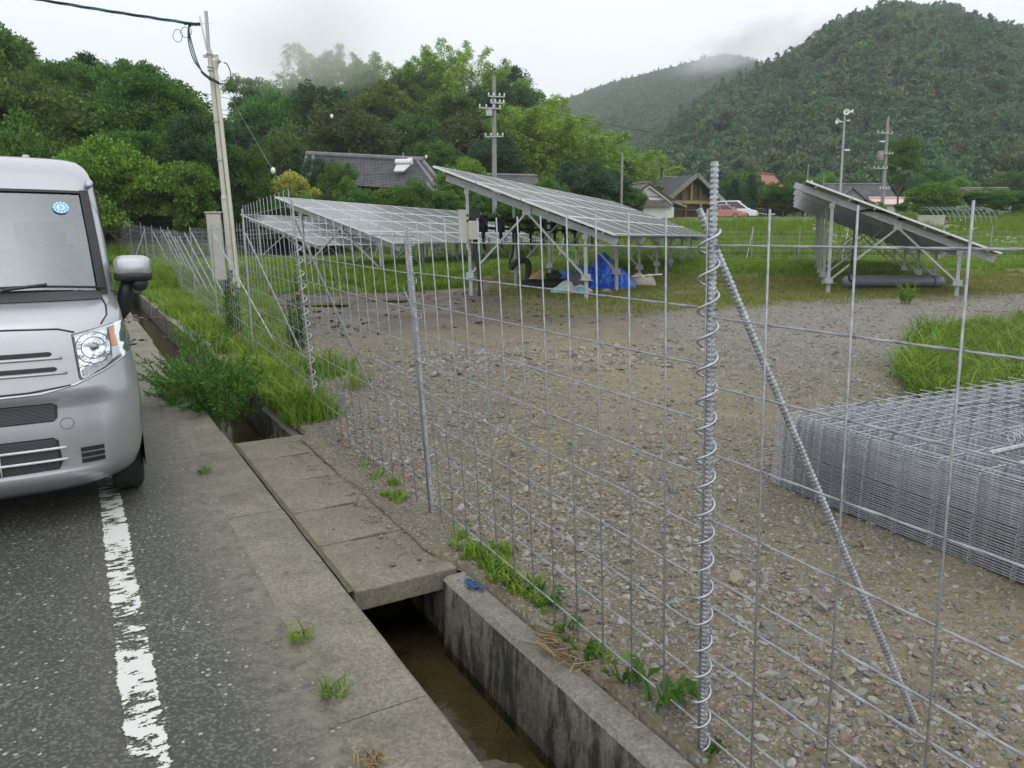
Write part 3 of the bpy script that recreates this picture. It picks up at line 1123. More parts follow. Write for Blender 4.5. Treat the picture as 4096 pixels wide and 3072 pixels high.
# ------------------------------------------------------------------ wooded hills, by bearing and elevation of their skylines
def brg(tab):
    """rows of (bearing tangent, elevation tangent)"""
    a = np.array(tab, float)
    return a[:, 0], a[:, 1]

# skylines: tan(bearing right of ahead), tan(elevation)
SK_LEFT = brg([(-1.036, 0.334), (-0.809, 0.318), (-0.64, 0.291), (-0.624, 0.282), (-0.608, 0.271), (-0.585, 0.272), (-0.557, 0.258), (-0.529, 0.247), (-0.501, 0.241), (-0.473, 0.23), (-0.461, 0.215), (-0.459, 0.189), (-0.441, 0.188), (-0.407, 0.174), (-0.381, 0.159), (-0.351, 0.125), (-0.294, 0.079)])
SK_MID = brg([(-0.436, 0.108), (-0.404, 0.142), (-0.365, 0.172), (-0.335, 0.184), (-0.299, 0.190), (-0.269, 0.196), (-0.227, 0.200), (-0.18, 0.203), (-0.151, 0.205), (-0.103, 0.206), (-0.068, 0.200), (-0.039, 0.196), (-0.027, 0.204), (-0.004, 0.196), (0.02, 0.172), (0.044, 0.160), (0.074, 0.155), (0.116, 0.130), (0.159, 0.106), (0.178, 0.080), (0.209, 0.044)])
SK_RIDGE = brg([(-0.244, 0.108), (-0.063, 0.131), (0.038, 0.166), (0.085, 0.182), (0.115, 0.193), (0.156, 0.204), (0.197, 0.213), (0.231, 0.221), (0.266, 0.231), (0.29, 0.227), (0.32, 0.221), (0.349, 0.215), (0.409, 0.204)])
SK_MTN = brg([(0.1, 0.05), (0.165, 0.108), (0.194, 0.137), (0.234, 0.174), (0.268, 0.196), (0.314, 0.22), (0.359, 0.237), (0.382, 0.253), (0.404, 0.27), (0.432, 0.282), (0.46, 0.288), (0.494, 0.295), (0.523, 0.289), (0.541, 0.291), (0.589, 0.276), (0.644, 0.263), (0.758, 0.232), (0.942, 0.193)])
SK_NEAR = brg([(0.362, 0.038), (0.421, 0.067), (0.467, 0.09), (0.513, 0.114), (0.553, 0.13), (0.581, 0.144), (0.621, 0.162), (0.655, 0.177), (0.706, 0.188), (0.824, 0.193)])

def hill_fn(sk, d0, d1, base, tree_h, back=0.6):
    def f(X, Y):
        X, Y = np.asarray(X, float), np.asarray(Y, float)
        t = X / np.maximum(Y, 1)
        el = np.interp(t, sk[0], sk[1])
        top = 1.5 + d1 * el - tree_h
        k = np.clip((Y - d0) / (d1 - d0), 0, None)
        kk = np.where(k < 1, k ** 0.92, 1 - (k - 1) * back)
        return base + np.maximum(top - base, 0) * kk
    return f

H_LEFT = hill_fn(SK_LEFT, 41, 60, 2.2, 6.5)
H_MID = hill_fn(SK_MID, 74, 112, 3.6, 9.0)
H_RIDGE = hill_fn(SK_RIDGE, 330, 1000, 14, 8)
_hm = hill_fn(SK_MTN, 150, 540, 7, 7)
_hn = hill_fn(SK_NEAR, 120, 260, 7, 6)
def spur(X, Y, s, amp):
    return vnoise(X, Y, s, 31.0) * amp + vnoise(X, Y, s * 2.3, 37.0) * amp * 0.45
def under_sky(Z, X, Y, sk, d1, tree_h):
    """no spur rises above the skyline of its own hill"""
    X, Y = np.asarray(X, float), np.asarray(Y, float)
    lim = 1.5 + np.minimum(Y, d1) * np.interp(X / np.maximum(Y, 1), sk[0], sk[1]) * (0.94 + .06 * np.clip(Y / d1, 0, 1)) - tree_h
    return np.minimum(Z, lim)
def H_MTN(X, Y):
    k = np.clip((np.asarray(Y) - 150) / 390, 0, 1)
    return under_sky(_hm(X, Y) + spur(np.asarray(X), np.asarray(Y) * 0.45, 0.011, 34) * np.sin(np.pi * k) ** 0.8, X, Y, SK_MTN, 540, 7)
def H_NEAR(X, Y):
    k = np.clip((np.asarray(Y) - 120) / 140, 0, 1)
    return under_sky(_hn(X, Y) + spur(np.asarray(X) + 400, np.asarray(Y) * 0.5, 0.02, 9) * np.sin(np.pi * k), X, Y, SK_NEAR, 260, 6)

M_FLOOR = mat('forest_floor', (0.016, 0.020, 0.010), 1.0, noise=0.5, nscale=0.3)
def hill_obj(name, fn, t0, t1, y0, y1, nx, ny):
    T = np.linspace(t0, t1, nx)
    Yv = np.linspace(y0, y1, ny)
    A, B = np.meshgrid(T, Yv, indexing='ij')
    X, Y = (A * B).ravel(), B.ravel()
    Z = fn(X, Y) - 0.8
    o = grid_obj(name, np.stack([X, Y, Z], 1), nx, ny, M_FLOOR)
    return tag(o, kind='structure')
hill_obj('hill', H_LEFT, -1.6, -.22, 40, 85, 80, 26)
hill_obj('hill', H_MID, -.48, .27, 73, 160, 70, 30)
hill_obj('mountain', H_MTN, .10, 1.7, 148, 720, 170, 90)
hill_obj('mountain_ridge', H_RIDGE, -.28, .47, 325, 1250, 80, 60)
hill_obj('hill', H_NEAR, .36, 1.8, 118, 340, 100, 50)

# --- woods on the far slopes: thousands of crowns that read as one mass
far_leaf = leaf_mat('far_leaves', (0.04, 0.06, 0.02), var=0.35, trans=0.2, inst_colors=[(0.068, 0.156, 0.081), (0.092, 0.189, 0.081), (0.116, 0.196, 0.074), (0.079, 0.176, 0.095), (0.158, 0.196, 0.089), (0.135, 0.242, 0.081), (0.062, 0.137, 0.089), (0.137, 0.17, 0.081), (0.105, 0.209, 0.081)])
FARP = proto_set('far_crown', [crown_mesh('far_a', far_leaf, 41, (4.2, 4.2, 3.0), 22, 80, .85, spread=0.42),
                               crown_mesh('far_b', far_leaf, 42, (3.6, 3.9, 3.3), 18, 90, .80, spread=0.44),
                               crown_mesh('far_c', far_leaf, 43, (4.6, 4.4, 2.6), 24, 74, .85, spread=0.40),
                               conifer_mesh('far_d', far_leaf, 44, 8.5, 2.6, 11, 90, .9)])
def woods(name, label, fn, t0, t1, y0, y1, n, seed, smin, smax, keep=None):
    rs = np.random.RandomState(seed)
    Y = np.sqrt(rs.uniform(y0 ** 2, y1 ** 2, n))
    T = rs.uniform(t0, t1, n)
    X = T * Y
    Z = fn(X, Y) - 1.2
    if keep is not None:
        k = keep(X, Y, Z)
        X, Y, Z = X[k], Y[k], Z[k]
    n = len(X)
    rot = np.zeros((n, 3))
    rot[:, 2] = rs.uniform(0, 6.28, n)
    s = rs.uniform(smin, smax, n)[:, None] * np.stack([rs.uniform(.85, 1.2, n), rs.uniform(.85, 1.2, n), rs.uniform(.8, 1.25, n)], 1)
    return scatter(name, np.stack([X, Y, Z], 1), rot, s, FARP, label)
woods('mountain_woods', 'dense mixed woodland covering the big mountain on the right', H_MTN, .105, 1.65, 160, 560, 17000, 51, .50, 1.12)
woods('ridge_woods', 'blue grey woodland on the far misty ridge', H_RIDGE, -.05, .40, 420, 1040, 10000, 52, .65, 1.2, keep=lambda X, Y, Z: Z > H_MTN(X, np.minimum(Y, 540)) * 0 + 30)
woods('near_hill_woods', 'olive woodland on the lower hill at the right edge', H_NEAR, .375, 1.75, 124, 275, 5600, 53, .48, .95)

# --- the wood behind the van and the houses: every tree on its own
def forest(rows, fn, t0, t1, palette, where, cols, group, hmin, hmax, step=1.0):
    for ri, (y, row) in enumerate(rows):
        t = t0
        while t < t1:
            yy = y * (1 + rng.uniform(-.03, .03))
            x = t * yy
            h = rng.uniform(hmin, hmax)
            z = float(fn(x, yy))
            nm, col = palette[rng.randint(len(palette))]
            wd = h * rng.uniform(0.72, 1.0)
            place = next(c for lim, c in cols if t < lim)
            tree('forest_tree', '%s tree %s %s, %s' % (nm, row, where, place), x, yy, z - 1.0, h, wd, 'broad', col, group, trunk_frac=0.12)
            t += wd * rng.uniform(0.50, 0.72) / yy * step
G1, G2, G3, G4, G5, G6 = ('mid green', MID), ('fresh green', FRESH), ('olive green', OLIVE), ('dark green', DARK), ('bluish green', BLUEG), ('brownish green', RUST)
forest([(42.5, 'at the foot of'), (46.5, 'low on'), (51, 'halfway up'), (55.5, 'high on'), (60, 'crowning')], H_LEFT, -.95, -.375, [G1, G1, G1, G2, G3, G4, G1], 'the hillside',
       [(-.62, 'above the van windscreen'), (-.56, 'above the van roof corner'), (-.50, 'above the van mirror'), (-.44, 'just left of the cream pole'), (9, 'behind the cream pole')], 'trees of the wood behind the van', 5.2, 8.0, step=1.12)
forest([(76, 'at the foot of'), (84, 'low on'), (93, 'halfway up'), (102, 'high on'), (111, 'crowning')], H_MID, -.435, .02, [G4, G1, G3, G5, G6, G1, G1, G3], 'the middle hill',
       [(-.34, 'right of the cream pole'), (-.26, 'above the blossom bush'), (-.18, 'above the tiled roof ridge'), (-.11, 'above the water heater'), (-.05, 'left of the central pole'), (9, 'behind the central pole')], 'trees of the wood behind the tiled roof', 8.0, 11.5, step=1.12)

# bamboo along the top of the middle hill and down its right flank
for (t, y, h, c) in [(-.262, 112, 13, BAMG), (-.248, 113, 14, BAMG), (-.235, 111, 12.5, BAMG), (-.205, 112, 12.5, BAMG), (-.19, 112, 13.5, BAMG), (-.172, 112, 12.5, BAMG), (-.140, 112, 12.5, BAMG), (-.125, 111, 13, BAMG),
                     (-.100, 112, 15, BAMG), (-.088, 111, 12, LIME), (-.070, 111, 13, LIME), (-.024, 108, 11.5, BAMG), (-.300, 111, 12.0, BAMG)]:
    x = t * y
    tree('bamboo_clump', 'feathery bamboo on the hill crest, ' + ('standing alone at its left end' if t < -.29 else 'in the thick of the mist' if t < -.23 else 'right of the mist' if t < -.15 else 'tallest plume right of the mist' if h > 14.5 else 'between the mist and the central pole' if t < -.05 else 'right beside the central pole'), x, y, float(H_MID(x, y)) + .2, h, 4.6, 'bamboo', c, 'bamboo on the hill crest', 'bamboo')
for i in range(34):
    t = -.015 + 0.20 * (i % 12) / 11 + rng.uniform(-.006, .006)
    y = (82, 94, 106)[i // 12] + rng.uniform(-3, 3)
    x = t * y
    z = float(H_MID(x, y)) - .5
    h = max(4.0, min(rng.uniform(8.5, 12), 1.5 + y * float(np.interp(t, SK_MID[0], SK_MID[1])) * 1.04 - z))
    nm, col = [('bright green', BAMG), ('lime green', LIME), ('bright green', BAMG), ('deeper green', (0.185, 0.310, 0.046))][rng.randint(4)]
    tree('bamboo_clump', '%s bamboo %s of the grove, %s' % (nm, ('in front', 'in the middle', 'at the back')[i // 12], 'beside the central pole' if t < .045 else 'above the dark spreading tree' if t < .10 else 'above the white storehouse' if t < .15 else 'at the low right end'), x, y, z, h, rng.uniform(4.6, 6.2), 'bamboo', col, 'bright bamboo grove', 'bamboo')
# ------------------------------------------------------------------ galvanised mesh fence on ribbed bars
M_GALV = mat('galvanised_wire', (0.34, 0.355, 0.38), 0.42, metal=0.5, noise=0.35, nscale=40, bump=0.15, bscale=200)
M_REBAR = mat('galvanised_bar', (0.40, 0.42, 0.45), 0.40, metal=0.6, noise=0.35, nscale=25, bump=0.2, bscale=120)
M_COIL = mat('bright_coil', (0.50, 0.52, 0.55), 0.30, metal=0.75, noise=0.2, nscale=30)

def rebar_mesh(name, L, r, pitch=0.0125, rib=0.28, n=8, m=M_REBAR):
    """bar along +Z with cross ribs broken by two lengthwise ridges"""
    k = int(L / pitch)
    mb = MB()
    vs = []
    zs = []
    for i in range(k):
        for f, a in ((0.0, 0), (0.22, 1), (0.5, 1), (0.72, 0)):
            zs.append(((i + f) * pitch, a))
    zs.append((L, 0))
    for z, a in zs:
        for j in range(n):
            an = 2 * math.pi * j / n
            ridge = 1.12 if j % (n // 2) == 0 else 1.0
            q = r * max(ridge, 1 + rib * a * (1 if j % (n // 2) else .5))
            vs.append((q * math.cos(an), q * math.sin(an), z))
    K = len(zs)
    fs = [(i * n + j, i * n + (j + 1) % n, (i + 1) * n + (j + 1) % n, (i + 1) * n + j) for i in range(K - 1) for j in range(n)]
    fs += [tuple(range(n - 1, -1, -1)), tuple((K - 1) * n + j for j in range(n))]
    mb.add(vs, fs)
    return mb.mesh(name, m)

def twisted_mesh(name, L, r, m=M_GALV):
    """two-strand twisted wire along +X"""
    mb = MB()
    k = int(L / 0.008)
    n = 8
    vs = []
    for i in range(k + 1):
        x = L * i / k
        tw = x / 0.055 * 2 * math.pi * 0.5
        for j in range(n):
            an = 2 * math.pi * j / n
            q = r * (0.80 + 0.30 * abs(math.cos(an)))
            vs.append((x, q * math.cos(an + tw), q * math.sin(an + tw)))
    fs = [(i * n + j, i * n + (j + 1) % n, (i + 1) * n + (j + 1) % n, (i + 1) * n + j) for i in range(k) for j in range(n)]
    mb.add(vs, fs)
    return mb.mesh(name, m)

FB = Vector((0.567, 1.942, 0.0))
FD = Vector((-0.4668, 0.8843, 0.0))
FQ = Vector((0.8843, 0.4668, 0.0))       # to the yard side
def fence(s, z, off=0.0):
    # the posts were driven in by eye: each stretch leans its own way
    ln = float(np.interp(s, [-2, 0, 2.1, 4.8, 8, 11, 60], [-.033, -.033, -.062, -.060, -.012, 0, 0]))
    bend = -3.0 * max(0.0, (s - 26) / 31) ** 1.5         # the far end follows the road round
    return FB + FD * s + FQ * (off + bend) + Vector((ln * z, 0, z))

def aim(o, p0, p1, axis):
    """place an object built along +axis from p0 towards p1"""
    p0, p1 = Vector(p0), Vector(p1)
    o.location = p0
    o.rotation_mode = 'QUATERNION'
    o.rotation_quaternion = (p1 - p0).to_track_quat(axis, 'Y' if axis != 'Y' else 'Z')

W_R = 0.0031
tw_mesh = twisted_mesh('twisted_wire', 1.0, W_R)
vb = MB()
vb.tube([(0, 0, 0), (0, 0, 0.5), (0, 0, 1.0)], W_R * 0.95, 6)
v_mesh = vb.mesh('plain_wire', M_GALV, True)

def panel(label, s0, s1, zl0, zl1, vs, zbot0, zbot1, ext=0.085, off=0.0, single=True, group='mesh panels of the fence'):
    """zl0/zl1: rail heights at the two ends; vs: places of the upright wires"""
    o = thing('mesh_panel', label, 'fence panel', fence((s0 + s1) / 2, min(zbot0, zbot1)), 0, group)
    inv = Vector(o.location)
    L = lambda s, z, e=0: fence(s, z, off + e) - inv
    ztop = lambda s: zl0[0] + (zl1[0] - zl0[0]) * (s - s0) / (s1 - s0)
    zb = lambda s: zbot0 + (zbot1 - zbot0) * (s - s0) / (s1 - s0)
    if single:
        for a, b in zip(zl0, zl1):
            w = put('rail_wire', tw_mesh, o)
            p0, p1 = L(s0, a), L(s1, b)
            aim(w, p0, p1, 'X')
            w.scale = ((p1 - p0).length, 1, 1)
        for s in vs:
            w = put('upright_wire', v_mesh, o)
            p0, p1 = L(s, zb(s), -0.007), L(s, ztop(s) + ext, -0.007)
            aim(w, p0, p1, 'Z')
            w.scale = (1, 1, (p1 - p0).length)
    else:
        a_, b_ = MB(), MB()
        for a, b in zip(zl0, zl1):
            a_.tube([L(s0, a), L(s1, b)], W_R, 5)
        for s in vs:
            b_.tube([L(s, zb(s), -0.007), L(s, ztop(s) + ext, -0.007)], W_R * 0.92, 4)
        tag(a_.build('rail_wires', M_GALV, o), kind='stuff')
        tag(b_.build('upright_wires', M_GALV, o), kind='stuff')
    return o

lin = lambda a, b, n: [a + (b - a) * i / (n - 1) for i in range(n)]
R0 = [1.480, 1.294, 1.110, 0.924, 0.736, 0.567, 0.479, 0.320, 0.156, 0.067]
R1 = [1.473, 1.317, 1.162, 1.010, 0.853, 0.696, 0.543, 0.393, 0.237, 0.084]
panel('fence panel nearest the camera, right of the tall ribbed post', 0.02, -1.95, R0, R0, [-0.195, -0.43, -0.665, -0.90, -1.135, -1.37, -1.605, -1.84], 0.0, 0.0)
panel('fence panel between the two nearest ribbed posts, over the gravel', -0.02, 2.20, R1, [z + 0.008 for z in R1], [0.012] + [0.172 + 0.166 * i for i in range(13)], 0.0, 0.0, ext=0.10)
panel('fence panel between the second and third ribbed posts', 2.08, 4.90, [1.505 - 0.188 * i for i in range(8)] + [0.06], [1.548 - 0.198 * i for i in range(8)] + [0.02], [2.175 + 0.2 * i for i in range(13)], 0.0, -0.04, ext=0.12)
panel('tall stepped fence panel between the coil post and the grey cabinet', 4.86, 8.15, [1.765 - 0.215 * i for i in range(9)], [1.74 - 0.21 * i for i in range(9)], [4.92 + 0.235 * i for i in range(14)], -0.02, 0.0, ext=0.13)
far_panels = [
    ('fence panel in front of the grey service cabinet', 8.1, 11.75, 1.59, 1.63, 1.0),
    ('fence panel just left of the grey service cabinet', 11.7, 15.6, 1.56, 1.62, 1.0),
    ('fence panel two lengths left of the grey cabinet', 15.55, 19.2, 1.50, 1.53, 1.0),
    ('fence panel beside the van mirror, above the far drain', 19.1, 22.8, 1.58, 1.66, 1.0),
    ('fence panel above the mirror, first of the far run', 22.7, 26.5, 1.62, 1.72, 1.0),
    ('fence panel above the mirror, second of the far run', 26.4, 30.0, 1.66, 1.8, 1.0),
    ('fence panel above the mirror, third of the far run', 29.9, 34.0, 1.78, 1.95, 1.0),
    ('fence panel at the far bend of the yard beyond the mirror', 33.9, 38.0, 1.92, 2.05, 1.0),
    ('fence panel past the far bend, first seen above the mirror edge', 37.9, 44.0, 2.02, 2.25, 1.0),
    ('fence panel past the far bend, close to the van pillar', 43.9, 50.0, 2.2, 2.45, 1.0),
    ('farthest fence panel, beside the van door pillar', 49.9, 57.0, 2.4, 2.7, 1.0),
]
for lab, s0, s1, z0, z1, q in far_panels:
    n = int((s1 - s0) / 0.235)
    panel(lab, s0, s1, [z0 - 0.2 * i for i in range(9)], [z1 - 0.2 * i for i in range(9)], lin(s0 + .04, s1 - .04, n), z0 - 1.6, z1 - 1.6, single=False, off=0.0)

posts = [  # s, z of foot, z of top, label
    (0.0, -0.12, 1.690, 'tall ribbed fence post nearest the camera, wrapped by a coil'),
    (2.145, -0.10, 1.545, 'ribbed fence post over the drain covers, second from the camera'),
    (4.86, -0.12, 1.800, 'ribbed fence post with a coil and an orange tag, third from the camera'),
    (8.12, -0.12, 1.840, 'ribbed fence post right of the grey service cabinet'),
    (11.72, -0.1, 1.70, 'ribbed fence post in front of the grey service cabinet'),
    (15.6, -0.1, 1.72, 'ribbed fence post left of the grey service cabinet'),
    (19.15, -0.1, 1.65, 'ribbed fence post right of the van mirror'),
    (22.75, 0.0, 1.80, 'ribbed fence post just above the van mirror'),
    (26.45, 0.0, 1.86, 'thin far fence post above the van mirror'),
    (29.95, 0.0, 1.95, 'thin far fence post beyond the van mirror'),
    (33.95, 0.1, 2.15, 'thin far fence post near the yard corner'),
    (38.0, 0.3, 2.35, 'fence post at the far bend of the yard'),
    (44.0, 0.4, 2.5, 'fence post past the far bend of the yard'),
    (50.0, 0.5, 2.7, 'last but one fence post by the van pillar'),
    (57.0, 0.6, 2.95, 'farthest fence post, by the van pillar'),
]
rb_mesh = rebar_mesh('ribbed_bar', 1.0, 0.0118)
rb_cache = {}
def ribbed(name, label, cat, p0, p1, r, group):
    L = round((Vector(p1) - Vector(p0)).length, 2)
    near = Vector(p0).length < 9
    key = (L, r, near)
    if key not in rb_cache:
        rb_cache[key] = rebar_mesh('ribbed_bar', L, r, 0.0135 if near else 0.03, 0.19 if near else 0.30, 10)
    o = put(name, rb_cache[key])
    aim(o, p0, p1, 'Z')
    return tag(o, label, cat, group)
for i, (s, z0, z1, lab) in enumerate(posts):
    o = ribbed('fence_post', lab, 'fence post', fence(s, z0, 0.001), fence(s, z1, 0.001), 0.0086 if i else 0.0094, 'ribbed bar posts of the fence')
# the second post is doubled by a shorter bar
ribbed('fence_post', 'short ribbed bar doubling the second fence post', 'fence post', fence(2.19, -0.1, 0.008), fence(2.215, 1.50, 0.008), 0.0082, 'ribbed bar posts of the fence')

braces = [  # foot, top, label
    ((1.304, 2.077, -0.06), Vector((0.504, 2.056, 1.580)), 'leaning ribbed brace of the nearest fence post, foot in the gravel at the right'),
    ((-1.37, 7.20, -0.05), fence(5.06, 1.70, 0.03), 'leaning ribbed brace of the fence post with the orange tag'),
    ((-2.60, 9.21, -0.05), fence(8.2, 1.55, 0.03), 'leaning ribbed brace behind the fence right of the grey cabinet'),
    ((-3.20, 10.1, -0.05), fence(11.74, 1.56, 0.03), 'leaning ribbed brace crossing the grey service cabinet'),
]
for p0, p1, lab in braces:
    ribbed('brace_bar', lab, 'brace', p0, p1, 0.0094, 'leaning braces of the fence')
for i, s in enumerate([15.6, 17.4, 19.15, 20.9, 22.75, 24.6, 26.45, 29.95]):
    top = fence(s, posts[min(5 + i // 2, 10)][2] - 0.12, 0.03)
    foot = Vector((top.x + 0.95, top.y - 0.55, -0.02 if s < 24 else 0.1))
    ribbed('brace_bar', 'pale brace bar leaning against the far run of the fence beyond the van mirror', 'brace', foot, top, 0.013, 'leaning braces of the far fence')

def coil_mesh(name, H, r, pitch, wr, n=12, m=M_COIL):
    mb = MB()
    k = int(H / pitch * n)
    mb.tube([(r * math.cos(2 * math.pi * i / n), r * math.sin(2 * math.pi * i / n), H * i / k) for i in range(k + 1)], wr, 5)
    return mb.mesh(name, m, True)
c1 = put('coil_tie', coil_mesh('coil', 1.50, 0.0275, 0.082, 0.0036))
aim(c1, fence(0.008, 0.02, -0.004), fence(0.008, 1.52, -0.004), 'Z')
tag(c1, 'wire coil wound down the nearest tall fence post', 'coil', 'coils lacing panels to posts')
c2 = put('coil_tie', coil_mesh('coil', 1.50, 0.034, 0.105, 0.0045))
aim(c2, fence(4.87, 0.02, 0.004), fence(4.87, 1.50, 0.004), 'Z')
tag(c2, 'wire coil wound down the fence post with the orange tag', 'coil', 'coils lacing panels to posts')
tg = MB()
tg.box((0, 0, 0), (0.055, 0.004, 0.022), rz=0.5)
o = tg.build('paper_tag', mat('orange_paper', (0.45, 0.20, 0.08), 0.8, noise=0.3, nscale=30), loc=fence(4.84, 1.045, -0.05))
o.rotation_euler = (0.2, 0.25, 0.3)
tag(o, 'small orange paper tag caught on the coil of the third post', 'tag')

# loose tie wire on the second post
tie = MB()
for q in ((0.0, 1.46), (0.02, 1.27), (-0.01, 1.09), (0.0, 0.86), (0.0, 0.07)):
    c = fence(2.15 + q[0], q[1], 0.006)
    tie.tube([c + Vector((0.024 * math.cos(t), 0.024 * math.sin(t), 0.012 * math.sin(2 * t) + 0.002 * t)) for t in np.linspace(0, 7.4, 16)], 0.0014, 4)
c = fence(2.15, 1.27, -0.01)
tie.tube([c + Vector(p) for p in ((-.03, -.02, 0), (-.035, -.02, -.02), (-.015, -.02, -.07), (.012, -.02, -.12), (.03, -.02, -.17), (.036, -.02, -.22))], 0.0016, 4)
tag(tie.build('tie_wire', M_COIL), 'thin loose wire ties on the second fence post', 'wire')

# ------------------------------------------------------------------ far boundary fence behind the arrays
def far_fence(label, p0, p1, h=1.35, sp=2.0):
    p0, p1 = Vector(p0), Vector(p1)
    L = (p1 - p0).length
    n = max(2, int(L / sp))
    o = thing('boundary_fence', label, 'fence', (p0.x, p0.y, 0), 0, 'wire fence round the field')
    b0 = Vector((p0.x, p0.y, 0))
    rails, ups = MB(), MB()
    pts = [p0.lerp(p1, i / n) for i in range(n + 1)]
    P = [Vector((p.x, p.y, float(ground_z(p.x, p.y)))) - b0 for p in pts]
    for k in range(7):
        z = 0.08 + (h - 0.1) * k / 6
        rails.tube([p + Vector((0, 0, z)) for p in P], 0.006, 4)
    for i in range(n):
        for k in range(8):
            q = P[i].lerp(P[i + 1], k / 8)
            ups.tube([q, q + Vector((0, 0, h))], 0.0055, 3)
    tag(rails.build('rail_wires', M_GALV, o), kind='stuff')
    tag(ups.build('upright_wires', M_GALV, o), kind='stuff')
    pm = MB()
    pm.tube([(0, 0, -.2), (LEAN * h, 0, h + .25)], 0.018, 6)
    pme = pm.mesh('post', M_REBAR)
    bm_ = MB()
    bm_.tube([(-0.42, -0.5, 0), (0, 0, h + .12)], 0.018, 6)
    bme = bm_.mesh('brace', M_REBAR)
    for i, p in enumerate(P):
        put('post', pme, o, p)
        if i % 2 == 0:
            put('brace', bme, o, p)
    return o
far_fence('wire boundary fence across the field behind the right array', (2.5, 34.5, 0), (34, 33.0, 0))
far_fence('wire boundary fence behind the big middle array', (-10.5, 45, 0), (2.5, 34.8, 0))
far_fence('wire boundary fence along the dark bank behind the grey cabinet', (-17.3, 35.6, 0), (-10.5, 45.0, 0))
# ------------------------------------------------------------------ solar arrays
M_ALU = mat('anodised_frame', (0.68, 0.69, 0.71), 0.40, metal=0.2, noise=0.12, nscale=20)
M_STEEL = mat('galvanised_steel', (0.40, 0.42, 0.43), 0.5, metal=0.35, noise=0.22, nscale=9)
M_BACK = mat('backsheet', (0.52, 0.50, 0.45), 0.7)
M_BLACK = mat('black_plastic', (0.012, 0.012, 0.013), 0.5, noise=0.3, nscale=30)
M_HOSE = mat('black_conduit_hose', (0.016, 0.016, 0.017), 0.6, bump=0.3, bscale=90)

m = bpy.data.materials.new('solar_cells')
m.use_nodes = True
t = m.node_tree
bs = t.nodes['Principled BSDF']
at = N(t, 'ShaderNodeAttribute', attribute_name='cell')
br = N(t, 'ShaderNodeTexBrick', Scale=1.0)
br.offset = 0.0
br.inputs['Mortar Size'].default_value = 0.025
br.inputs['Mortar Smooth'].default_value = 0.2
br.inputs['Brick Width'].default_value = 1.0
br.inputs['Row Height'].default_value = 1.0
br.inputs['Color1'].default_value = (0.030, 0.036, 0.050, 1)
br.inputs['Color2'].default_value = (0.042, 0.048, 0.062, 1)
br.inputs['Mortar'].default_value = (0.30, 0.31, 0.33, 1)
t.links.new(at.outputs['Vector'], br.inputs['Vector'])
mp = N(t, 'ShaderNodeMapping')
mp.inputs['Scale'].default_value = (1, 3, 1)
t.links.new(at.outputs['Vector'], mp.inputs['Vector'])
t.links.new(br.outputs['Color'], bs.inputs['Base Color'])
bs.inputs['Roughness'].default_value = 0.22
bs.inputs['Specular IOR Level'].default_value = 0.8
bs.inputs['Coat Weight'].default_value = 0.25
bs.inputs['Coat Roughness'].default_value = 0.1
M_CELL = m

AX = Vector((0.349, 0.937, 0))         # along the rows
AP = Vector((0.937, -0.349, 0))        # across, down the slope
MOD_L, MOD_W, GAP = 1.875, 1.118, 0.022

def module_mesh():
    """one framed module lying in x (row) / y (down slope), top at z = 0"""
    mb = MB()
    f, th = 0.030, 0.045
    L, W = MOD_L, MOD_W
    mb.box((L / 2, f / 2, -th / 2), (L, f, th), mi=0)
    mb.box((L / 2, W - f / 2, -th / 2), (L, f, th), mi=0)
    mb.box((f / 2, W / 2, -th / 2), (f, W - 2 * f, th), mi=0)
    mb.box((L - f / 2, W / 2, -th / 2), (f, W - 2 * f, th), mi=0)
    o = len(mb.v)
    mb.add([(f, f, -0.004), (L - f, f, -0.004), (L - f, W - f, -0.004), (f, W - f, -0.004)], [(0, 1, 2, 3)], 1)
    mb.add([(f, f, -0.012), (L - f, f, -0.012), (L - f, W - f, -0.012), (f, W - f, -0.012)], [(3, 2, 1, 0)], 2)
    mb.box((L / 2, W * .14, -0.026), (0.16, 0.11, 0.026), mi=3)
    me = mb.mesh('solar_module', [M_ALU, M_CELL, M_BACK, M_BLACK])
    at = me.attributes.new('cell', 'FLOAT_VECTOR', 'POINT')
    d = np.zeros((len(me.vertices), 3), np.float32)
    d[o:o + 4] = [(0, 0, 0), (10, 0, 0), (10, 6, 0), (0, 6, 0)]
    at.data.foreach_set('vector', d.ravel())
    return me
MODULE = module_mesh()

def pile_foot(mb, p, zg, zp):
    """flange with a gusset and the pipe pile under it"""
    mb.box((p[0], p[1], zp), (0.24, 0.24, 0.014), rz=0.36)
    mb.box((p[0], p[1], zp + 0.07), (0.20, 0.11, 0.13), rz=-0.36)
    mb.tube([(p[0], p[1], zp - .01), (p[0] - LEAN * (zp - zg), p[1], zg - 0.25)], 0.052, 10)

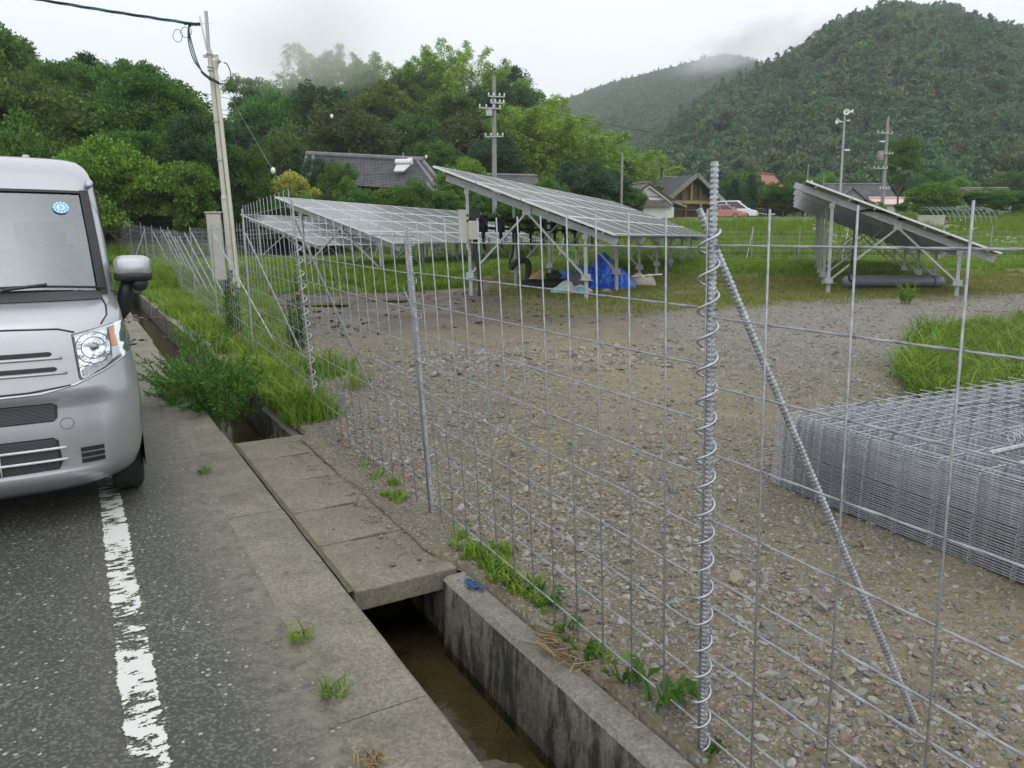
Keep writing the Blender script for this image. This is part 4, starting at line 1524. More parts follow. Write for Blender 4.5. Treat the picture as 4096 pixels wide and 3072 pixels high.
def array(label, H, W, drop, cols, frames, off, zplate, zground, step=3.13, first=0.42, over=.22):
    """H: near high corner of the glass; W: width across; drop: fall of the slope"""
    H = Vector(H)
    o = thing('solar_array', label, 'solar array', (H.x, H.y, zground), 0, 'tables of solar modules in the yard')
    inv = Vector(o.location)
    dn = (AP * W + Vector((0, 0, -drop))).normalized()
    nr = AX.cross(dn)
    if nr.z < 0:
        nr = -nr
    slope = math.hypot(W, drop)
    k = slope / (4 * MOD_W + 3 * GAP)
    M = Matrix((AX, dn, nr)).transposed().to_4x4()
    for c in range(cols):
        for r_ in range(4):
            q = put('solar_module', MODULE, o)
            q.matrix_local = Matrix.Translation(H - inv + AX * (c * (MOD_L + GAP)) + dn * (r_ * (MOD_W + GAP) * k)) @ M @ Matrix.Diagonal((1, k, 1, 1))
    at = lambda n, s, d: H + AX * n + dn * s - nr * d - inv       # along row, down slope, below glass
    # rails along the row under the modules
    for s in (0.28, 1.75, 2.95, slope - 0.28):
        mb = MB()
        mb.bar(at(0.05, s, 0.075), at(cols * (MOD_L + GAP) - 0.07, s, 0.075), 0.04, 0.05, up=nr)
        mb.build('row_rail', M_STEEL, o)
    rm, p1, p2 = None, None, None
    for i in range(frames):
        n = first + step * i
        mb = MB()
        a, b = at(n, over, 0.185), at(n, slope + 0.02, 0.185)
        mb.bar(a, b, 0.075, 0.15, up=nr)
        mb.build('rafter', M_STEEL, o)
        def under(s):
            return at(n, s / W * slope, 0.27)
        for s_, nm in ((0.75, 'high'), (3.62 * W / 4.3, 'low')):
            top = under(s_)
            foot = Vector((top.x - LEAN * (top.z - (zplate - zground)), top.y, zplate - zground))
            mb = MB()
            mb.bar(foot + Vector((0, 0, .01)), top, 0.08, 0.05, up=AX)
            mb.box(top + Vector((0, 0, -0.05)), (0.13, 0.075, 0.12), rz=-0.36)
            mb.build('post', M_STEEL, o)
            mb = MB()
            pile_foot(mb, foot, float(ground_z(foot.x + inv.x, foot.y + inv.y)) - zground, zplate - zground)
            mb.build('pile', M_STEEL, o)
            ap = under(2.25 * W / 4.3)
            mb = MB()
            e = (ap - foot).normalized()
            mb.bar(foot + e * 0.10 + Vector((0, 0, .06)) + AX * -0.035, ap + AX * -0.035, 0.045, 0.065, up=AX)
            mb.build('brace', M_STEEL, o)
        mb = MB()
        mb.box(under(2.25 * W / 4.3) + Vector((0, 0, .03)) + AX * -0.075, (0.20, 0.012, 0.17), rz=-0.36)
        mb.build('gusset', M_STEEL, o)
    return o

ARR_C = array('large solar array in the middle with inverters under its high edge', (-1.814, 18.0 * .981 + 0.0, 3.13), 4.30, 1.55, 10, 7, 0, 0.56, 0.06)
ARR_D = array('solar array at the right seen from below, a grey roll lying under it', (7.28, 18.9, 2.90), 4.35, 1.74, 7, 5, 0, 0.36, 0.16, step=3.1, over=-.22)
ARR_B = array('pale solar array left of the middle, standing on the grass bench', (-7.64, 24.55, 2.80), 4.32, 1.46, 8, 6, 0, 0.47, 0.44, step=2.9)
ARR_A = array('smallest solar array at the far left, behind the fence panels', (-13.1, 36.6, 2.62), 4.32, 1.46, 3, 3, 0, 0.52, 0.44, step=2.5)
# ------------------------------------------------------------------ silver van, nose towards the camera
M_PAINT = mat('silver_paint', (0.44, 0.45, 0.48), 0.30, metal=0.62, noise=0.05, nscale=3, coat=0.6)
M_TRIM = mat('black_trim', (0.018, 0.018, 0.020), 0.45)
M_RUBBER = mat('tyre_rubber', (0.020, 0.020, 0.020), 0.8, noise=0.3, nscale=20)
M_RIM = mat('steel_wheel', (0.35, 0.36, 0.38), 0.4, metal=0.6)
M_CHROME = mat('reflector_chrome', (0.80, 0.81, 0.83), 0.12, metal=1.0, bump=0.9, bscale=18)
M_FINS = mat('radiator_fins', (0.10, 0.105, 0.11), 0.5, metal=0.4)
M_SEAT = mat('grey_seat', (0.16, 0.165, 0.175), 0.9, noise=0.15)
M_DASH = mat('dashboard', (0.10, 0.105, 0.11), 0.7)
M_WHITE = mat('white_plastic', (0.75, 0.76, 0.77), 0.4)
M_LEDGE = mat('cowl_grey', (0.055, 0.057, 0.062), 0.6)

def glass_mat(name, refl, tint, rough=0.02, drops=False):
    m = bpy.data.materials.new(name)
    m.use_nodes = True
    t = m.node_tree
    t.nodes.clear()
    out = N(t, 'ShaderNodeOutputMaterial')
    gl = N(t, 'ShaderNodeBsdfGlossy')
    gl.inputs['Roughness'].default_value = rough
    gl.inputs['Color'].default_value = (0.93, 0.97, 1.0, 1)
    tr = N(t, 'ShaderNodeBsdfTransparent')
    tr.inputs['Color'].default_value = (*tint, 1)
    lw = N(t, 'ShaderNodeFresnel')
    lw.inputs['IOR'].default_value = 1.45
    mr = N(t, 'ShaderNodeMapRange')
    mr.inputs['To Min'].default_value = refl
    mr.inputs['To Max'].default_value = 1.0
    t.links.new(lw.outputs[0], mr.inputs['Value'])
    mx = N(t, 'ShaderNodeMixShader')
    t.links.new(mr.outputs['Result'], mx.inputs[0])
    t.links.new(tr.outputs[0], mx.inputs[1])
    t.links.new(gl.outputs[0], mx.inputs[2])
    last = mx.outputs[0]
    if drops:
        co = N(t, 'ShaderNodeTexCoord')
        vo = N(t, 'ShaderNodeTexVoronoi', Scale=42.0)
        t.links.new(co.outputs['Object'], vo.inputs['Vector'])
        bp = N(t, 'ShaderNodeBump', Strength=0.10, Distance=0.004)
        mr2 = N(t, 'ShaderNodeMapRange')
        mr2.inputs['From Max'].default_value = 0.30
        t.links.new(vo.outputs['Distance'], mr2.inputs['Value'])
        t.links.new(mr2.outputs['Result'], bp.inputs['Height'])
        t.links.new(bp.outputs['Normal'], gl.inputs['Normal'])
    t.links.new(last, out.inputs['Surface'])
    return m
M_SCREEN = glass_mat('windscreen_glass', 0.19, (0.46, 0.53, 0.56), 0.03, drops=True)
M_SIDEGL = glass_mat('side_glass', 0.12, (0.35, 0.38, 0.38))
M_LENS = glass_mat('lamp_lens', 0.05, (0.93, 0.95, 0.96))

# local frame: x to the van's own left (right in the picture), y rearwards, z up; origin on the road under the nose
VZ = [.17, .20, .24, .265, .285, .305, .32, .38, .45, .52, .58, .605, .628, .65, .68, .74, .80, .86, .92, .96, 1.00, 1.03, 1.06, 1.085, 1.10, 1.118, 1.135]
VY = [.14, .085, .045, .030, .020, .014, .010, .002, .000, .004, .012, .013, .014, .017, .022, .030, .038, .046, .056, .066, .085, .110, .155, .22, .275, .330, .352]
VH = [.60, .66, .695, .706, .714, .720, .724, .736, .743, .745, .745, .744, .743, .741, .739, .733, .726, .718, .709, .703, .698, .695, .692, .689, .687, .684, .682]
WS0, WS1 = 1.135, 1.70
for q in np.linspace(0, 1, 11)[1:]:
    z_ = WS0 + (WS1 - WS0) * q
    VZ.append(z_)
    VY.append(.352 + .355 * q ** 1.08)
    VH.append(.682 - .028 * q - .010 * q * q)
VZ += [1.73, 1.77, 1.81, 1.85, 1.885, 1.91, 1.93, 1.94]
VY += [.735, .78, .845, .935, 1.06, 1.22, 1.48, 1.75]
VH += [.642, .636, .625, .605, .575, .525, .43, .26]
VZ, VY, VH = map(np.array, (VZ, VY, VH))
REAR = 3.30
def corner(z):
    return np.interp(z, [.17, .3, .6, .9, 1.1, 1.7, 1.94], [.30, .27, .25, .24, .20, .17, .14])
def recess(x, z):
    # the middle of the bumper is pressed in round the intakes
    a = abs(x)
    return .026 * float((1 - ss(.535, .600, a)) * ss(.262, .305, z) * (1 - ss(.605, .650, z)))
def front(x, z, out=0.0):
    """a point of the nose skin"""
    hw, y0, c = float(np.interp(z, VZ, VH)), float(np.interp(z, VZ, VY)), float(corner(z))
    f = min(1.0, abs(x) / hw)
    y = y0 + c * (1 - max(0.0, 1 - f ** 3.6) ** 0.5) + recess(x, z)
    # outward direction, approximately
    e = 0.01
    f2 = min(1.0, (abs(x) + e) / hw)
    dy = (c * (1 - max(0.0, 1 - f2 ** 3.6) ** 0.5) + y0 + recess(x, z) - y) / e
    zz = min(VZ[-1] - .011, z)
    dz = (float(np.interp(zz + .01, VZ, VY)) - float(np.interp(zz - .01, VZ, VY))) / .02
    nx, ny, nz = dy * (1 if x >= 0 else -1), -1.0, dz
    L = math.sqrt(nx * nx + 1 + nz * nz)
    return Vector((x + out * nx / L, y + out * ny / L, z + out * nz / L))

FK = [0, .12, .25, .38, .5, .6, .66, .71, .755, .80, .845, .88, .915, .945, .97, .987, 1.0]
SK = [.06, .14, .26, .38, .5, .62, .74, .86, .94, 1.0]

van = thing('parked_van', 'silver boxy kei van parked on the road, nose towards the camera', 'van', (0, 0, 0))
VAN_A, VAN_B = 4.30, -0.520
p = road(VAN_A, VAN_B, 0.006)
van.location = p
van.rotation_euler = (0, 0, TH)

def section(z, hw, y0, c):
    right = [(hw * f, y0 + c * (1 - max(0, 1 - f ** 3.6) ** 0.5) + recess(hw * f, z)) for f in FK]
    ys = y0 + c
    yr = REAR - (0.05 if z > 1.1 else 0.0) - 0.16 * max(0, (z - 1.7) / .24) ** 2
    side = [(hw + (0.004 * math.sin(s * 3.14)), ys + (yr - .12 - ys) * s) for s in SK]
    rear = [(hw - .035, yr - .035), (hw - .12, yr), (hw * .45, yr + .012), (0, yr + .015)]
    half = right + side + rear
    full = half + [(-x, y) for x, y in half[-2:0:-1]]
    return full
secs = [section(z, h, y, float(corner(z))) for z, y, h in zip(VZ, VY, VH)]
K = len(secs[0])
nF = len(FK)
iW0 = list(VZ).index(WS0)
iW1 = [i for i, z in enumerate(VZ) if abs(z - WS1) < 1e-6][0]
jglass = FK.index(.915)
mb = MB()
vs = [(x, y, z) for z, sec in zip(VZ, secs) for x, y in sec]
fs = []
for i in range(len(VZ) - 1):
    for j in range(K):
        j2 = (j + 1) % K
        fj = min(j, K - j - 1)
        if iW0 <= i < iW1 and fj < jglass:
            continue                                  # windscreen opening
        if 1.16 <= VZ[i] < 1.60 and nF + 1 <= fj <= nF + 8:
            continue                                  # side windows
        if 1.16 <= VZ[i] < 1.58 and fj >= nF + len(SK) + 1:
            continue                                  # tailgate window
        fs.append((i * K + j, i * K + j2, (i + 1) * K + j2, (i + 1) * K + j))
fs.append(tuple((len(VZ) - 1) * K + j for j in range(K)))
fs.append(tuple(range(K - 1, -1, -1)))
mb.add(vs, fs)
body = mb.build('body', M_PAINT, van, smooth=True)
body.data.polygons[-1].use_smooth = False

def skin(name, quads, m, parent=van, smooth=True, mirror=False):
    """patch following the nose: list of (x0,x1,z0,z1,out,nx,nz) or explicit grids"""
    mb = MB()
    for (x0, x1, z0, z1, out, nx, nz) in quads:
        for sgn in ((1, -1) if mirror else (1,)):
            o = len(mb.v)
            for i in range(nz + 1):
                for j in range(nx + 1):
                    a, b = (x0(z0 + (z1 - z0) * i / nz), x1(z0 + (z1 - z0) * i / nz)) if callable(x0) else (x0, x1)
                    x = a + (b - a) * j / nx
                    mb.v.append(tuple(front(sgn * x, z0 + (z1 - z0) * i / nz, out)))
            for i in range(nz):
                for j in range(nx):
                    q = (o + i * (nx + 1) + j, o + i * (nx + 1) + j + 1, o + (i + 1) * (nx + 1) + j + 1, o + (i + 1) * (nx + 1) + j)
                    mb.f.append(q if sgn > 0 else q[::-1])
                    mb.mi.append(0)
    return mb.build(name, m, parent, smooth=smooth)

def poly_skin(name, pts, m, out, thick=0.0, parent=van, sub=6):
    """a closed outline in (x, z) laid on the nose, given a rim if thick"""
    mb = MB()
    ring = []
    n = len(pts)
    for i in range(n):
        a, b = pts[i], pts[(i + 1) % n]
        for k in range(sub):
            ring.append((a[0] + (b[0] - a[0]) * k / sub, a[1] + (b[1] - a[1]) * k / sub))
    cx, cz = sum(q[0] for q in ring) / len(ring), sum(q[1] for q in ring) / len(ring)
    levels = [1.0, .8, .55, .3, 0.05]
    o = 0
    R_ = len(ring)
    for L in levels:
        for q in ring:
            mb.v.append(tuple(front(cx + (q[0] - cx) * L, cz + (q[1] - cz) * L, out)))
    for l in range(len(levels) - 1):
        for j in range(R_):
            mb.f.append((l * R_ + j, l * R_ + (j + 1) % R_, (l + 1) * R_ + (j + 1) % R_, (l + 1) * R_ + j))
    mb.f.append(tuple((len(levels) - 1) * R_ + j for j in range(R_)))
    if thick:
        b0 = len(mb.v)
        for q in ring:
            mb.v.append(tuple(front(q[0], q[1], out - thick)))
        for j in range(R_):
            mb.f.append((b0 + j, b0 + (j + 1) % R_, (j + 1) % R_, j))
    mb.mi = [0] * len(mb.f)
    return mb.build(name, m, parent, smooth=True)

def line_skin(name, pts, w, m, out=0.003, parent=van, sub=10, sides=(1,)):
    mb = MB()
    for sg in sides:
        P = []
        for a, b in zip(pts[:-1], pts[1:]):
            for k in range(sub):
                P.append((a[0] + (b[0] - a[0]) * k / sub, a[1] + (b[1] - a[1]) * k / sub))
        P.append(pts[-1])
        mb.tube([front(sg * x, z, out) for x, z in P], w, 5)
    return mb.build(name, m, parent)

# windscreen with its black surround, wipers, cowl
hwz = lambda z: float(np.interp(z, VZ, VH))
skin('windscreen', [(lambda z: -hwz(z) * .885, lambda z: hwz(z) * .885, WS0 + .012, WS1 - .008, -0.006, 22, 12)], M_SCREEN)
skin('screen_surround', [(lambda z: hwz(z) * .878, lambda z: hwz(z) * .945, WS0 - .008, WS1 + .006, 0.004, 5, 10)], M_TRIM, mirror=True)
skin('screen_edge', [(-.585, .585, WS1 - .012, WS1 + .002, 0.003, 24, 1)], M_TRIM)
skin('cowl', [(lambda z: -hwz(z) * .90, lambda z: hwz(z) * .90, 1.105, 1.152, 0.006, 30, 3)], M_LEDGE)
wp = MB()
for x0, x1, z0, z1 in ((.62, .02, 1.158, 1.166), (.04, -.56, 1.156, 1.170)):
    wp.tube([front(x0 + (x1 - x0) * k / 10, z0 + (z1 - z0) * k / 10 + .012 * math.sin(k / 10 * 3.14), .022) for k in range(11)], .007, 5)
    wp.tube([front(x0 + (x1 - x0) * .85, 1.125, .012), front(x0 + (x1 - x0) * .72, 1.158, .034), front(x0 + (x1 - x0) * .42, z0 + .020, .036)], .009, 5)
wp.build('wiper', M_TRIM, van)
# inspection sticker, round, blue
st = MB()
cx_, cz_ = .470, 1.605
n = 20
for rr in (0.0405,):
    ring = [front(cx_ + rr * math.cos(2 * math.pi * k / n), cz_ + rr * .84 * math.sin(2 * math.pi * k / n), .001) for k in range(n)]
    st.add(ring, [tuple(range(n))])
stk = st.build('round_sticker', mat('sticker_blue', (0.16, 0.42, 0.72), 0.5), van)
st = MB()
for k in range(12):
    a = 2 * math.pi * k / 12
    c = (cx_ + .031 * math.cos(a), cz_ + .026 * math.sin(a))
    ring = [front(c[0] + .0055 * math.cos(2 * math.pi * q / 6), c[1] + .0055 * math.sin(2 * math.pi * q / 6), .0025) for q in range(6)]
    st.add(ring, [tuple(range(6))])
ring = [front(cx_ + .021 * math.cos(2 * math.pi * k / n), cz_ + .0175 * math.sin(2 * math.pi * k / n), .0025) for k in range(n)]
st.add(ring, [tuple(range(n))])
st.build('sticker_print', mat('sticker_pale', (0.62, 0.78, 0.90), 0.5), stk)
# figures on it
st = MB()
def seg(x0, z0, x1, z1):
    st.tube([front(x0, z0, .004), front(x1, z1, .004)], .0013, 4)
fx = cx_ - .008
for (x0, z0, x1, z1) in ((0, .009, .007, .009), (.007, .009, .007, 0), (0, 0, .007, 0), (.007, 0, .007, -.009), (0, -.009, .007, -.009), (.014, .009, .014, -.009)):
    seg(fx + x0, cz_ + z0, fx + x1, cz_ + z1)
st.build('sticker_figures', mat('sticker_ink', (0.10, 0.30, 0.62), 0.5), stk)

# bonnet shut lines
line_skin('bonnet_gap', [(0, .985), (.2, .983), (.40, .976), (.47, .955)], .005, M_TRIM, .001, sides=(1, -1))
line_skin('wing_gap', [(.590, .985), (.622, 1.03), (.625, 1.075), (.610, 1.115)], .0045, M_TRIM, .001, sides=(1, -1))
line_skin('pillar_gap', [(.66, 1.145), (.695, 1.130)], .0025, M_TRIM, .0005, sides=(1, -1))

# headlamps: outline, chrome bowl, bulb, amber corner, clear lens
for sg in (1, -1):
    P = lambda L: [(sg * (.455 + (x - .402) * .80), z) for x, z in L][::sg]
    h = poly_skin('headlight', P([(.402, .945), (.56, .972), (.690, .995), (.722, .90), (.718, .835), (.62, .770), (.50, .722), (.436, .700), (.418, .72)]), M_TRIM, .0015)
    poly_skin('bowl', P([(.418, .932), (.56, .958), (.598, .964), (.608, .91), (.604, .795), (.575, .772), (.49, .733), (.442, .716), (.430, .73)]), M_CHROME, .0045, parent=h)
    poly_skin('lamp_edge', P([(.408, .938), (.56, .967), (.680, .989), (.684, .979), (.56, .955), (.418, .927)]), M_WHITE, .0085, parent=h)
    poly_skin('lower_fins', P([(.437, .762), (.50, .778), (.60, .812), (.668, .850), (.668, .832), (.575, .774), (.49, .737), (.443, .720)]), mat('lamp_silver', (0.42, 0.43, 0.45), .3, metal=.5, noise=.4, nscale=60), .0075, parent=h)
    poly_skin('amber_lamp', P([(.604, .962), (.672, .972), (.684, .905), (.682, .875), (.612, .868)]), mat('amber', (0.80, 0.22, 0.02), .25), .0105, parent=h)
    poly_skin('clear_corner', P([(.612, .864), (.682, .871), (.690, .835), (.612, .800)]), mat('lamp_white', (0.66, 0.67, 0.68), .25), .0075, parent=h)
    # round reflector and bulb cap
    rb = MB()
    c = front(sg * .545, .872, .006)
    rb.lathe([(.001, -.012), (.017, -.010), (.019, 0), (.017, .004), (.024, .006), (.024, .010)], 14, 'Y', c)
    rb.build('bulb', mat('bulb_cap', (0.30, 0.30, 0.31), .25, metal=.7), h, smooth=True)
    rn = MB()
    for r0, dz_ in ((.088, 1.0), (.060, .95)):
        rn.tube([front(sg * (.545 + r0 * .90 * math.cos(q)), .868 + r0 * .92 * math.sin(q), .0075) for q in np.linspace(.35, 5.9, 26)], .0022, 4)
    rn.build('reflector_ring', M_FINS, h)
    poly_skin('lens', P([(.404, .944), (.56, .971), (.689, .994), (.721, .90), (.717, .836), (.62, .771), (.50, .724), (.437, .702), (.420, .72)]), M_LENS, .013, parent=h)

# grille slots
for z0, z1, x1 in ((.842, .866, .365), (.765, .789, .380)):
    s_ = poly_skin('grille_slot', [(-x1, z1), (x1 - .012, z1), (x1 - .002, z1 - .006), (x1, (z0 + z1) / 2), (x1 - .002, z0 + .006), (x1 - .012, z0), (-x1, z0)], M_TRIM, .002)
    lp = MB()
    lp.tube([front(x, z0 - .010, .004) for x in np.linspace(-x1 - .03, x1 + .04, 30)], .0085, 6)
    lp.build('slot_lip', M_PAINT, s_, smooth=True)
line_skin('bumper_gap', [(0, .668), (.25, .672), (.43, .690)], .0045, M_TRIM, .002, sides=(1, -1))
# upper and lower bumper openings with fins and bars
op = poly_skin('upper_intake', [(-.36, .615), (.34, .615), (.362, .60), (.358, .545), (.34, .528), (-.36, .528)], M_TRIM, .003)
fm = MB()
for z in np.linspace(.537, .606, 12):
    fm.tube([front(x, z, .0055) for x in np.linspace(-.34, .345, 16)], .0018, 4)
fm.build('fin', M_FINS, op)
op = poly_skin('lower_intake', [(-.40, .455), (.330, .455), (.350, .44), (.357, .335), (.340, .300), (-.40, .292)], M_TRIM, .003)
fm = MB()
for z in np.linspace(.305, .445, 24):
    fm.tube([front(x, z, .0055) for x in np.linspace(-.38, .340, 16)], .0016, 4)
fm.build('fin', M_FINS, op)
fm = MB()
for z in (.405, .350):
    fm.tube([front(x, z, .011) for x in np.linspace(-.41, .380, 18)], .0065, 6)
fm.tube([front(.10, z, .010) for z in np.linspace(.30, .45, 5)], .004, 5)
fm.build('intake_bar', M_ALU, op, smooth=True)
for sg in (1, -1):
    sl = MB()
    for z in (.378, .350, .322):
        o = len(sl.v)
        pts = [front(sg * x, z + d, .003) for d in (-.0105, .0105) for x in (.440, .475, .510, .545)]
        sl.add(pts, [(0, 1, 5, 4), (1, 2, 6, 5), (2, 3, 7, 6)] if sg > 0 else [(4, 5, 1, 0), (5, 6, 2, 1), (6, 7, 3, 2)])
    sl.build('fog_slot', M_TRIM, van)
line_skin('tow_cap', [(.395 + .030 * math.cos(a), .512 + .026 * math.sin(a)) for a in np.linspace(0, 6.283, 17)], .0013, M_LEDGE, .001, sub=2)
# bumper relief: raised shoulder line of the lower bumper
line_skin('bumper_crease', [(.0, .655), (.3, .662), (.45, .690), (.58, .745), (.70, .815)], .006, M_PAINT, -.001, sides=(1, -1))
pl = MB()
pl.box((-.19, -.012, .485), (.33, .012, .165))
pl.build('number_plate', mat('plate_yellow', (0.65, 0.50, 0.06), .4), van)

# door mirrors on their black arms
for sg in (1, -1):
    mh = MB()
    cx0 = sg * .785
    prof = [(0, .02), (.045, .085), (.055, .105), (.04, .115), (-.03, .118)]
    for i, (dy, s_) in enumerate([(-.075, .55), (-.06, .85), (-.02, 1.0), (.03, .98), (.06, .90)]):
        for j in range(20):
            a = 2 * math.pi * j / 20
            ca, sa = math.cos(a), math.sin(a)
            ex = abs(ca) ** .55 * (1 if ca > 0 else -1)
            ez = abs(sa) ** .55 * (1 if sa > 0 else -1)
            mh.v.append((cx0 + ex * .096 * s_, .56 + dy, 1.268 + ez * .072 * s_))
    mh.f = [(i * 20 + j, i * 20 + (j + 1) % 20, (i + 1) * 20 + (j + 1) % 20, (i + 1) * 20 + j) for i in range(4) for j in range(20)]
    mh.f += [tuple(range(19, -1, -1)), tuple(80 + j for j in range(20))]
    mh.mi = [0] * len(mh.f)
    mir = mh.build('mirror', M_PAINT, van, smooth=True)
    lo = MB()
    for i, (dy, s_) in enumerate([(-.078, .60), (-.055, .93), (.0, 1.03), (.062, .98)]):
        for j in range(20):
            a = 2 * math.pi * j / 20
            ca, sa = math.cos(a), math.sin(a)
            ex = abs(ca) ** .5 * (1 if ca > 0 else -1)
            ez = abs(sa) ** .5 * (1 if sa > 0 else -1)
            lo.v.append((cx0 + ex * .096 * s_, .562 + dy, 1.222 + ez * .033 * s_))
    lo.f = [(i * 20 + j, i * 20 + (j + 1) % 20, (i + 1) * 20 + (j + 1) % 20, (i + 1) * 20 + j) for i in range(3) for j in range(20)]
    lo.f += [tuple(range(19, -1, -1)), tuple(60 + j for j in range(20))]
    lo.mi = [0] * len(lo.f)
    lo.build('mirror_base', M_TRIM, mir, smooth=True)
    lo = MB()
    lo.lathe([(.044, .02), (.040, -.022), (.028, -.046), (.012, -.05)], 12, 'Z', (sg * .812, .545, 1.185))
    lo.tube([(sg * .755, .58, 1.20), (sg * .738, .60, 1.12), (sg * .72, .62, 1.02), (sg * .69, .63, .965)], [.030, .040, .040, .030], 10)
    lo.build('mirror_arm', M_TRIM, mir, smooth=True)

# drip rail bulge over the pillar, roof ribs
for sg in (1, -1):
    dr = MB()
    dr.tube([(sg * (.605 + .012), .80, 1.735), (sg * .622, .88, 1.752), (sg * .622, 1.4, 1.770), (sg * .62, 3.05, 1.760)], [.016, .022, .018, .014], 8)
    dr.build('roof_gutter', M_PAINT, van, smooth=True)
rr_ = MB()
for x in (-.30, .0, .30):
    rr_.tube([(x, 1.60, 1.932), (x, 1.75, 1.946), (x, 3.0, 1.944)], [.02, .028, .028], 6)
rr_.build('roof_rib', M_PAINT, van, smooth=True)

# side doors and glass (edge on from the photograph)
for sg in (1, -1):
    sd = MB()
    for y in (.78, 1.62, 2.55):
        sd.tube([(sg * (hwz(z) + .003), y - (0.10 if (z > 1.15 and y < 1) else 0) * 0, z) for z in np.linspace(.36, 1.70, 14)], .004, 4)
    sd.build('door_gap', M_TRIM, van)
    sg_ = MB()
    for y0, y1 in ((.98, 1.58), (1.66, 2.50), (2.58, 3.08)):
        n_ = 8
        o = len(sg_.v)
        for z in np.linspace(1.17, 1.625, n_):
            e = .10 * (z - 1.17) / .45 if y0 < 1 else 0
            sg_.v += [(sg * (hwz(z) - .004), y0 + e, z), (sg * (hwz(z) - .004), y1, z)]
        for i in range(n_ - 1):
            q = (o + 2 * i, o + 2 * i + 1, o + 2 * i + 3, o + 2 * i + 2)
            sg_.f.append(q)
            sg_.mi.append(0)
    sg_.build('side_window', M_SIDEGL, van)
    hd = MB()
    hd.box((sg * .742, 1.50, .98), (.03, .16, .035))
    hd.build('door_handle', M_PAINT, van)
sg_ = MB()
sg_.box((0, REAR - .035, 1.38), (1.10, .012, .42))
sg_.build('tailgate_window', M_SIDEGL, van)

# cabin: floor, dash, seats, wheel
cb = MB()
cb.box((0, .62, 1.06), (1.22, .42, .10))
cb.box((.30, .70, 1.12), (.34, .20, .06))
cb.build('dashboard', M_DASH, van)
cb = MB()
cb.box((0, 1.9, .62), (1.30, 2.5, .06))
cb.build('cabin_floor', M_DASH, van)
for x in (-.33, .33):
    s_ = MB()
    s_.box((x, 1.42, 1.06), (.44, .16, .62), mat3=Matrix.Rotation(-.16, 3, 'X'))
    s_.box((x, 1.20, .80), (.44, .48, .14))
    so = s_.build('seat', M_SEAT, van)
    bevel(so, .05, 3)
    s_ = MB()
    s_.box((x, 1.49, 1.46), (.26, .10, .17))
    bevel(s_.build('headrest', M_SEAT, so), .03, 3)
sw = MB()
sw.tube([(.33 + .18 * math.cos(a), .86 + .10 * math.sin(a), 1.13 + .15 * math.sin(a)) for a in np.linspace(0, 6.283, 28)], .015, 6)
sw.build('steering_wheel', M_TRIM, van)

# wheels in dark arches
for x in (-.655, .655):
    for y in (.62, 2.86):
        w = MB()
        w.lathe([(.17, -.078), (.235, -.080), (.262, -.066), (.270, -.03), (.270, .03), (.262, .066), (.235, .080), (.17, .078)], 28, 'X', (x, y, .27))
        wo = w.build('wheel', M_RUBBER, van, smooth=True)
        w = MB()
        sx = 1 if x > 0 else -1
        w.lathe([(.02, sx * .060), (.05, sx * .060), (.06, sx * .045), (.13, sx * .040), (.168, sx * .072), (.174, sx * .074)], 20, 'X', (x, y, .27), cap=False)
        w.build('rim', M_RIM, wo, smooth=True)
ub = MB()
ub.box((0, 1.75, .235), (1.16, 3.0, .10))
ub.build('underbody', M_TRIM, van)
for x in (-.735, .735):
    for y in (.62, 2.86):
        a_ = MB()
        pts = [(x + (.006 if x > 0 else -.006), y + .325 * math.cos(q), .27 + .325 * math.sin(q)) for q in np.linspace(-.25, 3.39, 20)]
        a_.add(pts, [tuple(range(20))] if x > 0 else [tuple(range(19, -1, -1))])
        a_.build('wheel_arch', M_TRIM, van)

# final proportions measured on the picture: taller nose, shallower screen
def van_z(z):
    return float(np.interp(z, [-1, 0, .17, .45, .70, 1.0, 1.135, 1.70, 1.94, 3], [-1, 0, .175, .487, .765, 1.062, 1.190, 1.755, 2.005, 3.06]))
seen = set()
def settle(o):
    for ch in o.children:
        if ch.type == 'MESH' and ch.data.name not in seen:
            seen.add(ch.data.name)
            for v in ch.data.vertices:
                v.co.z = van_z(v.co.z)
                v.co.x *= 1.03
        settle(ch)
settle(van)
# ------------------------------------------------------------------ stack of spare mesh panels behind the fence
E1 = Vector((0.42, -0.907, 0)).normalized()
E2 = Vector((0.907, 0.42, 0)).normalized()
SA = Vector((1.613, 4.341, 0))
c_long = [0.004 + 0.162 * i for i in range(17)]                   # wires parallel to E1, spaced along E2
c_cross = [0.06, 0.155, 0.25, 0.345, 0.44, 0.54, 0.64, 0.84, 1.04, 1.24, 1.44, 1.64, 1.84, 1.96]
M_STACK = mat('stacked_wire', (0.47, 0.49, 0.53), 0.38, metal=0.5, noise=0.35, nscale=60)
def stack_mesh(seed, fine=False):
    rs = np.random.RandomState(seed)
    mb = MB()
    r = 0.0034
    for x in c_long:
        mb.tube([(x, -0.03, r), (x, 0.99, r * .6), (x, 2.02, r)], r, 5)
    for y in c_cross:
        mb.tube([(-0.028, y, -r), (1.3, y, -r * .5), (2.70, y, -r)], r, 5)
    return mb.mesh('mesh_panel', M_STACK)
SM = [stack_mesh(i) for i in range(3)]
SROT = math.atan2(E2.y, E2.x)
NST = 36
rs_ = np.random.RandomState(4)
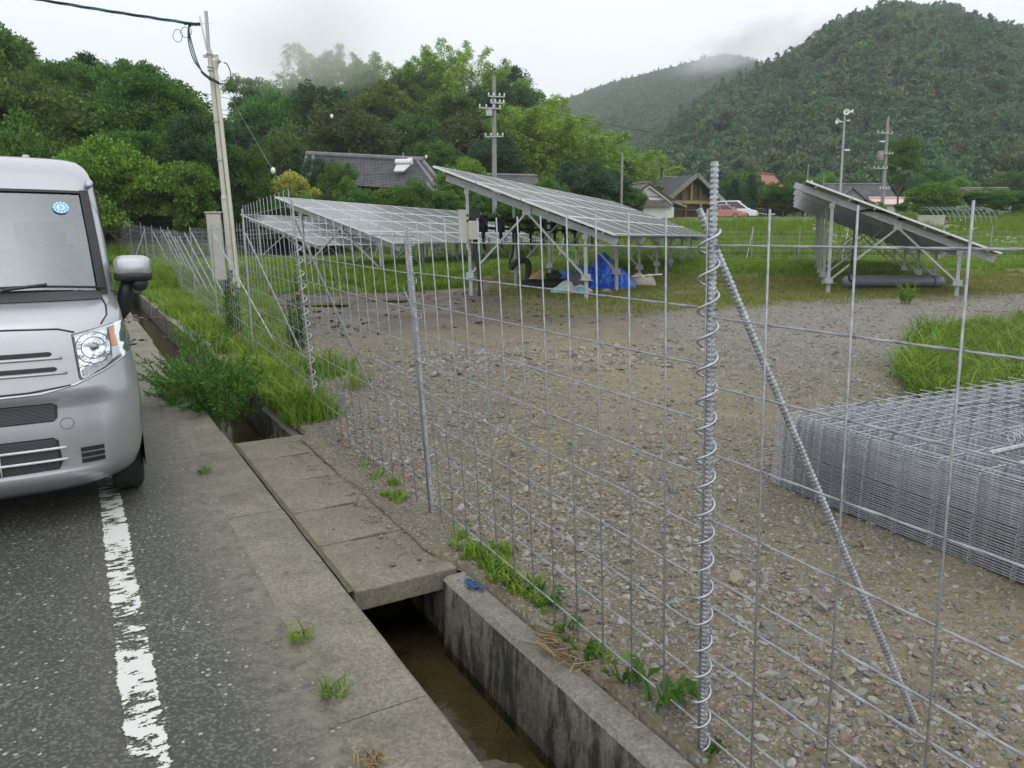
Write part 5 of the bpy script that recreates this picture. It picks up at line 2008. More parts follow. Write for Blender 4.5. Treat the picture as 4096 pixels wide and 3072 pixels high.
for i in range(NST):
    z = 0.018 + i * 0.0129
    top = i == NST - 1
    dx_, dy_ = rs_.normal(0, .0025), rs_.normal(0, .0018)
    loc = SA + E2 * (dx_ - 0.0015 * i * 0) + E1 * dy_
    # local axes of the mesh: x along E2, y along E1 (mirrored handedness handled by scale)
    o = put('mesh_panel', SM[i % 3], None, (loc.x, loc.y, z), (0, 0, SROT), (1, -1, 1))
    if top:
        o.location = (loc.x, loc.y, z + .004)
        o.rotation_euler = (0.004, -0.006, SROT + .012)
        tag(o, 'uppermost galvanised mesh panel of the stack, lying slightly askew', 'mesh panel', 'stacked spare mesh panels')
    elif i == 0:
        tag(o, 'lowest galvanised mesh panel of the stack, on the gravel', 'mesh panel', 'stacked spare mesh panels')
    else:
        tag(o, 'galvanised mesh panel lying in the thick stack behind the fence', 'mesh panel', 'stacked spare mesh panels')
ZT = 0.018 + NST * 0.0129 + .006
def on_stack(e2, e1, z=0.0):
    p = SA + E2 * e2 + E1 * e1
    return Vector((p.x, p.y, ZT + z))
# slack loose rods and coils on top
for (a, b, r, lab) in [((0.16, 1.165), (2.6, 1.05), .0115, 'ribbed bar on the stack, farthest of the four, beside the coils'), ((0.10, 1.335), (2.6, 1.20), .0105, 'ribbed bar on the stack with a white end, second of the four'),
                       ((0.22, 1.375), (2.6, 1.27), .0100, 'ribbed bar on the stack, third of the four, rusty end'), ((0.12, 1.56), (2.6, 1.42), .0095, 'ribbed bar on the stack nearest the fence')]:
    o = put('spare_bar', rebar_mesh('spare_bar', 2.4, r, 0.012, .22))
    aim(o, on_stack(*a, r + .004), on_stack(*b, r + .004), 'Z')
    tag(o, lab, 'bar', 'spare ribbed bars on the panel stack')
o = put('spare_coil', coil_mesh('spare_coil', 1.5, 0.030, 0.052, 0.0032))
aim(o, on_stack(0.44, 1.075, .036), on_stack(1.95, 0.985, .036), 'Z')
tag(o, 'bright lacing coil lying on the panel stack beside the bars', 'coil', 'spare lacing coils')
o = put('spare_coil', coil_mesh('spare_coil', 1.4, 0.028, 0.050, 0.0032))
aim(o, on_stack(0.60, 1.02, .034), on_stack(2.0, 0.93, .034), 'Z')
tag(o, 'second lacing coil on the panel stack, half hidden behind the first', 'coil', 'spare lacing coils')
for pts, lab in (([(1.25, .60), (1.40, .63), (1.55, .62), (1.60, .70), (1.52, .82)], 'thin black tie wire on the stack with a hooked bend'), ([(1.00, .42), (1.12, .56), (1.25, .60), (1.42, .56)], 'straight black tie wire across the top of the stack'), ([(0.46, .16), (.52, .22), (.60, .20)], 'short black tie wire at the near corner of the stack')):
    mb = MB()
    k = len(pts)
    mb.tube([on_stack(a, b, .006 + .045 * math.sin(3.14 * i / (k - 1))) for i, (a, b) in enumerate(pts)], .0022, 4)
    tag(mb.build('tie_wire', M_BLACK), lab, 'wire')

# ------------------------------------------------------------------ service pole, conduit, cabinet, cables
M_CREAM = mat('cream_paint', (0.50, 0.49, 0.42), 0.5, noise=0.08, nscale=4)
M_CREAM2 = mat('cream_pipe', (0.55, 0.54, 0.43), 0.45)
M_CAB = mat('beige_enclosure', (0.44, 0.43, 0.38), 0.5, noise=0.06, nscale=3)
M_CABLE = mat('cable_blue_green', (0.022, 0.10, 0.12), 0.5, color2=(0.03, 0.05, 0.12), nscale=3, noise=.3)
M_CABLE_K = mat('cable_black', (0.013, 0.013, 0.015), 0.5)
PX, PY = -6.24, 16.70
PL = -0.030
pole = thing('service_pole', 'slim cream service pole with a conduit behind the fence', 'pole', (PX, PY, 0.05))
def pp(z, dx=0.0, dy=0.0):
    return Vector((PL * z + dx, dy, z))
mb = MB()
mb.tube([pp(-.3), pp(2.30), pp(2.36), pp(5.35)], [.069, .069, .054, .050], 14)
mb.build('shaft', M_CREAM, pole, smooth=False)
mb = MB()
mb.tube([pp(.35, .115), pp(2.2, .112), pp(3.6, .100), pp(5.02, .092)], .043, 12)
mb.build('conduit', M_CREAM2, pole)
mb = MB()
mb.tube([pp(4.97, .09), pp(5.10, .11), pp(5.16, .19)], [.05, .07, .072], 12)
mb.build('weather_cap', M_CREAM2, pole)
mb = MB()
mb.box(pp(5.55, -.003), (.055, .055, 1.1))
mb.build('top_bracket', M_STEEL, pole)
mb = MB()
mb.tube([pp(5.35, -.055), pp(6.0, -.13)], .02, 5)
mb.build('bracket_arm', M_ALU, pole)
for z in (.62, 1.25, 2.28, 3.1, 3.9, 4.75, 4.93, 5.0, 5.25):
    mb = MB()
    mb.lathe([(.058, -.012), (.078, -.012), (.078, .012), (.058, .012)], 12, 'Z', pp(z), cap=False)
    mb.build('clamp_band', M_STEEL, pole)
mb = MB()
mb.box((0, 0, 0), (.30, .06, .05))
o = mb.build('cross_clamp', M_STEEL, pole, loc=pp(5.22, .02))

cab = thing('service_cabinet', 'tall beige service cabinet strapped to the cream pole', 'cabinet', (PX - 0.245 + PL * 1.2, PY - 0.03, 0.55))
mb = MB()
mb.box((0, 0, .74), (.30, .17, 1.46))
o = mb.build('cabinet_body', M_CAB, cab)
o.rotation_euler = (0, PL, .30)
bevel(o, .012)
mb = MB()
mb.box((0, -.01, 1.49), (.36, .22, .03))
o = mb.build('cabinet_cap', M_CAB, cab)
o.rotation_euler = (0, PL, .30)
bevel(o, .01)
mb = MB()
mb.box((.0, -.092, .74), (.25, .012, 1.40))
o = mb.build('cabinet_door', M_CAB, cab)
o.rotation_euler = (0, PL, .30)
mb = MB()
mb.box((-.155, .0, 1.20), (.02, .07, .34))
o = mb.build('cabinet_vent', M_BLACK, cab)
o.rotation_euler = (0, PL, .30)
mb = MB()
mb.tube([(PX - .16, PY, .62), (PX - .17, PY - .02, .45), (PX - .10, PY - .04, .25), (PX + .03, PY - .08, .08), (PX + .16, PY - .14, .0), (PX + .26, PY - .2, -.1)], .052, 10)
tag(mb.build('cable_hose', M_HOSE), 'black hose curving from the service cabinet into the ground', 'hose')

# the overhead line: three twisted cores
def sag(p0, p1, d, n=24):
    p0, p1 = Vector(p0), Vector(p1)
    return [p0.lerp(p1, i / n) + Vector((0, 0, -d * 4 * (i / n) * (1 - i / n))) for i in range(n + 1)]
line = thing('overhead_cable', 'thick twisted overhead cable running from the cream pole to the upper left', 'cable', (PX, PY, 5.9))
c0 = sag((-.42, .0, .0), (-15.2, -3.5, 2.45), .30, 120)
for k, m_ in enumerate((M_CABLE, mat('core_green', (0.02, 0.13, 0.10), .5), M_CABLE_K)):
    mb = MB()
    mb.tube([p + Vector((0, math.cos(i * .55 + 2.09 * k) * .017, math.sin(i * .55 + 2.09 * k) * .017)) for i, p in enumerate(c0)], .015, 6)
    mb.build('core', m_, line)
lp = thing('cable_drop', 'loops of cable hanging from the overhead line down to the conduit cap', 'cable', (PX, PY, 5.0))
def drop(pts, r, m_):
    mb = MB()
    P = [Vector(p) for p in pts]
    Q = []
    for i in range(len(P) - 1):
        a, b, c, d = P[max(i - 1, 0)], P[i], P[i + 1], P[min(i + 2, len(P) - 1)]
        for k in range(6):
            t_ = k / 6
            Q.append(0.5 * ((2 * b) + (c - a) * t_ + (2 * a - 5 * b + 4 * c - d) * t_ ** 2 + (3 * b - a - 3 * c + d) * t_ ** 3))
    Q.append(P[-1])
    mb.tube(Q, r, 6)
    return mb.build('strand', m_, lp)
for k, m_ in enumerate((M_CABLE, mat('strand_green', (0.03, 0.11, 0.075), .5), M_CABLE_K)):
    e = .025 * k
    drop([(-.50 - e, 0, .90), (-.57, e, .80 - e), (-.58 + e, e, .50), (-.50 + e, e, .18), (-.32, -.02, -.06), (-.14, -.14, -.20), (.06, -.12, -.30), (.22, -.03, -.26), (.26, .0, -.08), (.20, 0, .10), (.13, 0, .14)], .012, m_)
drop([(-.34, -.03, -.05), (-.2, -.13, -.16), (0, -.15, -.27), (.05, -.13, -.30)], .030, M_CABLE_K)
for (cx, cz, r1, r2) in ((-.80, .67, .10, .12), (-.62, .74, .12, .10)):
    drop([(cx + r1 * math.cos(a), 0.02 * math.sin(3 * a), cz + r2 * math.sin(a)) for a in np.linspace(1.2, 7.6, 14)], .006, M_CABLE_K)
mb = MB()
for i in range(5):
    mb.box((-.33 - .07 * i, rnd.uniform(-.02, .02), .90 + rnd.uniform(-.03, .02)), (.055, .06, .055), rz=rnd.random())
tag(mb.build('clamp_joints', M_CABLE_K, lp), kind='stuff')
mb = MB()
mb.tube([(-.31, 0, .90), (-.03, 0, .92)], .004, 4)
mb.build('strain_wire', M_STEEL, lp)
gy = thing('guy_wire', 'thin guy wire with a white ball running down from the cream pole', 'wire', (PX, PY, 0))
mb = MB()
g0, g1 = Vector((-.05, 0, 4.95)), Vector((1.95, 2.3, .1))
mb.tube([g0, g1], .006, 4)
mb.build('strand', M_STEEL, gy)
mb = MB()
c = g0.lerp(g1, .40)
mb.ball(c, (.055, .055, .075), 12, 8)
mb.build('marker_ball', M_WHITE, gy, smooth=True)

# ------------------------------------------------------------------ electrics under the middle array
CH = Vector((-1.814, 17.66, 3.13))
def under_c(n, a, z):
    p = CH + AX * n + AP * a
    return Vector((p.x, p.y, z))
inv_me = {}
mb = MB(); mb.box((0, 0, .0), (.34, .17, .40)); inv_me['case'] = mb.mesh('case', M_BLACK)
mb = MB(); mb.box((0, -.09, .05), (.26, .012, .16)); inv_me['face'] = mb.mesh('face_plate', mat('inverter_grey', (0.12, 0.125, 0.13), .4))
mb = MB(); mb.tube([(-.13, 0, .21), (-.12, 0, .255), (.12, 0, .255), (.13, 0, .21)], .014, 6); inv_me['handle'] = mb.mesh('handle', M_STEEL)
mb = MB(); mb.tube([(-.09, -.02, -.2), (-.09, -.02, -.34)], .028, 8); inv_me['plug1'] = mb.mesh('plug', M_BLACK)
mb = MB(); mb.tube([(.07, -.02, -.2), (.07, -.02, -.34)], .028, 8); inv_me['plug2'] = mb.mesh('plug', M_BLACK)
ordn = ['first', 'second', 'third', 'fourth', 'fifth', 'sixth', 'seventh', 'eighth', 'ninth', 'tenth']
for i in range(10):
    p = under_c(1.15 + 1.18 * i, 0.74, 1.83)
    t = thing('inverter', 'black inverter with looped cables under the middle array, %s from the beige box' % ordn[i], 'inverter', p, math.atan2(AX.y, AX.x) + .12, 'inverters hung under the middle array')
    for k, me in inv_me.items():
        put(me.name.split('.')[0], me, t)
    for k in range(3):
        mb = MB()
        w = .16 + .07 * k + rnd.uniform(-.02, .03)
        d = .22 + .06 * k + rnd.uniform(-.03, .05)
        mb.tube([(-.09 + w * (1 - math.cos(a)) * .9, -.02 - .02 * k, -.34 - d * math.sin(a)) for a in np.linspace(0, 3.14, 12)], .011, 5)
        mb.build('cable_loop', M_CABLE_K, t)
mb = MB()
mb.bar(under_c(.35, .74, 1.93), under_c(13.2, .74, 1.93), .05, .07)
mb.bar(under_c(.35, .74, 1.73), under_c(13.2, .74, 1.73), .05, .06)
tag(mb.build('inverter_rack', M_BLACK), 'dark rack rails carrying the row of inverters', 'rack')
P0 = under_c(.42, .74, 0)
sb = thing('switch_box', 'beige switch boxes on the first leg of the middle array', 'switch box', (P0.x, P0.y, 1.45), .12)
mb = MB(); mb.box((-.17, -.10, .33), (.24, .05, .72)); mb.build('backboard', M_CAB, sb)
mb = MB(); mb.box((.06, -.14, .22), (.24, .16, .43)); bevel(mb.build('enclosure', M_CAB, sb), .008)
mb = MB(); mb.box((.10, -.05, .58), (.24, .05, .24)); mb.build('breaker_panel', M_BLACK, sb)
mb = MB(); mb.box((.16, -.225, .17), (.02, .012, .07)); mb.build('latch', M_BLACK, sb)
for z in (.56, .44):
    mb = MB(); mb.box((-.08, -.13, z), (.045, .03, .05)); mb.build('gland', M_BLACK, sb)
mb = MB(); mb.tube([(-.10, -.10, -.03), (-.08, -.10, -.20), (-.02, -.08, -.32)], .03, 8); mb.build('pipe_stub', M_CAB, sb)

def hose(label, pts, r):
    mb = MB()
    P = [Vector(p) for p in pts]
    Q = []
    for i in range(len(P) - 1):
        a, b, c, d = P[max(i - 1, 0)], P[i], P[i + 1], P[min(i + 2, len(P) - 1)]
        for k in range(7):
            t_ = k / 7
            Q.append(0.5 * ((2 * b) + (c - a) * t_ + (2 * a - 5 * b + 4 * c - d) * t_ ** 2 + (3 * b - a - 3 * c + d) * t_ ** 3))
    Q.append(P[-1])
    mb.tube(Q, r, 9)
    return tag(mb.build('cable_hose', M_HOSE, smooth=True), label, 'hose', 'black hoses feeding the arrays')
hose('black hose beside the first leg of the middle array', [(P0.x + .12, P0.y - .05, 1.5), (P0.x + .10, P0.y - .08, 1.25), (P0.x + .14, P0.y - .08, 1.0), (P0.x + .20, P0.y - .08, .7), (P0.x + .22, P0.y - .08, .4), (P0.x + .20, P0.y - .08, .0)], .058)
P1 = under_c(3.55, .74, 0)
hose('thin black hose hanging by the second leg of the middle array', [(P1.x - .10, P1.y - .1, 1.85), (P1.x - .08, P1.y - .1, 1.4), (P1.x - .10, P1.y - .12, 1.1), (P1.x - .18, P1.y - .15, .85), (P1.x - .16, P1.y - .16, .70)], .032)
hose('thick black hose looped at the second leg of the middle array', [(P1.x - .16, P1.y - .16, .66), (P1.x - .02, P1.y - .18, .82), (P1.x + .18, P1.y - .18, .90), (P1.x + .32, P1.y - .18, .80), (P1.x + .32, P1.y - .18, .5), (P1.x + .25, P1.y - .18, .2), (P1.x + .22, P1.y - .18, -.1)], .085)
hose('black hose at a far leg of the pale left array', [(-3.9, 28.2, 1.6), (-3.88, 28.2, 1.2), (-3.80, 28.2, .9), (-3.86, 28.2, .4)], .07)
hose('coiled black cable on the first leg of the right array', [(8.42, 18.5, 2.1), (8.40, 18.5, 1.4), (8.36, 18.45, .9), (8.30, 18.4, .65), (8.36, 18.4, .45), (8.46, 18.4, .55), (8.42, 18.4, .85), (8.36, 18.4, .95)], .03)
hose('black cable bundle under the top corner of the right array', [(8.45, 18.62, 2.10), (8.7, 18.62, 2.16), (9.1, 18.62, 2.12), (9.5, 18.6, 2.0), (9.48, 18.6, 1.88), (9.3, 18.6, 1.90)], .028)

# ------------------------------------------------------------------ things left lying under the arrays
def sheet_heap(name, label, cat, loc, rad, humps, m, seed, crumple=.06, rz=0.0, n=64, hem=0.02):
    """a limp sheet over a pile: humps are (x, y, height, width)"""
    rs = np.random.RandomState(seed)
    mb = MB()
    off = rs.rand(3) * 50
    ring = 2 * n
    for i in range(n + 1):
        r_ = i / n
        for j in range(ring):
            a = 2 * math.pi * j / ring
            wob = 1 + .16 * mnoise.noise(Vector((math.cos(a) * 1.5, math.sin(a) * 1.5, seed))) + .05 * mnoise.noise(Vector((math.cos(a) * 6, math.sin(a) * 6, seed)))
            x, y = rad[0] * r_ * math.cos(a) * wob, rad[1] * r_ * math.sin(a) * wob
            z = 0
            for hx, hy, hh, hw in humps:
                z = max(z, hh * math.exp(-(((x - hx) / hw) ** 2 + ((y - hy) / (hw * .9)) ** 2) ** 1.25))
            p = Vector((x * 3.2, y * 3.2, z * 2)) + Vector(off)
            c = abs(mnoise.noise(p)) * 1.0 + .55 * abs(mnoise.noise(p * 2.3)) + .3 * abs(mnoise.noise(p * 5.1))
            z = z * (1 - r_ ** 7) + crumple * c * (1 - .5 * r_)
            mb.v.append((x + .5 * crumple * mnoise.noise(p * 1.7), y + .5 * crumple * mnoise.noise(p * 1.9), max(z, hem * (1 - r_) + .004)))
    mb.f = [(i * ring + j, (i + 1) * ring + j, (i + 1) * ring + (j + 1) % ring, i * ring + (j + 1) % ring) for i in range(n) for j in range(ring)]
    mb.mi = [0] * len(mb.f)
    o = mb.build(name, m, loc=loc, smooth=True)
    o.rotation_euler.z = rz
    return tag(o, label, cat)
M_TARP = mat('blue_tarpaulin', (0.010, 0.11, 0.60), 0.38, noise=0.35, nscale=2.5, bump=0.35, bscale=14)
sheet_heap('tarpaulin', 'crumpled blue tarpaulin heaped over something under the middle array', 'tarpaulin', (2.42, 20.9, .06), (1.10, .85), [(.12, 0, .92, .40), (-.32, -.1, .58, .62), (.58, 0, .55, .52)], M_TARP, 5, .17)
sheet_heap('tarpaulin', 'tail of blue sheeting trailing left of the big tarpaulin heap', 'tarpaulin', (1.45, 20.95, .22), (.52, .35), [(.1, 0, .34, .34)], mat('pale_blue_tarp', (0.04, 0.22, 0.68), .4, noise=.4, nscale=4), 8, .10)
sheet_heap('plastic_bag', 'crumpled clear plastic bag in front of the blue tarpaulin', 'bag', (1.55, 18.75, .06), (.52, .28), [(-.2, 0, .36, .22), (.2, 0, .22, .30)], mat('milky_plastic', (0.50, 0.52, 0.52), .35, noise=.25, nscale=8), 9, .12)
sheet_heap('plastic_bag', 'turquoise plastic bag on the grass left of the clear bag', 'bag', (1.12, 18.45, .05), (.30, .20), [(0, 0, .24, .2)], mat('turquoise_plastic', (0.16, 0.50, 0.58), .4, color2=(.6, .68, .7), nscale=5, noise=.3), 10, .09)
sheet_heap('plastic_bag', 'torn turquoise bag at the right of the clear bag', 'bag', (1.72, 18.4, .04), (.28, .16), [(0, 0, .24, .2)], mat('teal_plastic', (0.15, 0.42, 0.46), .4, noise=.3, nscale=7), 14, .08)
sheet_heap('paper_scrap', 'brown paper scrap right of the plastic bags by the leg', 'paper', (2.38, 18.9, .04), (.34, .14), [(0, 0, .16, .2)], mat('brown_paper', (0.36, 0.30, 0.22), .8), 11, .06, rz=-.35)
sheet_heap('red_scrap', 'red rag on the grass below the plastic bags', 'rag', (1.96, 18.35, .03), (.11, .09), [(0, 0, .12, .1)], mat('red_cloth', (0.42, 0.03, 0.03), .6), 12, .05)
sheet_heap('red_scrap', 'flat red scrap on the grass right of the brown paper', 'rag', (2.85, 18.7, .04), (.20, .05), [(0, 0, .05, .1)], mat('red_cloth_b', (0.40, 0.04, 0.03), .6), 13, .02)
sheet_heap('white_sack', 'dirty white sack lying right of the blue tarpaulin', 'sack', (3.78, 21.7, .08), (.44, .26), [(-.1, 0, .40, .30), (.2, 0, .36, .22)], mat('dirty_sacking', (0.42, 0.40, 0.35), .85, noise=.35, nscale=6), 15, .06)
mb = MB()
mb.tube([(0, 0, .30), (.9, .06, .36)], .02, 6)
tag(mb.build('white_batten', M_WHITE, loc=(3.45, 21.55, .10)), 'white batten lying across the dirty sack', 'batten')
mb = MB()
mb.tube([(-.75, 0, .17), (0, .05, .17), (.75, .08, .17)], .165, 18)
tag(mb.build('pipe_roll', M_HOSE, loc=(1.05, 20.6, .05)), 'thick dark grey pipe lying in front of the blue tarpaulin', 'pipe')
mb = MB()
mb.lathe([(.02, -.2), (.24, -.2), (.27, -.14), (.27, .14), (.24, .2), (.02, .2)], 20, 'Y', (0, 0, .28))
o = mb.build('cable_drum', mat('drum_grey', (0.10, 0.105, 0.10), .7, noise=.2), loc=(1.75, 20.1, .04), smooth=True)
o.rotation_euler.z = .5
tag(o, 'grey drum end tucked under the edge of the blue tarpaulin', 'drum')
mb = MB()
mb.box((0, 0, .0), (.42, .3, .16))
mb.box((.05, 0, .12), (.22, .16, .08))
bevel(tag(mb.build('tool_case', M_BLACK, loc=(1.15, 20.9, .45)), 'black tool case on top of the grey pipe', 'case'), .02)
mb = MB()
mb.add([(-.3, 0, 0), (-.02, -.06, .02), (.22, 0, .30), (.24, .02, .0), (-.3, .04, .01)], [(0, 1, 2), (1, 3, 2), (0, 2, 4)])
tag(mb.build('cardboard', mat('cardboard', (0.42, 0.30, 0.17), .9), loc=(.62, 20.5, .37)), 'torn tan cardboard on the end of the grey pipe', 'cardboard')
# grey wrapped roll under the right array
mb = MB()
n = 26
vs = []
for i in range(n + 1):
    f = i / n
    r_ = (.185 + .012 * mnoise.noise(Vector((f * 9, 0, 0)))) * (1.0 if 0.01 < f < .97 else .92)
    for j in range(18):
        a = 2 * math.pi * j / 18
        w = 1 + .07 * mnoise.noise(Vector((f * 14, math.cos(a) * 2, math.sin(a) * 2)))
        vs.append((2.7 * f, r_ * w * math.cos(a) * 1.25, r_ * (1.0 + w * math.sin(a) * .9)))
mb.add(vs, [(i * 18 + j, i * 18 + (j + 1) % 18, (i + 1) * 18 + (j + 1) % 18, (i + 1) * 18 + j) for i in range(n) for j in range(18)] + [tuple(range(17, -1, -1)), tuple(n * 18 + j for j in range(18))])
roll = thing('sheet_roll', 'long grey wrapped roll lying under the right array', 'roll', (9.22, 20.6, .13), .05)
mb.build('wrapping', mat('grey_wrap', (0.20, 0.205, 0.24), .55, noise=.2, nscale=4, bump=.4, bscale=10), roll, smooth=True)
mb = MB()
mb.tube([(2.28 + .14 * math.cos(a), -.245 * math.cos(a) * 1.0, .19 + .185 * math.sin(a)) for a in np.linspace(-.9, 4.0, 16)], .008, 4)
mb.build('strap', M_BLACK, roll)
# step ladder under the pale array
lad = thing('step_ladder', 'white step ladder standing under the pale left array', 'ladder', (-2.75, 28.6, .40), .1)
for x in (-.30, .30):
    mb = MB(); mb.bar((x, -.20, 0), (x * .75, .1, 1.35), .035, .06); mb.build('front_rail', M_WHITE, lad)
    mb = MB(); mb.bar((x, .45, 0), (x * .75, .14, 1.35), .03, .045); mb.build('rear_rail', M_WHITE, lad)
for k in range(4):
    f = .18 + .24 * k
    mb = MB(); mb.box((0, -.20 + .3 * f, 1.35 * f), (.60 - .15 * f, .09, .03)); mb.build('tread', M_WHITE, lad)

# ------------------------------------------------------------------ utility poles and lines
M_POLE = mat('concrete_pole', (0.27, 0.265, 0.245), .8, noise=.15, nscale=3)
M_INS = mat('porcelain', (0.78, 0.78, 0.76), .25)
def util_pole(label, x, y, z0, z1, r, arms, lean=0.0, extra=None, mat_=M_POLE):
    t = thing('utility_pole', label, 'utility pole', (x, y, z0))
    H = z1 - z0
    mb = MB()
    mb.tube([(0, 0, -1.2), (lean * H * .5, 0, H * .5), (lean * H, 0, H)], [r, r * .82, r * .62], 12)
    mb.build('shaft', mat_, t)
    for za, w, off, az in arms:
        d = (math.cos(az), math.sin(az))
        c = Vector((lean * za + off * d[0], off * d[1] - r, za))
        mb = MB()
        mb.bar(c - Vector((d[0] * w / 2, d[1] * w / 2, 0)), c + Vector((d[0] * w / 2, d[1] * w / 2, 0)), .06, .07)
        a = mb.build('crossarm', M_STEEL, t)
        for q in (-.46, -.16, .18, .46):
            mb = MB()
            p = c + Vector((d[0] * w * q, d[1] * w * q, .12))
            mb.lathe([(.02, -.07), (.05, -.05), (.03, 0), (.05, .03), (.02, .08)], 8, 'Z', p)
            mb.build('insulator', M_INS, a)
    if extra:
        extra(t, H, r, lean)
    return t
def ex_center(t, H, r, lean):
    mb = MB(); mb.box((-.28, -.1, H - 2.0), (.34, .3, .42)); mb.build('switch_gear', M_STEEL, t)
    mb = MB(); mb.tube([(-.5, -.1, H - 1.9), (-.95, -.3, H - 2.05)], .03, 5); mb.build('jumper', M_BLACK, t)
    mb = MB(); mb.tube([(-.18, -.2, .5), (-.16, -.2, H - 3.4)], .012, 4); mb.build('down_wire', M_BLACK, t)
util_pole('tall concrete utility pole with crossarms in the centre, before the bamboo', -1.035, 45, .9, 10.6, .17, [(8.55, 1.0, .15, .25), (8.2, .8, .2, .2), (7.9, 1.3, -.25, .3), (6.35, 1.1, .0, -.15)], 0.0, ex_center)
util_pole('slim steel pole in front of the dark tree by the white storehouse', 8.62, 60, 2.8, 8.0, .13, [], -.004)
util_pole('thin steel pole standing before the tiled roof', -7.77, 55, 2.2, 7.45, .055, [], 0.0, None, M_STEEL)
def ex_horn(t, H, r, lean):
    for (dx, dz, az, s) in ((.06, -.12, 2.9 + 1.6, 1.0), (.38, -.05, .5, .9), (-.45, -.85, 3.4, .9)):
        mb = MB()
        d = Vector((math.cos(az), -abs(math.sin(az)) * .4 - .2, .1)).normalized()
        c = Vector((lean * H + dx, -.15, H + dz))
        u = d.orthogonal().normalized()
        w = d.cross(u)
        vs = []
        prof = [(-.35, .06), (-.1, .07), (.1, .12), (.25, .20), (.32, .27), (.30, .24), (.1, .09)]
        for L, rr in prof:
            for j in range(14):
                a = 6.283 * j / 14
                vs.append(c + d * L * s + (u * math.cos(a) + w * math.sin(a)) * rr * s)
        mb.add(vs, [(i * 14 + j, i * 14 + (j + 1) % 14, (i + 1) * 14 + (j + 1) % 14, (i + 1) * 14 + j) for i in range(len(prof) - 1) for j in range(14)])
        mb.build('horn', M_INS, t, smooth=True)
    mb = MB(); mb.box((lean * H * .6 + .32, -.1, H - 3.3), (.45, .2, .13)); mb.build('street_light', M_INS, t)
    mb = MB(); mb.box((lean * H + .32, -.1, H - .75), (.25, .15, .10)); mb.build('junction_box', M_INS, t)
util_pole('slender grey pole carrying loudspeaker horns, above the right array', 30.20, 70, 3.2, 12.6, .12, [], -.026, ex_horn, M_STEEL)
def ex_tr(t, H, r, lean):
    mb = MB(); mb.lathe([(.02, -.45), (.28, -.45), (.30, -.40), (.30, .40), (.28, .45), (.02, .45)], 14, 'Z', (lean * H * .7 - .55, -.1, H - 3.6)); mb.build('transformer', M_POLE, t, smooth=True)
    mb = MB(); mb.box((lean * H * .6 - .55, -.15, H - 2.25), (.5, .15, .12)); mb.build('lamp', M_INS, t)
util_pole('brownish utility pole with a transformer right of the loudspeaker pole', 36.60, 75, 3.3, 12.9, .20, [(8.1, 1.7, -.35, .2), (6.2, 1.2, .1, .2), (4.8, 1.6, -.6, .25), (2.9, 1.1, 0, .2)], -.03, ex_tr)
util_pole('tiny distant pole left of the loudspeaker pole', 34.80, 90, 5.0, 10.0, .10, [], -.01)
util_pole('very short distant pole right of the tiny one', 38.7, 95, 5.0, 9.3, .09, [], 0)

def wire(label, p0, p1, d, r=.012, ball=None, lab_cat='wire'):
    t = thing('overhead_wire', label, lab_cat, p0)
    mb = MB()
    o0 = Vector(p0)
    P = [p - o0 for p in sag(p0, p1, d)]
    mb.tube(P, r, 4)
    mb.build('strand', M_CABLE_K, t)
    if ball is not None:
        mb = MB()
        mb.ball(P[ball], (.09, .09, .12), 8, 6)
        mb.build('marker_ball', M_INS, t)
    return t
wire('power line sagging left from the central utility pole across the wood', (-1.04, 44.8, 8.35), (-32, 40, 10.2), .9, .012, 7)
wire('power line from the central utility pole to the slim steel pole', (-1.04, 44.8, 7.9), (8.6, 60, 7.4), .5, .012)
wire('upper power line leading right from the central utility pole', (-1.04, 44.8, 9.35), (36.3, 75, 10.8), 1.4, .014)
wire('lower power line from the slim steel pole towards the right', (8.6, 60, 6.9), (36.3, 75, 9.2), .9, .014)
wire('service line with a white ball from the thin pole over the tiled roof', (-7.77, 55, 7.4), (-1.04, 45, 6.4), .3, .010, 7)
wire('service line crossing the tiled roof to the left', (-7.77, 55, 6.0), (-22, 50, 6.2), .3, .012)
wire('power line low on the right with a white ball', (36.5, 75, 6.9), (29.0, 80, 7.6), .3, .014, 18)
wire('distant power lines above the left wood, lower one', (-40, 100, 17.5), (-10, 112, 15.6), .5, .035)
wire('distant power lines above the left wood, upper one', (-44, 100, 20.5), (-14, 112, 17.4), .5, .03)

# ------------------------------------------------------------------ houses
M_TILE = mat('grey_roof_tile', (0.135, 0.135, 0.145), .45, noise=.35, nscale=1.6)
M_TILE_B = mat('brown_roof_tile', (0.13, 0.115, 0.10), .6, noise=.45, nscale=3, color2=(0.20, 0.19, 0.18))
M_TILE_R = mat('red_roof_tile', (0.30, 0.085, 0.055), .55, noise=.3, nscale=3)
M_SLATE = mat('dark_slate_roof', (0.048, 0.050, 0.058), .7, noise=.25, nscale=2)
M_PLASTER = mat('white_plaster', (0.68, 0.69, 0.69), .85, noise=.10, nscale=.8)
M_WOOD = mat('old_timber', (0.14, 0.10, 0.06), .85, noise=.35, nscale=5)
M_WOODY = mat('pale_timber', (0.34, 0.25, 0.10), .8, noise=.25, nscale=5)
M_DARKW = mat('dark_boarding', (0.045, 0.038, 0.030), .9, noise=.4, nscale=4)

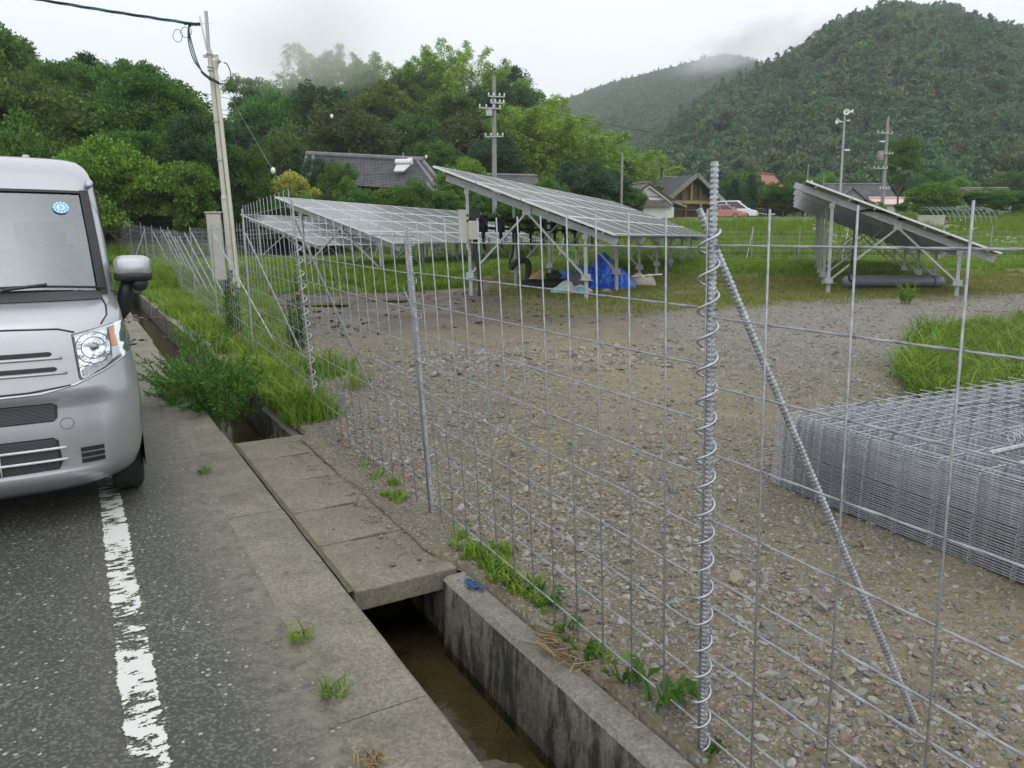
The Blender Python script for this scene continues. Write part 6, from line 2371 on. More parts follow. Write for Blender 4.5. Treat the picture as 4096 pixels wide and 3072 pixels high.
def tiled(parent, O, U, V, m, name='roof_tiles', cw=.30, rh=.27):
    """corrugated courses: O ridge corner, U along the ridge, V down the slope (vectors)"""
    O, U, V = Vector(O), Vector(U), Vector(V)
    nrm = U.cross(V).normalized()
    if nrm.z < 0:
        nrm = -nrm
    nu, nv = max(2, int(U.length / cw)), max(2, int(V.length / rh))
    mb = MB()
    S = 4
    for r_ in range(nv):
        for lev, f in ((.055, r_ + 1), (.0, r_ + .0)):
            pass
    rows = []
    for r_ in range(nv):
        rows.append((r_ / nv, .0))
        rows.append(((r_ + .98) / nv, .055))
    for f, h in rows:
        for i in range(nu * S + 1):
            w = .5 - .5 * math.cos(2 * math.pi * i / S)
            mb.v.append(O + U * (i / (nu * S)) + V * f + nrm * (h + .055 * w))
    K_ = nu * S + 1
    mb.f = [(i * K_ + j, i * K_ + j + 1, (i + 1) * K_ + j + 1, (i + 1) * K_ + j) for i in range(len(rows) - 1) for j in range(K_ - 1)]
    mb.mi = [0] * len(mb.f)
    return tag(mb.build(name, m, parent), kind='stuff')

def ridge(parent, p0, p1, m, r=.16):
    mb = MB()
    mb.tube([p0, p1], r, 8)
    return mb.build('roof_ridge', m, parent)

# long farmhouse with the grey tiled roof
hs_ = thing('tiled_house', 'long low house with a grey tiled roof and a white water heater on it', 'house', (-11, 57, 2.6))
I = Vector(hs_.location)
A_, B_ = Vector((-16.0, 60, 7.75)) - I, Vector((-6.45, 56.5, 6.95)) - I
dn_f = Vector((.75, -4.6, -2.35))
tiled(hs_, A_, B_ - A_, dn_f, M_TILE)
tiled(hs_, A_, B_ - A_, Vector((1.4, 4.4, -2.3)), M_TILE)
ridge(hs_, A_ + Vector((0, 0, .12)), B_ + Vector((0, 0, .12)), M_TILE, .24)
ridge(hs_, A_ + Vector((.6, -.2, .0)), A_ + dn_f * .98 + Vector((.6, -.2, .1)), M_TILE, .17)
ridge(hs_, A_, A_ + dn_f * .98 + Vector((0, 0, .1)), M_TILE, .14)
ridge(hs_, B_ + Vector((-.1, 0, .05)), B_ + dn_f * .9 + Vector((1.1, .1, .1)), M_TILE, .15)
ridge(hs_, B_ + Vector((-.5, 0, .05)), B_ + dn_f * .9 + Vector((.5, .1, .1)), M_TILE, .13)
mb = MB()
mb.add([B_, B_ + dn_f, B_ + dn_f + Vector((1.2, .3, .0)), B_ + Vector((.15, .1, -.05))], [(0, 1, 2, 3)])
mb.build('hip_slope', M_TILE, hs_)
mb = MB()
c0, c1 = A_ + dn_f * .86, B_ + dn_f * .86
for (p, q) in ((c0, c1),):
    mb.add([p + Vector((0, 0, -.25)), q + Vector((0, 0, -.25)), q + Vector((0, 0, -3)), p + Vector((0, 0, -3))], [(0, 1, 2, 3)])
d0, d1 = A_ + Vector((1.2, 3.8, -2.1)), B_ + Vector((1.2, 3.8, -2.1))
mb.add([d0, d1, d1 + Vector((0, 0, -3)), d0 + Vector((0, 0, -3))], [(3, 2, 1, 0)])
mb.add([c0 + Vector((0, 0, -.25)), A_ + Vector((.1, 0, -.3)), d0, d0 + Vector((0, 0, -3)), c0 + Vector((0, 0, -3))], [(0, 1, 2, 3, 4)])
mb.add([c1 + Vector((0, 0, -.25)), B_ + Vector((.1, 0, -.3)), d1, d1 + Vector((0, 0, -3)), c1 + Vector((0, 0, -3))], [(4, 3, 2, 1, 0)])
mb.build('wall', M_WOOD, hs_)
wh = thing('water_heater', 'white solar water heater tank on the grey tiled roof', 'water heater', (-7.75, 55.1, 6.55), -.2)
mb = MB(); mb.tube([(-.62, 0, .28), (.62, 0, .28)], .20, 12); mb.build('tank', M_WHITE, wh)
mb = MB(); mb.box((.45, .1, .5), (.3, .25, .14)); mb.build('header_box', M_WHITE, wh)
mb = MB(); mb.add([(-.5, -.2, .08), (.55, -.2, .08), (.40, -1.2, -.42), (-.35, -1.2, -.42), (-.5, -.2, .0), (.55, -.2, .0), (.40, -1.2, -.5), (-.35, -1.2, -.5)], [(0, 3, 2, 1), (4, 5, 6, 7), (0, 1, 5, 4), (1, 2, 6, 5), (2, 3, 7, 6), (3, 0, 4, 7)]); mb.build('collector', mat('collector_pale', (.55, .56, .55), .4), wh)

# small dark roofs behind the pole
def gable_house(name, label, loc, rz, L, W, h, rise, m_roof, m_wall, tiles=True, over=.5, cat='house', door=True):
    """ridge along local x"""
    t = thing(name, label, cat, loc, rz)
    mb = MB()
    mb.box((0, 0, h / 2 - .5), (L, W, h + 1.0))
    mb.build('wall', m_wall, t)
    for s in (-1, 1):
        mb = MB()
        mb.add([(s * L / 2, -W / 2, h), (s * L / 2, W / 2, h), (s * L / 2, 0, h + rise * .96), (s * (L / 2 - .12), -W / 2, h), (s * (L / 2 - .12), W / 2, h), (s * (L / 2 - .12), 0, h + rise * .96)],
               [(0, 1, 2) if s > 0 else (2, 1, 0), (5, 4, 3) if s > 0 else (3, 4, 5), (0, 2, 5, 3), (1, 4, 5, 2)])
        mb.build('gable', m_wall, t)
    O = Vector((-L / 2 - over, 0, h + rise + .08))
    U = Vector((L + 2 * over, 0, 0))
    k = (W / 2 + over) / (W / 2)
    for s in (-1, 1):
        V = Vector((0, s * W / 2 * k, -rise * k))
        if tiles:
            tiled(t, O, U, V, m_roof)
        mb = MB()
        mb.add([O, O + U, O + U + V, O + V, O + Vector((0, 0, -.08)), O + U + Vector((0, 0, -.08)), O + U + V + Vector((0, 0, -.10)), O + V + Vector((0, 0, -.10))],
               [(0, 1, 2, 3), (7, 6, 5, 4), (0, 4, 5, 1), (1, 5, 6, 2), (2, 6, 7, 3), (3, 7, 4, 0)])
        mb.build('roof_deck', m_roof if not tiles else M_WOOD, t)
    ridge(t, O + Vector((0, 0, .08)), O + U + Vector((0, 0, .08)), m_roof, .13)
    return t
gable_house('small_house', 'small dark tiled roof beside the foot of the central utility pole', (-.6, 62, 2.9), .25, 4.5, 4.0, 1.9, 1.5, M_TILE, M_DARKW)
gable_house('long_shed', 'grey tiled roof half hidden by bushes right of the central pole', (3.1, 63, 2.9), -.1, 5.5, 3.5, 1.5, .9, M_TILE, M_WOOD)
gable_house('red_shed', 'low red tiled roof at the left of the white storehouse', (9.2, 66, 3.0), -.15, 3.2, 3.0, 1.0, .8, M_TILE_R, M_DARKW)

# white plastered storehouse, hip-and-gable roof
ku = thing('storehouse', 'white plastered storehouse with a brown tiled gable roof', 'house', (11.6, 71.5, 2.65), .36)
ku.scale = (1.18, 1.1, 1.0)
mb = MB(); mb.box((0, 0, .4), (4.2, 5.0, 2.4)); mb.build('wall', M_PLASTER, ku)
mb = MB(); mb.box((2.32, -2.2, .4), (.42, .5, 2.35)); mb.build('dark_pier', M_DARKW, ku)
# skirt roof
sk_ = [(-2.2, -2.6, 2.05), (2.2, -2.6, 2.05), (2.2, 2.6, 2.05), (-2.2, 2.6, 2.05)]
tiled(ku, (-1.85, -1.95, 2.20), (3.7, 0, 0), (0, -1.05, -.66), M_TILE_B, cw=.26, rh=.2)
mb = MB(); mb.add([(-1.85, -1.95, 2.20), (-2.75, -3.0, 1.50), (-2.75, 3.0, 1.5), (-1.85, 1.95, 2.2)], [(0, 1, 2, 3)]); mb.build('side_skirt', M_TILE_B, ku)
mb = MB(); mb.add([(1.85, -1.95, 2.20), (2.9, -3.0, 1.50), (2.9, 3.0, 1.5), (1.85, 1.95, 2.2)], [(3, 2, 1, 0)]); mb.build('side_skirt', M_TILE_B, ku)
ridge(ku, (-1.85, -1.95, 2.26), (-2.75, -3.05, 1.58), M_TILE_R, .11)
ridge(ku, (1.85, -1.95, 2.26), (2.9, -3.05, 1.58), M_TILE_B, .10)
# gable face
mb = MB(); mb.add([(-1.75, -1.9, 2.2), (1.75, -1.9, 2.2), (0, -1.9, 3.45)], [(0, 1, 2)]); mb.build('gable', M_PLASTER, ku)
mb = MB(); mb.box((0, -1.93, 2.52), (2.3, .05, .08)); mb.build('red_beam', M_TILE_R, ku)
mb = MB(); mb.box((0, -1.93, 2.72), (1.1, .03, .16)); mb.build('vent_panel', mat('grey_plaster', (.50, .52, .53), .8), ku)
for s in (-1, 1):
    mb = MB(); mb.bar((s * 2.35, -2.2, 1.98), (0, -2.2, 3.56), .10, .18); mb.build('barge_board', M_WOOD, ku)
    tiled(ku, (0, -2.35, 3.66), (0, 4.8, 0), (s * 2.5, 0, -1.66), M_TILE_B, cw=.26, rh=.25)
    mb = MB(); mb.bar((s * 2.2, -2.22, 1.84), (0, -2.22, 3.40), .05, .07); mb.build('barge_trim', M_PLASTER, ku)
ridge(ku, (0, -2.4, 3.76), (0, 2.5, 3.76), M_TILE, .13)

# barn with an open timber gable
bn = thing('timber_barn', 'dark roofed barn with an open timber framed gable behind the storehouse', 'barn', (18.0, 76.5, 2.75), .40)
bn.scale = (1.65, 1.25, 1.10)
W_, H_, RZ = 4.0, 2.15, 4.35
mb = MB(); mb.box((0, 3.2, .9), (W_ - .3, 6.0, 2.6)); mb.build('inner_wall', M_DARKW, bn)
for s in (-1, 1):
    mb = MB()
    O = Vector((0, -.6, RZ + .08)); U = Vector((0, 7.0, 0)); V = Vector((s * 2.35, 0, -2.55))
    mb.add([O, O + U, O + U + V, O + V] + [p + Vector((0, 0, -.14)) for p in (O, O + U, O + U + V, O + V)], [(0, 1, 2, 3), (7, 6, 5, 4), (0, 4, 5, 1), (1, 5, 6, 2), (2, 6, 7, 3), (3, 7, 4, 0)])
    mb.build('roof_slope', M_SLATE, bn)
    mb = MB(); mb.bar((s * 2.42, -.72, RZ - 2.62), (0, -.72, RZ + .06), .08, .30); mb.build('barge_board', mat('mossy_timber', (0.20, 0.205, 0.16), .85, noise=.3, nscale=4), bn)
mb = MB(); mb.box((0, .10, 2.05), (W_ - .3, .16, .30)); mb.build('tie_beam', M_WOODY, bn)
for x, z0, z1, m_ in ((-1.25, -.4, 1.9, M_WOOD), (-.35, -.4, 1.9, M_WOOD), (.75, -.4, 1.9, M_WOODY), (1.55, -.4, 1.9, M_WOOD), (0, 2.2, 4.0, M_WOODY), (-.65, 2.2, 3.4, M_WOOD), (.65, 2.2, 3.4, M_WOOD), (-1.75, -.4, 2.2, M_WOOD), (1.78, -.4, 2.2, M_WOOD)):
    mb = MB(); mb.box((x, .02, (z0 + z1) / 2), (.12, .12, z1 - z0)); mb.build('timber_post', m_, bn)
mb = MB(); mb.add([(-1.8, .25, 2.2), (1.8, .25, 2.2), (0, .25, 4.1)], [(0, 1, 2)]); mb.build('gable_boarding', M_WOOD, bn)
mb = MB(); mb.box((0, .0, 1.35), (W_ - .4, .08, .08)); mb.build('rail', M_WOOD, bn)
mb = MB(); mb.box((-.9, .0, .1), (.7, .1, 1.0)); mb.build('leaning_board', M_WOODY, bn)
mb = MB(); mb.box((.35, -.05, .35), (.22, .03, .22)); mb.build('paper_notice', M_PLASTER, bn)
br_ = thing('barn_annex', 'long grey roof behind the storehouse with a dark stove pipe', 'barn', (14.6, 84, 3.4), -.10)
mb = MB(); mb.box((0, 1.8, 1.4), (7.6, 3.6, 3.2)); mb.build('wall', M_DARKW, br_)
for s in (-1, 1):
    mb = MB()
    O = Vector((-4.1, 1.8, 4.75)); U = Vector((8.0, 0, -.10)); V = Vector((0, s * 3.2, -1.9))
    mb.add([O, O + U, O + U + V, O + V] + [p + Vector((0, 0, -.14)) for p in (O, O + U, O + U + V, O + V)], [(0, 1, 2, 3), (7, 6, 5, 4), (0, 4, 5, 1), (1, 5, 6, 2), (2, 6, 7, 3), (3, 7, 4, 0)])
    mb.build('roof_slope', mat('grey_sheet_roof', (0.095, 0.098, 0.10), .6, noise=.2, nscale=1.5), br_)
mb = MB(); mb.bar((-4.1, 1.8, 4.84), (3.9, 1.8, 4.74), .2, .08); mb.build('roof_ridge', mat('pale_ridge', (.34, .34, .33), .5), br_)
mb = MB(); mb.tube([(1.9, 1.3, 4.4), (1.9, 1.3, 5.55)], .12, 10); mb.tube([(1.9, 1.3, 5.55), (1.9, 1.3, 5.65)], .16, 10); mb.build('stove_pipe', M_DARKW, br_)

# houses across the fields on the right
gable_house('grey_house', 'grey tiled house behind the loudspeaker pole', (43.6, 97, 4.4), -.12, 6.8, 5.5, 2.1, 1.5, M_TILE, mat('pale_wall', (.42, .43, .44), .8))
hp = gable_house('grey_house_wing', 'small gabled wing at the left of the grey tiled house', (41.6, 94.0, 4.4), 1.35, 3.2, 2.8, 1.7, 1.2, M_TILE, mat('pale_wall_b', (.40, .41, .42), .8))
gable_house('pink_shed', 'low shed with a faded pink roof behind the tall tree', (46.0, 92, 4.6), .05, 5.0, 3.0, .9, .55, mat('pink_roof', (.62, .46, .43), .7), M_PLASTER, tiles=False)
gable_house('pink_roof_house', 'faded pink roof showing left of the brown gable', (55.5, 97, 4.6), .1, 4.5, 3.2, 1.0, .9, mat('pink_roof_b', (.58, .42, .38), .7), M_PLASTER, tiles=False)
gable_house('brown_gable_house', 'brown gabled house behind the greenhouse frame', (48.6, 82, 4.0), .95, 4.4, 3.6, 1.3, 1.1, M_TILE_B, mat('weathered_wall', (.30, .29, .27), .9), tiles=False)
gable_house('hill_foot_house', 'low roof at the foot of the right hill above the bushes', (60.0, 97, 5.0), -.05, 5.0, 4.0, 1.6, .9, M_TILE_B, mat('weathered_wall_b', (.28, .28, .26), .9))
gable_house('red_roof_house', 'red roofed house peeking above the dark conifers', (38.9, 118, 6.8), .75, 4.6, 3.4, 2.6, 1.6, M_TILE_R, mat('red_wall', (.50, .12, .08), .8), tiles=False)
bw = thing('block_wall', 'short pale block wall beside the greenhouse frame', 'wall', (32.1, 58, 2.15), .05)
mb = MB(); mb.box((0, 0, .35), (2.1, .15, 1.2)); mb.build('blocks', mat('block_pale', (.42, .40, .35), .9, noise=.2, nscale=3), bw)
mb = MB(); mb.box((0, 0, .99), (2.14, .19, .06)); mb.build('coping', mat('block_cop', (.5, .48, .42), .9), bw)
gh_ = thing('greenhouse_frame', 'bare steel hoops of a greenhouse in the field on the right', 'greenhouse', (35.6, 61.5, 2.35), .05)
hoop = MB()
hoop.tube([(0, 1.7 * math.cos(a), 1.55 * math.sin(a)) for a in np.linspace(0, math.pi, 16)], .025, 5)
hme = hoop.mesh('hoop', mat('hoop_steel', (.24, .29, .29), .5, metal=.4))
for i in range(13):
    put('hoop', hme, gh_, (-2.3 + .42 * i, 0, 0))
for a in (.5, 1.1, 1.57, 2.04, 2.6):
    mb = MB(); mb.tube([(-2.35, 1.7 * math.cos(a), 1.55 * math.sin(a)), (2.8, 1.7 * math.cos(a), 1.55 * math.sin(a))], .02, 5); mb.build('purlin', hme.materials[0], gh_)

# ------------------------------------------------------------------ two parked cars beyond the field
def far_car(name, label, loc, rz, prof, width, paint, cat, roof_w=.80, wx=(.7, 3.1)):
    """prof: lower body outline and cabin outline (x along, z)"""
    t = thing(name, label, cat, loc, rz)
    body, cabin = prof
    def hull(poly, w0, w1, z0, z1):
        mb = MB()
        n = len(poly)
        def wd(z):
            return w0 + (w1 - w0) * min(1, max(0, (z - z0) / (z1 - z0)))
        mb.add([(x, -wd(z), z) for x, z in poly] + [(x, wd(z), z) for x, z in poly], [tuple(range(n)), tuple(range(2 * n - 1, n - 1, -1))] + [(i, n + i, n + (i + 1) % n, (i + 1) % n) for i in range(n)])
        return mb
    zb = max(z for x, z in body)
    zt = max(z for x, z in cabin)
    o = hull(body, width / 2, width / 2 * .96, .2, zb).build('body', paint, t)
    bevel(o, .07, 3)
    o = hull(cabin, width / 2 * .95, width / 2 * roof_w, zb, zt).build('cabin', paint, t)
    bevel(o, .05, 3)
    cx = sum(x for x, z in cabin) / len(cabin)
    cz = (zb + zt) / 2
    for s in (-1, 1):
        mb = MB()
        w = width / 2 * (.95 + roof_w) / 2 + .03
        lo, hi = sorted([p for p in cabin], key=lambda p: p[1])[:2], sorted([p for p in cabin], key=lambda p: p[1])[2:]
        xs0, xs1 = sorted(p[0] for p in lo), sorted(p[0] for p in hi)
        for (f0, f1) in ((.06, .48), (.52, .94)):
            q = [(xs0[0] + (xs0[-1] - xs0[0]) * f0, zb + .03), (xs0[0] + (xs0[-1] - xs0[0]) * f1, zb + .03), (xs1[0] + (xs1[-1] - xs1[0]) * f1, zt - .10), (xs1[0] + (xs1[-1] - xs1[0]) * f0, zt - .10)]
            mb.add([(x, s * (width / 2 * .955 if z < cz else width / 2 * (roof_w + .03)), z) for x, z in q], [(0, 1, 2, 3)])
        tag(mb.build('side_glass', M_SIDEGL_D, t), kind='stuff')
    for (a, b) in ((0, 1), (2, 3)):
        pa, pb = cabin[a], cabin[b]
        nx = -1 if a == 0 else 1
        mb = MB()
        e0, e1 = .12, .85
        q0 = (pa[0] + (pb[0] - pa[0]) * e0, pa[1] + (pb[1] - pa[1]) * e0)
        q1 = (pa[0] + (pb[0] - pa[0]) * e1, pa[1] + (pb[1] - pa[1]) * e1)
        mb.add([(q0[0] + nx * .03, -width / 2 * .84, q0[1]), (q0[0] + nx * .03, width / 2 * .84, q0[1]), (q1[0] + nx * .03, width / 2 * .74, q1[1]), (q1[0] + nx * .03, -width / 2 * .74, q1[1])], [(0, 1, 2, 3)])
        mb.build('windscreen' if a else 'rear_window', M_SIDEGL_D, t)
    for x in wx:
        for s in (-1, 1):
            mb = MB(); mb.lathe([(.1, -.09), (.29, -.09), (.31, 0), (.29, .09), (.1, .09)], 16, 'Y', (x, s * (width / 2 - .08), .31))
            w = mb.build('wheel', M_RUBBER, t, smooth=True)
            mb = MB(); mb.lathe([(.01, s * .1), (.19, s * .1), (.2, s * .08)], 12, 'Y', (x, s * (width / 2 - .08), .31)); mb.build('rim', M_RIM, w)
    for s in (-1, 1):
        mb = MB(); mb.box((.02, s * width * .38, zb - .12), (.06, .22, .22)); mb.build('tail_light', mat('tail_red', (.4, .03, .03), .3), t)
    return t
M_SIDEGL_D = mat('dark_glass', (0.02, 0.022, 0.025), .08, spec=.7)
far_car('parked_car', 'small faded pink hatchback parked beyond the field', (19.0, 73.5, 3.15), -.55, ([(0, .3), (0, .85), (.6, .95), (2.6, .92), (3.45, .78), (3.55, .55), (3.5, .28)], [(.08, .9), (.55, 1.43), (2.0, 1.46), (2.75, .9)]), 1.55, mat('pink_paint', (.50, .22, .19), .45, noise=.1), 'car', wx=(.65, 2.85))
far_car('parked_minivan', 'white minivan parked behind the pink hatchback', (20.2, 76.8, 3.3), -.45, ([(0, .3), (0, 1.0), (3.6, .98), (4.3, .85), (4.45, .6), (4.4, .28)], [(.02, .98), (.25, 1.78), (2.7, 1.80), (3.75, .96)]), 1.75, mat('white_paint', (.74, .75, .76), .35), 'minivan', wx=(.85, 3.5))
# ------------------------------------------------------------------ damp air: one closed box of even haze, and the mist hanging on the hills
hz = MB()
hz.box((0, 1100, 199), (3400, 2700, 410))
hz_o = hz.build('haze', [])
m = bpy.data.materials.new('haze')
m.use_nodes = True
t = m.node_tree
t.nodes.clear()
out = N(t, 'ShaderNodeOutputMaterial')
pv = N(t, 'ShaderNodeVolumePrincipled')
pv.inputs['Color'].default_value = (0.88, 0.95, 1.0, 1)
pv.inputs['Density'].default_value = 0.00040
pv.inputs['Anisotropy'].default_value = 0.2
t.links.new(pv.outputs[0], out.inputs['Volume'])
hz_o.data.materials.append(m)
tag(hz_o, 'even damp haze filling the valley air', None, None, 'stuff')

def mist(label, c, r, dens, rot=(0, 0, 0), scale=2.2):
    mb = MB()
    mb.ball((0, 0, 0), 1.0, 20, 12)
    o = mb.build('mist', [], None, c)
    o.scale = r
    o.rotation_euler = rot
    m = bpy.data.materials.new('mist')
    m.use_nodes = True
    t = m.node_tree
    t.nodes.clear()
    out = N(t, 'ShaderNodeOutputMaterial')
    pv = N(t, 'ShaderNodeVolumePrincipled')
    pv.inputs['Color'].default_value = (.98, .98, .98, 1)
    pv.inputs['Anisotropy'].default_value = 0.1
    co = N(t, 'ShaderNodeTexCoord')
    ln = N(t, 'ShaderNodeVectorMath', operation='LENGTH')
    t.links.new(co.outputs['Object'], ln.inputs[0])
    f = N(t, 'ShaderNodeMapRange', interpolation_type='SMOOTHSTEP')
    f.inputs['From Min'].default_value, f.inputs['From Max'].default_value = 1.0, .15
    t.links.new(ln.outputs['Value'], f.inputs['Value'])
    nz = N(t, 'ShaderNodeTexNoise', Scale=scale, Detail=3)
    t.links.new(co.outputs['Object'], nz.inputs['Vector'])
    r2 = N(t, 'ShaderNodeMapRange')
    r2.inputs['From Min'].default_value, r2.inputs['From Max'].default_value = .36, .66
    t.links.new(nz.outputs['Fac'], r2.inputs['Value'])
    mu = N(t, 'ShaderNodeMath', operation='MULTIPLY')
    t.links.new(f.outputs['Result'], mu.inputs[0])
    t.links.new(r2.outputs['Result'], mu.inputs[1])
    m2 = N(t, 'ShaderNodeMath', operation='MULTIPLY')
    m2.inputs[1].default_value = dens
    t.links.new(mu.outputs[0], m2.inputs[0])
    t.links.new(m2.outputs[0], pv.inputs['Density'])
    t.links.new(pv.outputs[0], out.inputs['Volume'])
    o.data.materials.append(m)
    return tag(o, label, None, None, 'stuff')
mist('patch of mist drifting over the crest of the wooded hill behind the tiled roof', (-25, 100, 27), (15, 7, 10), .20, scale=.7)
mist('wisp of mist on the shoulder of the far ridge', (200, 700, 168), (75, 50, 22), .05, (0, -.35, 0))
mist('wisp of mist where the far ridge meets the mountain', (275, 740, 183), (60, 40, 24), .05, (0, -.3, 0))
mist('thin mist around the mountain top', (265, 500, 168), (60, 40, 22), .035, (0, -.3, 0))
# ------------------------------------------------------------------ garden trees and bushes between the yard and the wood
def gtree(lab, x, y, ztop, w, kind, col, h=None, name='garden_tree', proto=None, zb=None, cat='tree', tf=.14):
    z0 = float(ground_z(x, y)) if zb is None else zb
    return tree(name, lab, x, y, z0 - .1, ztop - z0 + .1, w, kind, col, None, cat, tf, proto)
gtree('round bush with creamy yellow blossom left of the tiled roof', -13.6, 47, 6.2, 4.2, 'broad', YELL, proto=4, cat='bush', name='garden_bush')
gtree('dark green garden tree between the blossom bush and the tiled roof', -11.4, 50, 6.1, 3.0, 'broad', MID, proto=2)
gtree('slim dark tree behind the blossom bush at the left end of the tiled roof', -13.2, 52.5, 6.7, 2.6, 'broad', BLUEG, proto=2)
gtree('yellowish small tree before the left part of the tiled roof', -10.6, 49, 6.1, 2.2, 'broad', FRESH, proto=4)
gtree('broad green bush below the middle of the tiled roof', -7.6, 46.5, 5.05, 3.8, 'broad', FRESH, proto=1, cat='bush', name='garden_bush')
gtree('rounded green bush below the water heater', -5.9, 46.0, 5.0, 3.4, 'broad', MID, proto=0, cat='bush', name='garden_bush')
gtree('loose green shrub left below the tiled roof', -8.9, 45, 4.55, 2.9, 'broad', MID, proto=3, cat='bush', name='garden_bush')
gtree('low shrub before the wall of the tiled house', -10.8, 46, 4.4, 3.0, 'broad', DARK, proto=3, cat='bush', name='garden_bush')
gtree('large light green tree at the right end of the tiled roof', -3.15, 50, 6.6, 3.9, 'broad', FRESH, proto=0)
gtree('mid green bush behind the high edge of the middle array', -4.4, 46, 4.9, 3.4, 'broad', MID, proto=1, cat='bush', name='garden_bush')
gtree('green bush behind the inverters under the middle array', -.6, 46, 4.2, 4.0, 'broad', MID, proto=3, cat='bush', name='garden_bush')
gtree('small green bush behind the central utility pole', 1.0, 52, 5.2, 3.0, 'broad', FRESH, proto=4, cat='bush', name='garden_bush')
gtree('bushy green tree right of the central utility pole', 2.6, 53, 5.7, 3.2, 'broad', MID, proto=0)
gtree('deep green spreading tree left of the white storehouse', 5.6, 58, 7.4, 4.6, 'broad', BLUEG, proto=3)
gtree('dark tree in front of the slim steel pole', 7.8, 62.5, 7.0, 4.0, 'broad', DARK, proto=0)
gtree('leafy branch tree just left of the storehouse gable', 9.6, 63, 6.2, 3.0, 'broad', MID, proto=1)
gtree('narrow dark conifer left of the blossom bush', -17.3, 52, 7.8, 2.4, 'conifer', DARK, name='conifer', cat='conifer')
gtree('second dark conifer behind the blossom bush', -15.4, 55, 7.6, 2.8, 'conifer', DARK, name='conifer', cat='conifer')
gtree('bluish conifer behind the parked cars, tallest of the dark group', 27.6, 88, 8.4, 3.8, 'conifer', BLUEG, name='conifer', cat='conifer')
gtree('bluish conifer behind the white minivan', 24.6, 84, 7.5, 3.6, 'conifer', BLUEG, name='conifer', cat='conifer')
gtree('low bluish conifer beside the barn', 22.6, 84, 6.6, 3.2, 'conifer', BLUEG, name='conifer', cat='conifer')
gtree('dark broad tree between the cars and the right array', 29.4, 82, 7.0, 5.0, 'broad', DARK, proto=3, tf=.02)
gtree('light green round tree left of the right array top', 28.2, 79, 7.3, 4.4, 'broad', MID, proto=0)
gtree('green shrub against the high end of the right array', 31.5, 82, 6.9, 3.8, 'broad', FRESH, proto=1, cat='bush', name='garden_bush')
gtree('tall narrow poplar with pale stems on the right', 43.2, 85, 12.1, 4.4, 'broad', MID, proto=2, tf=.34)
gtree('round bright green bush between the poplar and the greenhouse frame', 35.1, 63.5, 6.25, 4.4, 'broad', FRESH, proto=3, cat='bush', name='garden_bush')
gtree('dark green bush at the right behind the greenhouse frame', 43.4, 70, 6.0, 5.2, 'broad', MID, proto=0, cat='bush', name='garden_bush')
gtree('green bush at the right edge of the field', 47.6, 72, 6.3, 4.6, 'broad', MID, proto=1, cat='bush', name='garden_bush')
gtree('small leafy bush before the grey tiled house', 35.6, 75, 5.3, 3.0, 'broad', FRESH, proto=4, cat='bush', name='garden_bush')
gtree('little bush at the foot of the poplar', 38.9, 74, 5.0, 2.8, 'broad', MID, proto=3, cat='bush', name='garden_bush')
gtree('lime green tree in front of the wood above the van roof', -19.9, 38.2, 6.6, 4.4, 'broad', (.150, .290, .036), proto=3)
gtree('broad green tree at the very left behind the van roof', -25.2, 40, 7.9, 5.0, 'broad', MID, proto=0)
gtree('green tree between the van and the cream pole', -16.9, 40, 6.3, 3.8, 'broad', FRESH, proto=1)
gtree('large tree above the van, halfway up the wooded hillside', -22.0, 45.5, 9.2, 5.2, 'broad', MID, proto=3)
gtree('tall tree with a ragged crown against the sky above the van', -24.2, 52, 12.6, 6.0, 'broad', MID, proto=1)
gtree('shadowy shrub at the foot of the wood behind the fence', -18.2, 41, 5.0, 3.6, 'broad', DARK, proto=2)
gtree('dark tree right behind the cream pole', -14.9, 43, 6.3, 3.2, 'broad', MID, proto=2)
for i, (x, y) in enumerate([(-27.5, 39.5), (-22.6, 40.2), (-20.2, 41), (-15.9, 42.2), (-24.6, 42.4), (-18.6, 43), (-30, 41), (-13.2, 44)]):
    gtree('low dark shrub under the edge of the wood', x, y, 4.3 + rnd.uniform(-.4, .5), 4.2, 'broad', [DARK, MID, BLUEG][i % 3], cat='bush', name='wood_edge_shrub', tf=.02)['group'] = 'shrubs under the wood edge'
for i in range(17):
    t_ = -.13 + .027 * i
    y = rnd.uniform(72, 76)
    if .14 < t_ < .31:
        continue
    gtree('mixed green shrub at the foot of the hills beyond the field', t_ * y, y, 6.2 + rnd.uniform(-.8, 1.0), 4.6, 'broad', [DARK, MID, OLIVE, MID][i % 4], cat='bush', name='hill_foot_shrub', tf=.02)['group'] = 'shrubs along the foot of the hills'
for i in range(22):
    t_ = .30 + .036 * i
    y = rnd.uniform(104, 124)
    h_ = rnd.uniform(5.5, 8.5)
    tree('field_edge_tree', '%s tree at the foot of the mountain, %s' % (('mid green', 'dark green', 'mid green', 'fresh green', 'bluish green')[i % 5], 'behind the cars' if t_ < .38 else 'behind the loudspeaker pole' if t_ < .48 else 'behind the poplar' if t_ < .58 else 'behind the greenhouse frame' if t_ < .68 else 'near the right edge'), t_ * y, y, float(ground_z(t_ * y, y)) - .3, h_, h_ * .9, 'broad', [MID, DARK, MID, FRESH, BLUEG][i % 5], 'trees along the foot of the mountain', 'tree', .05)

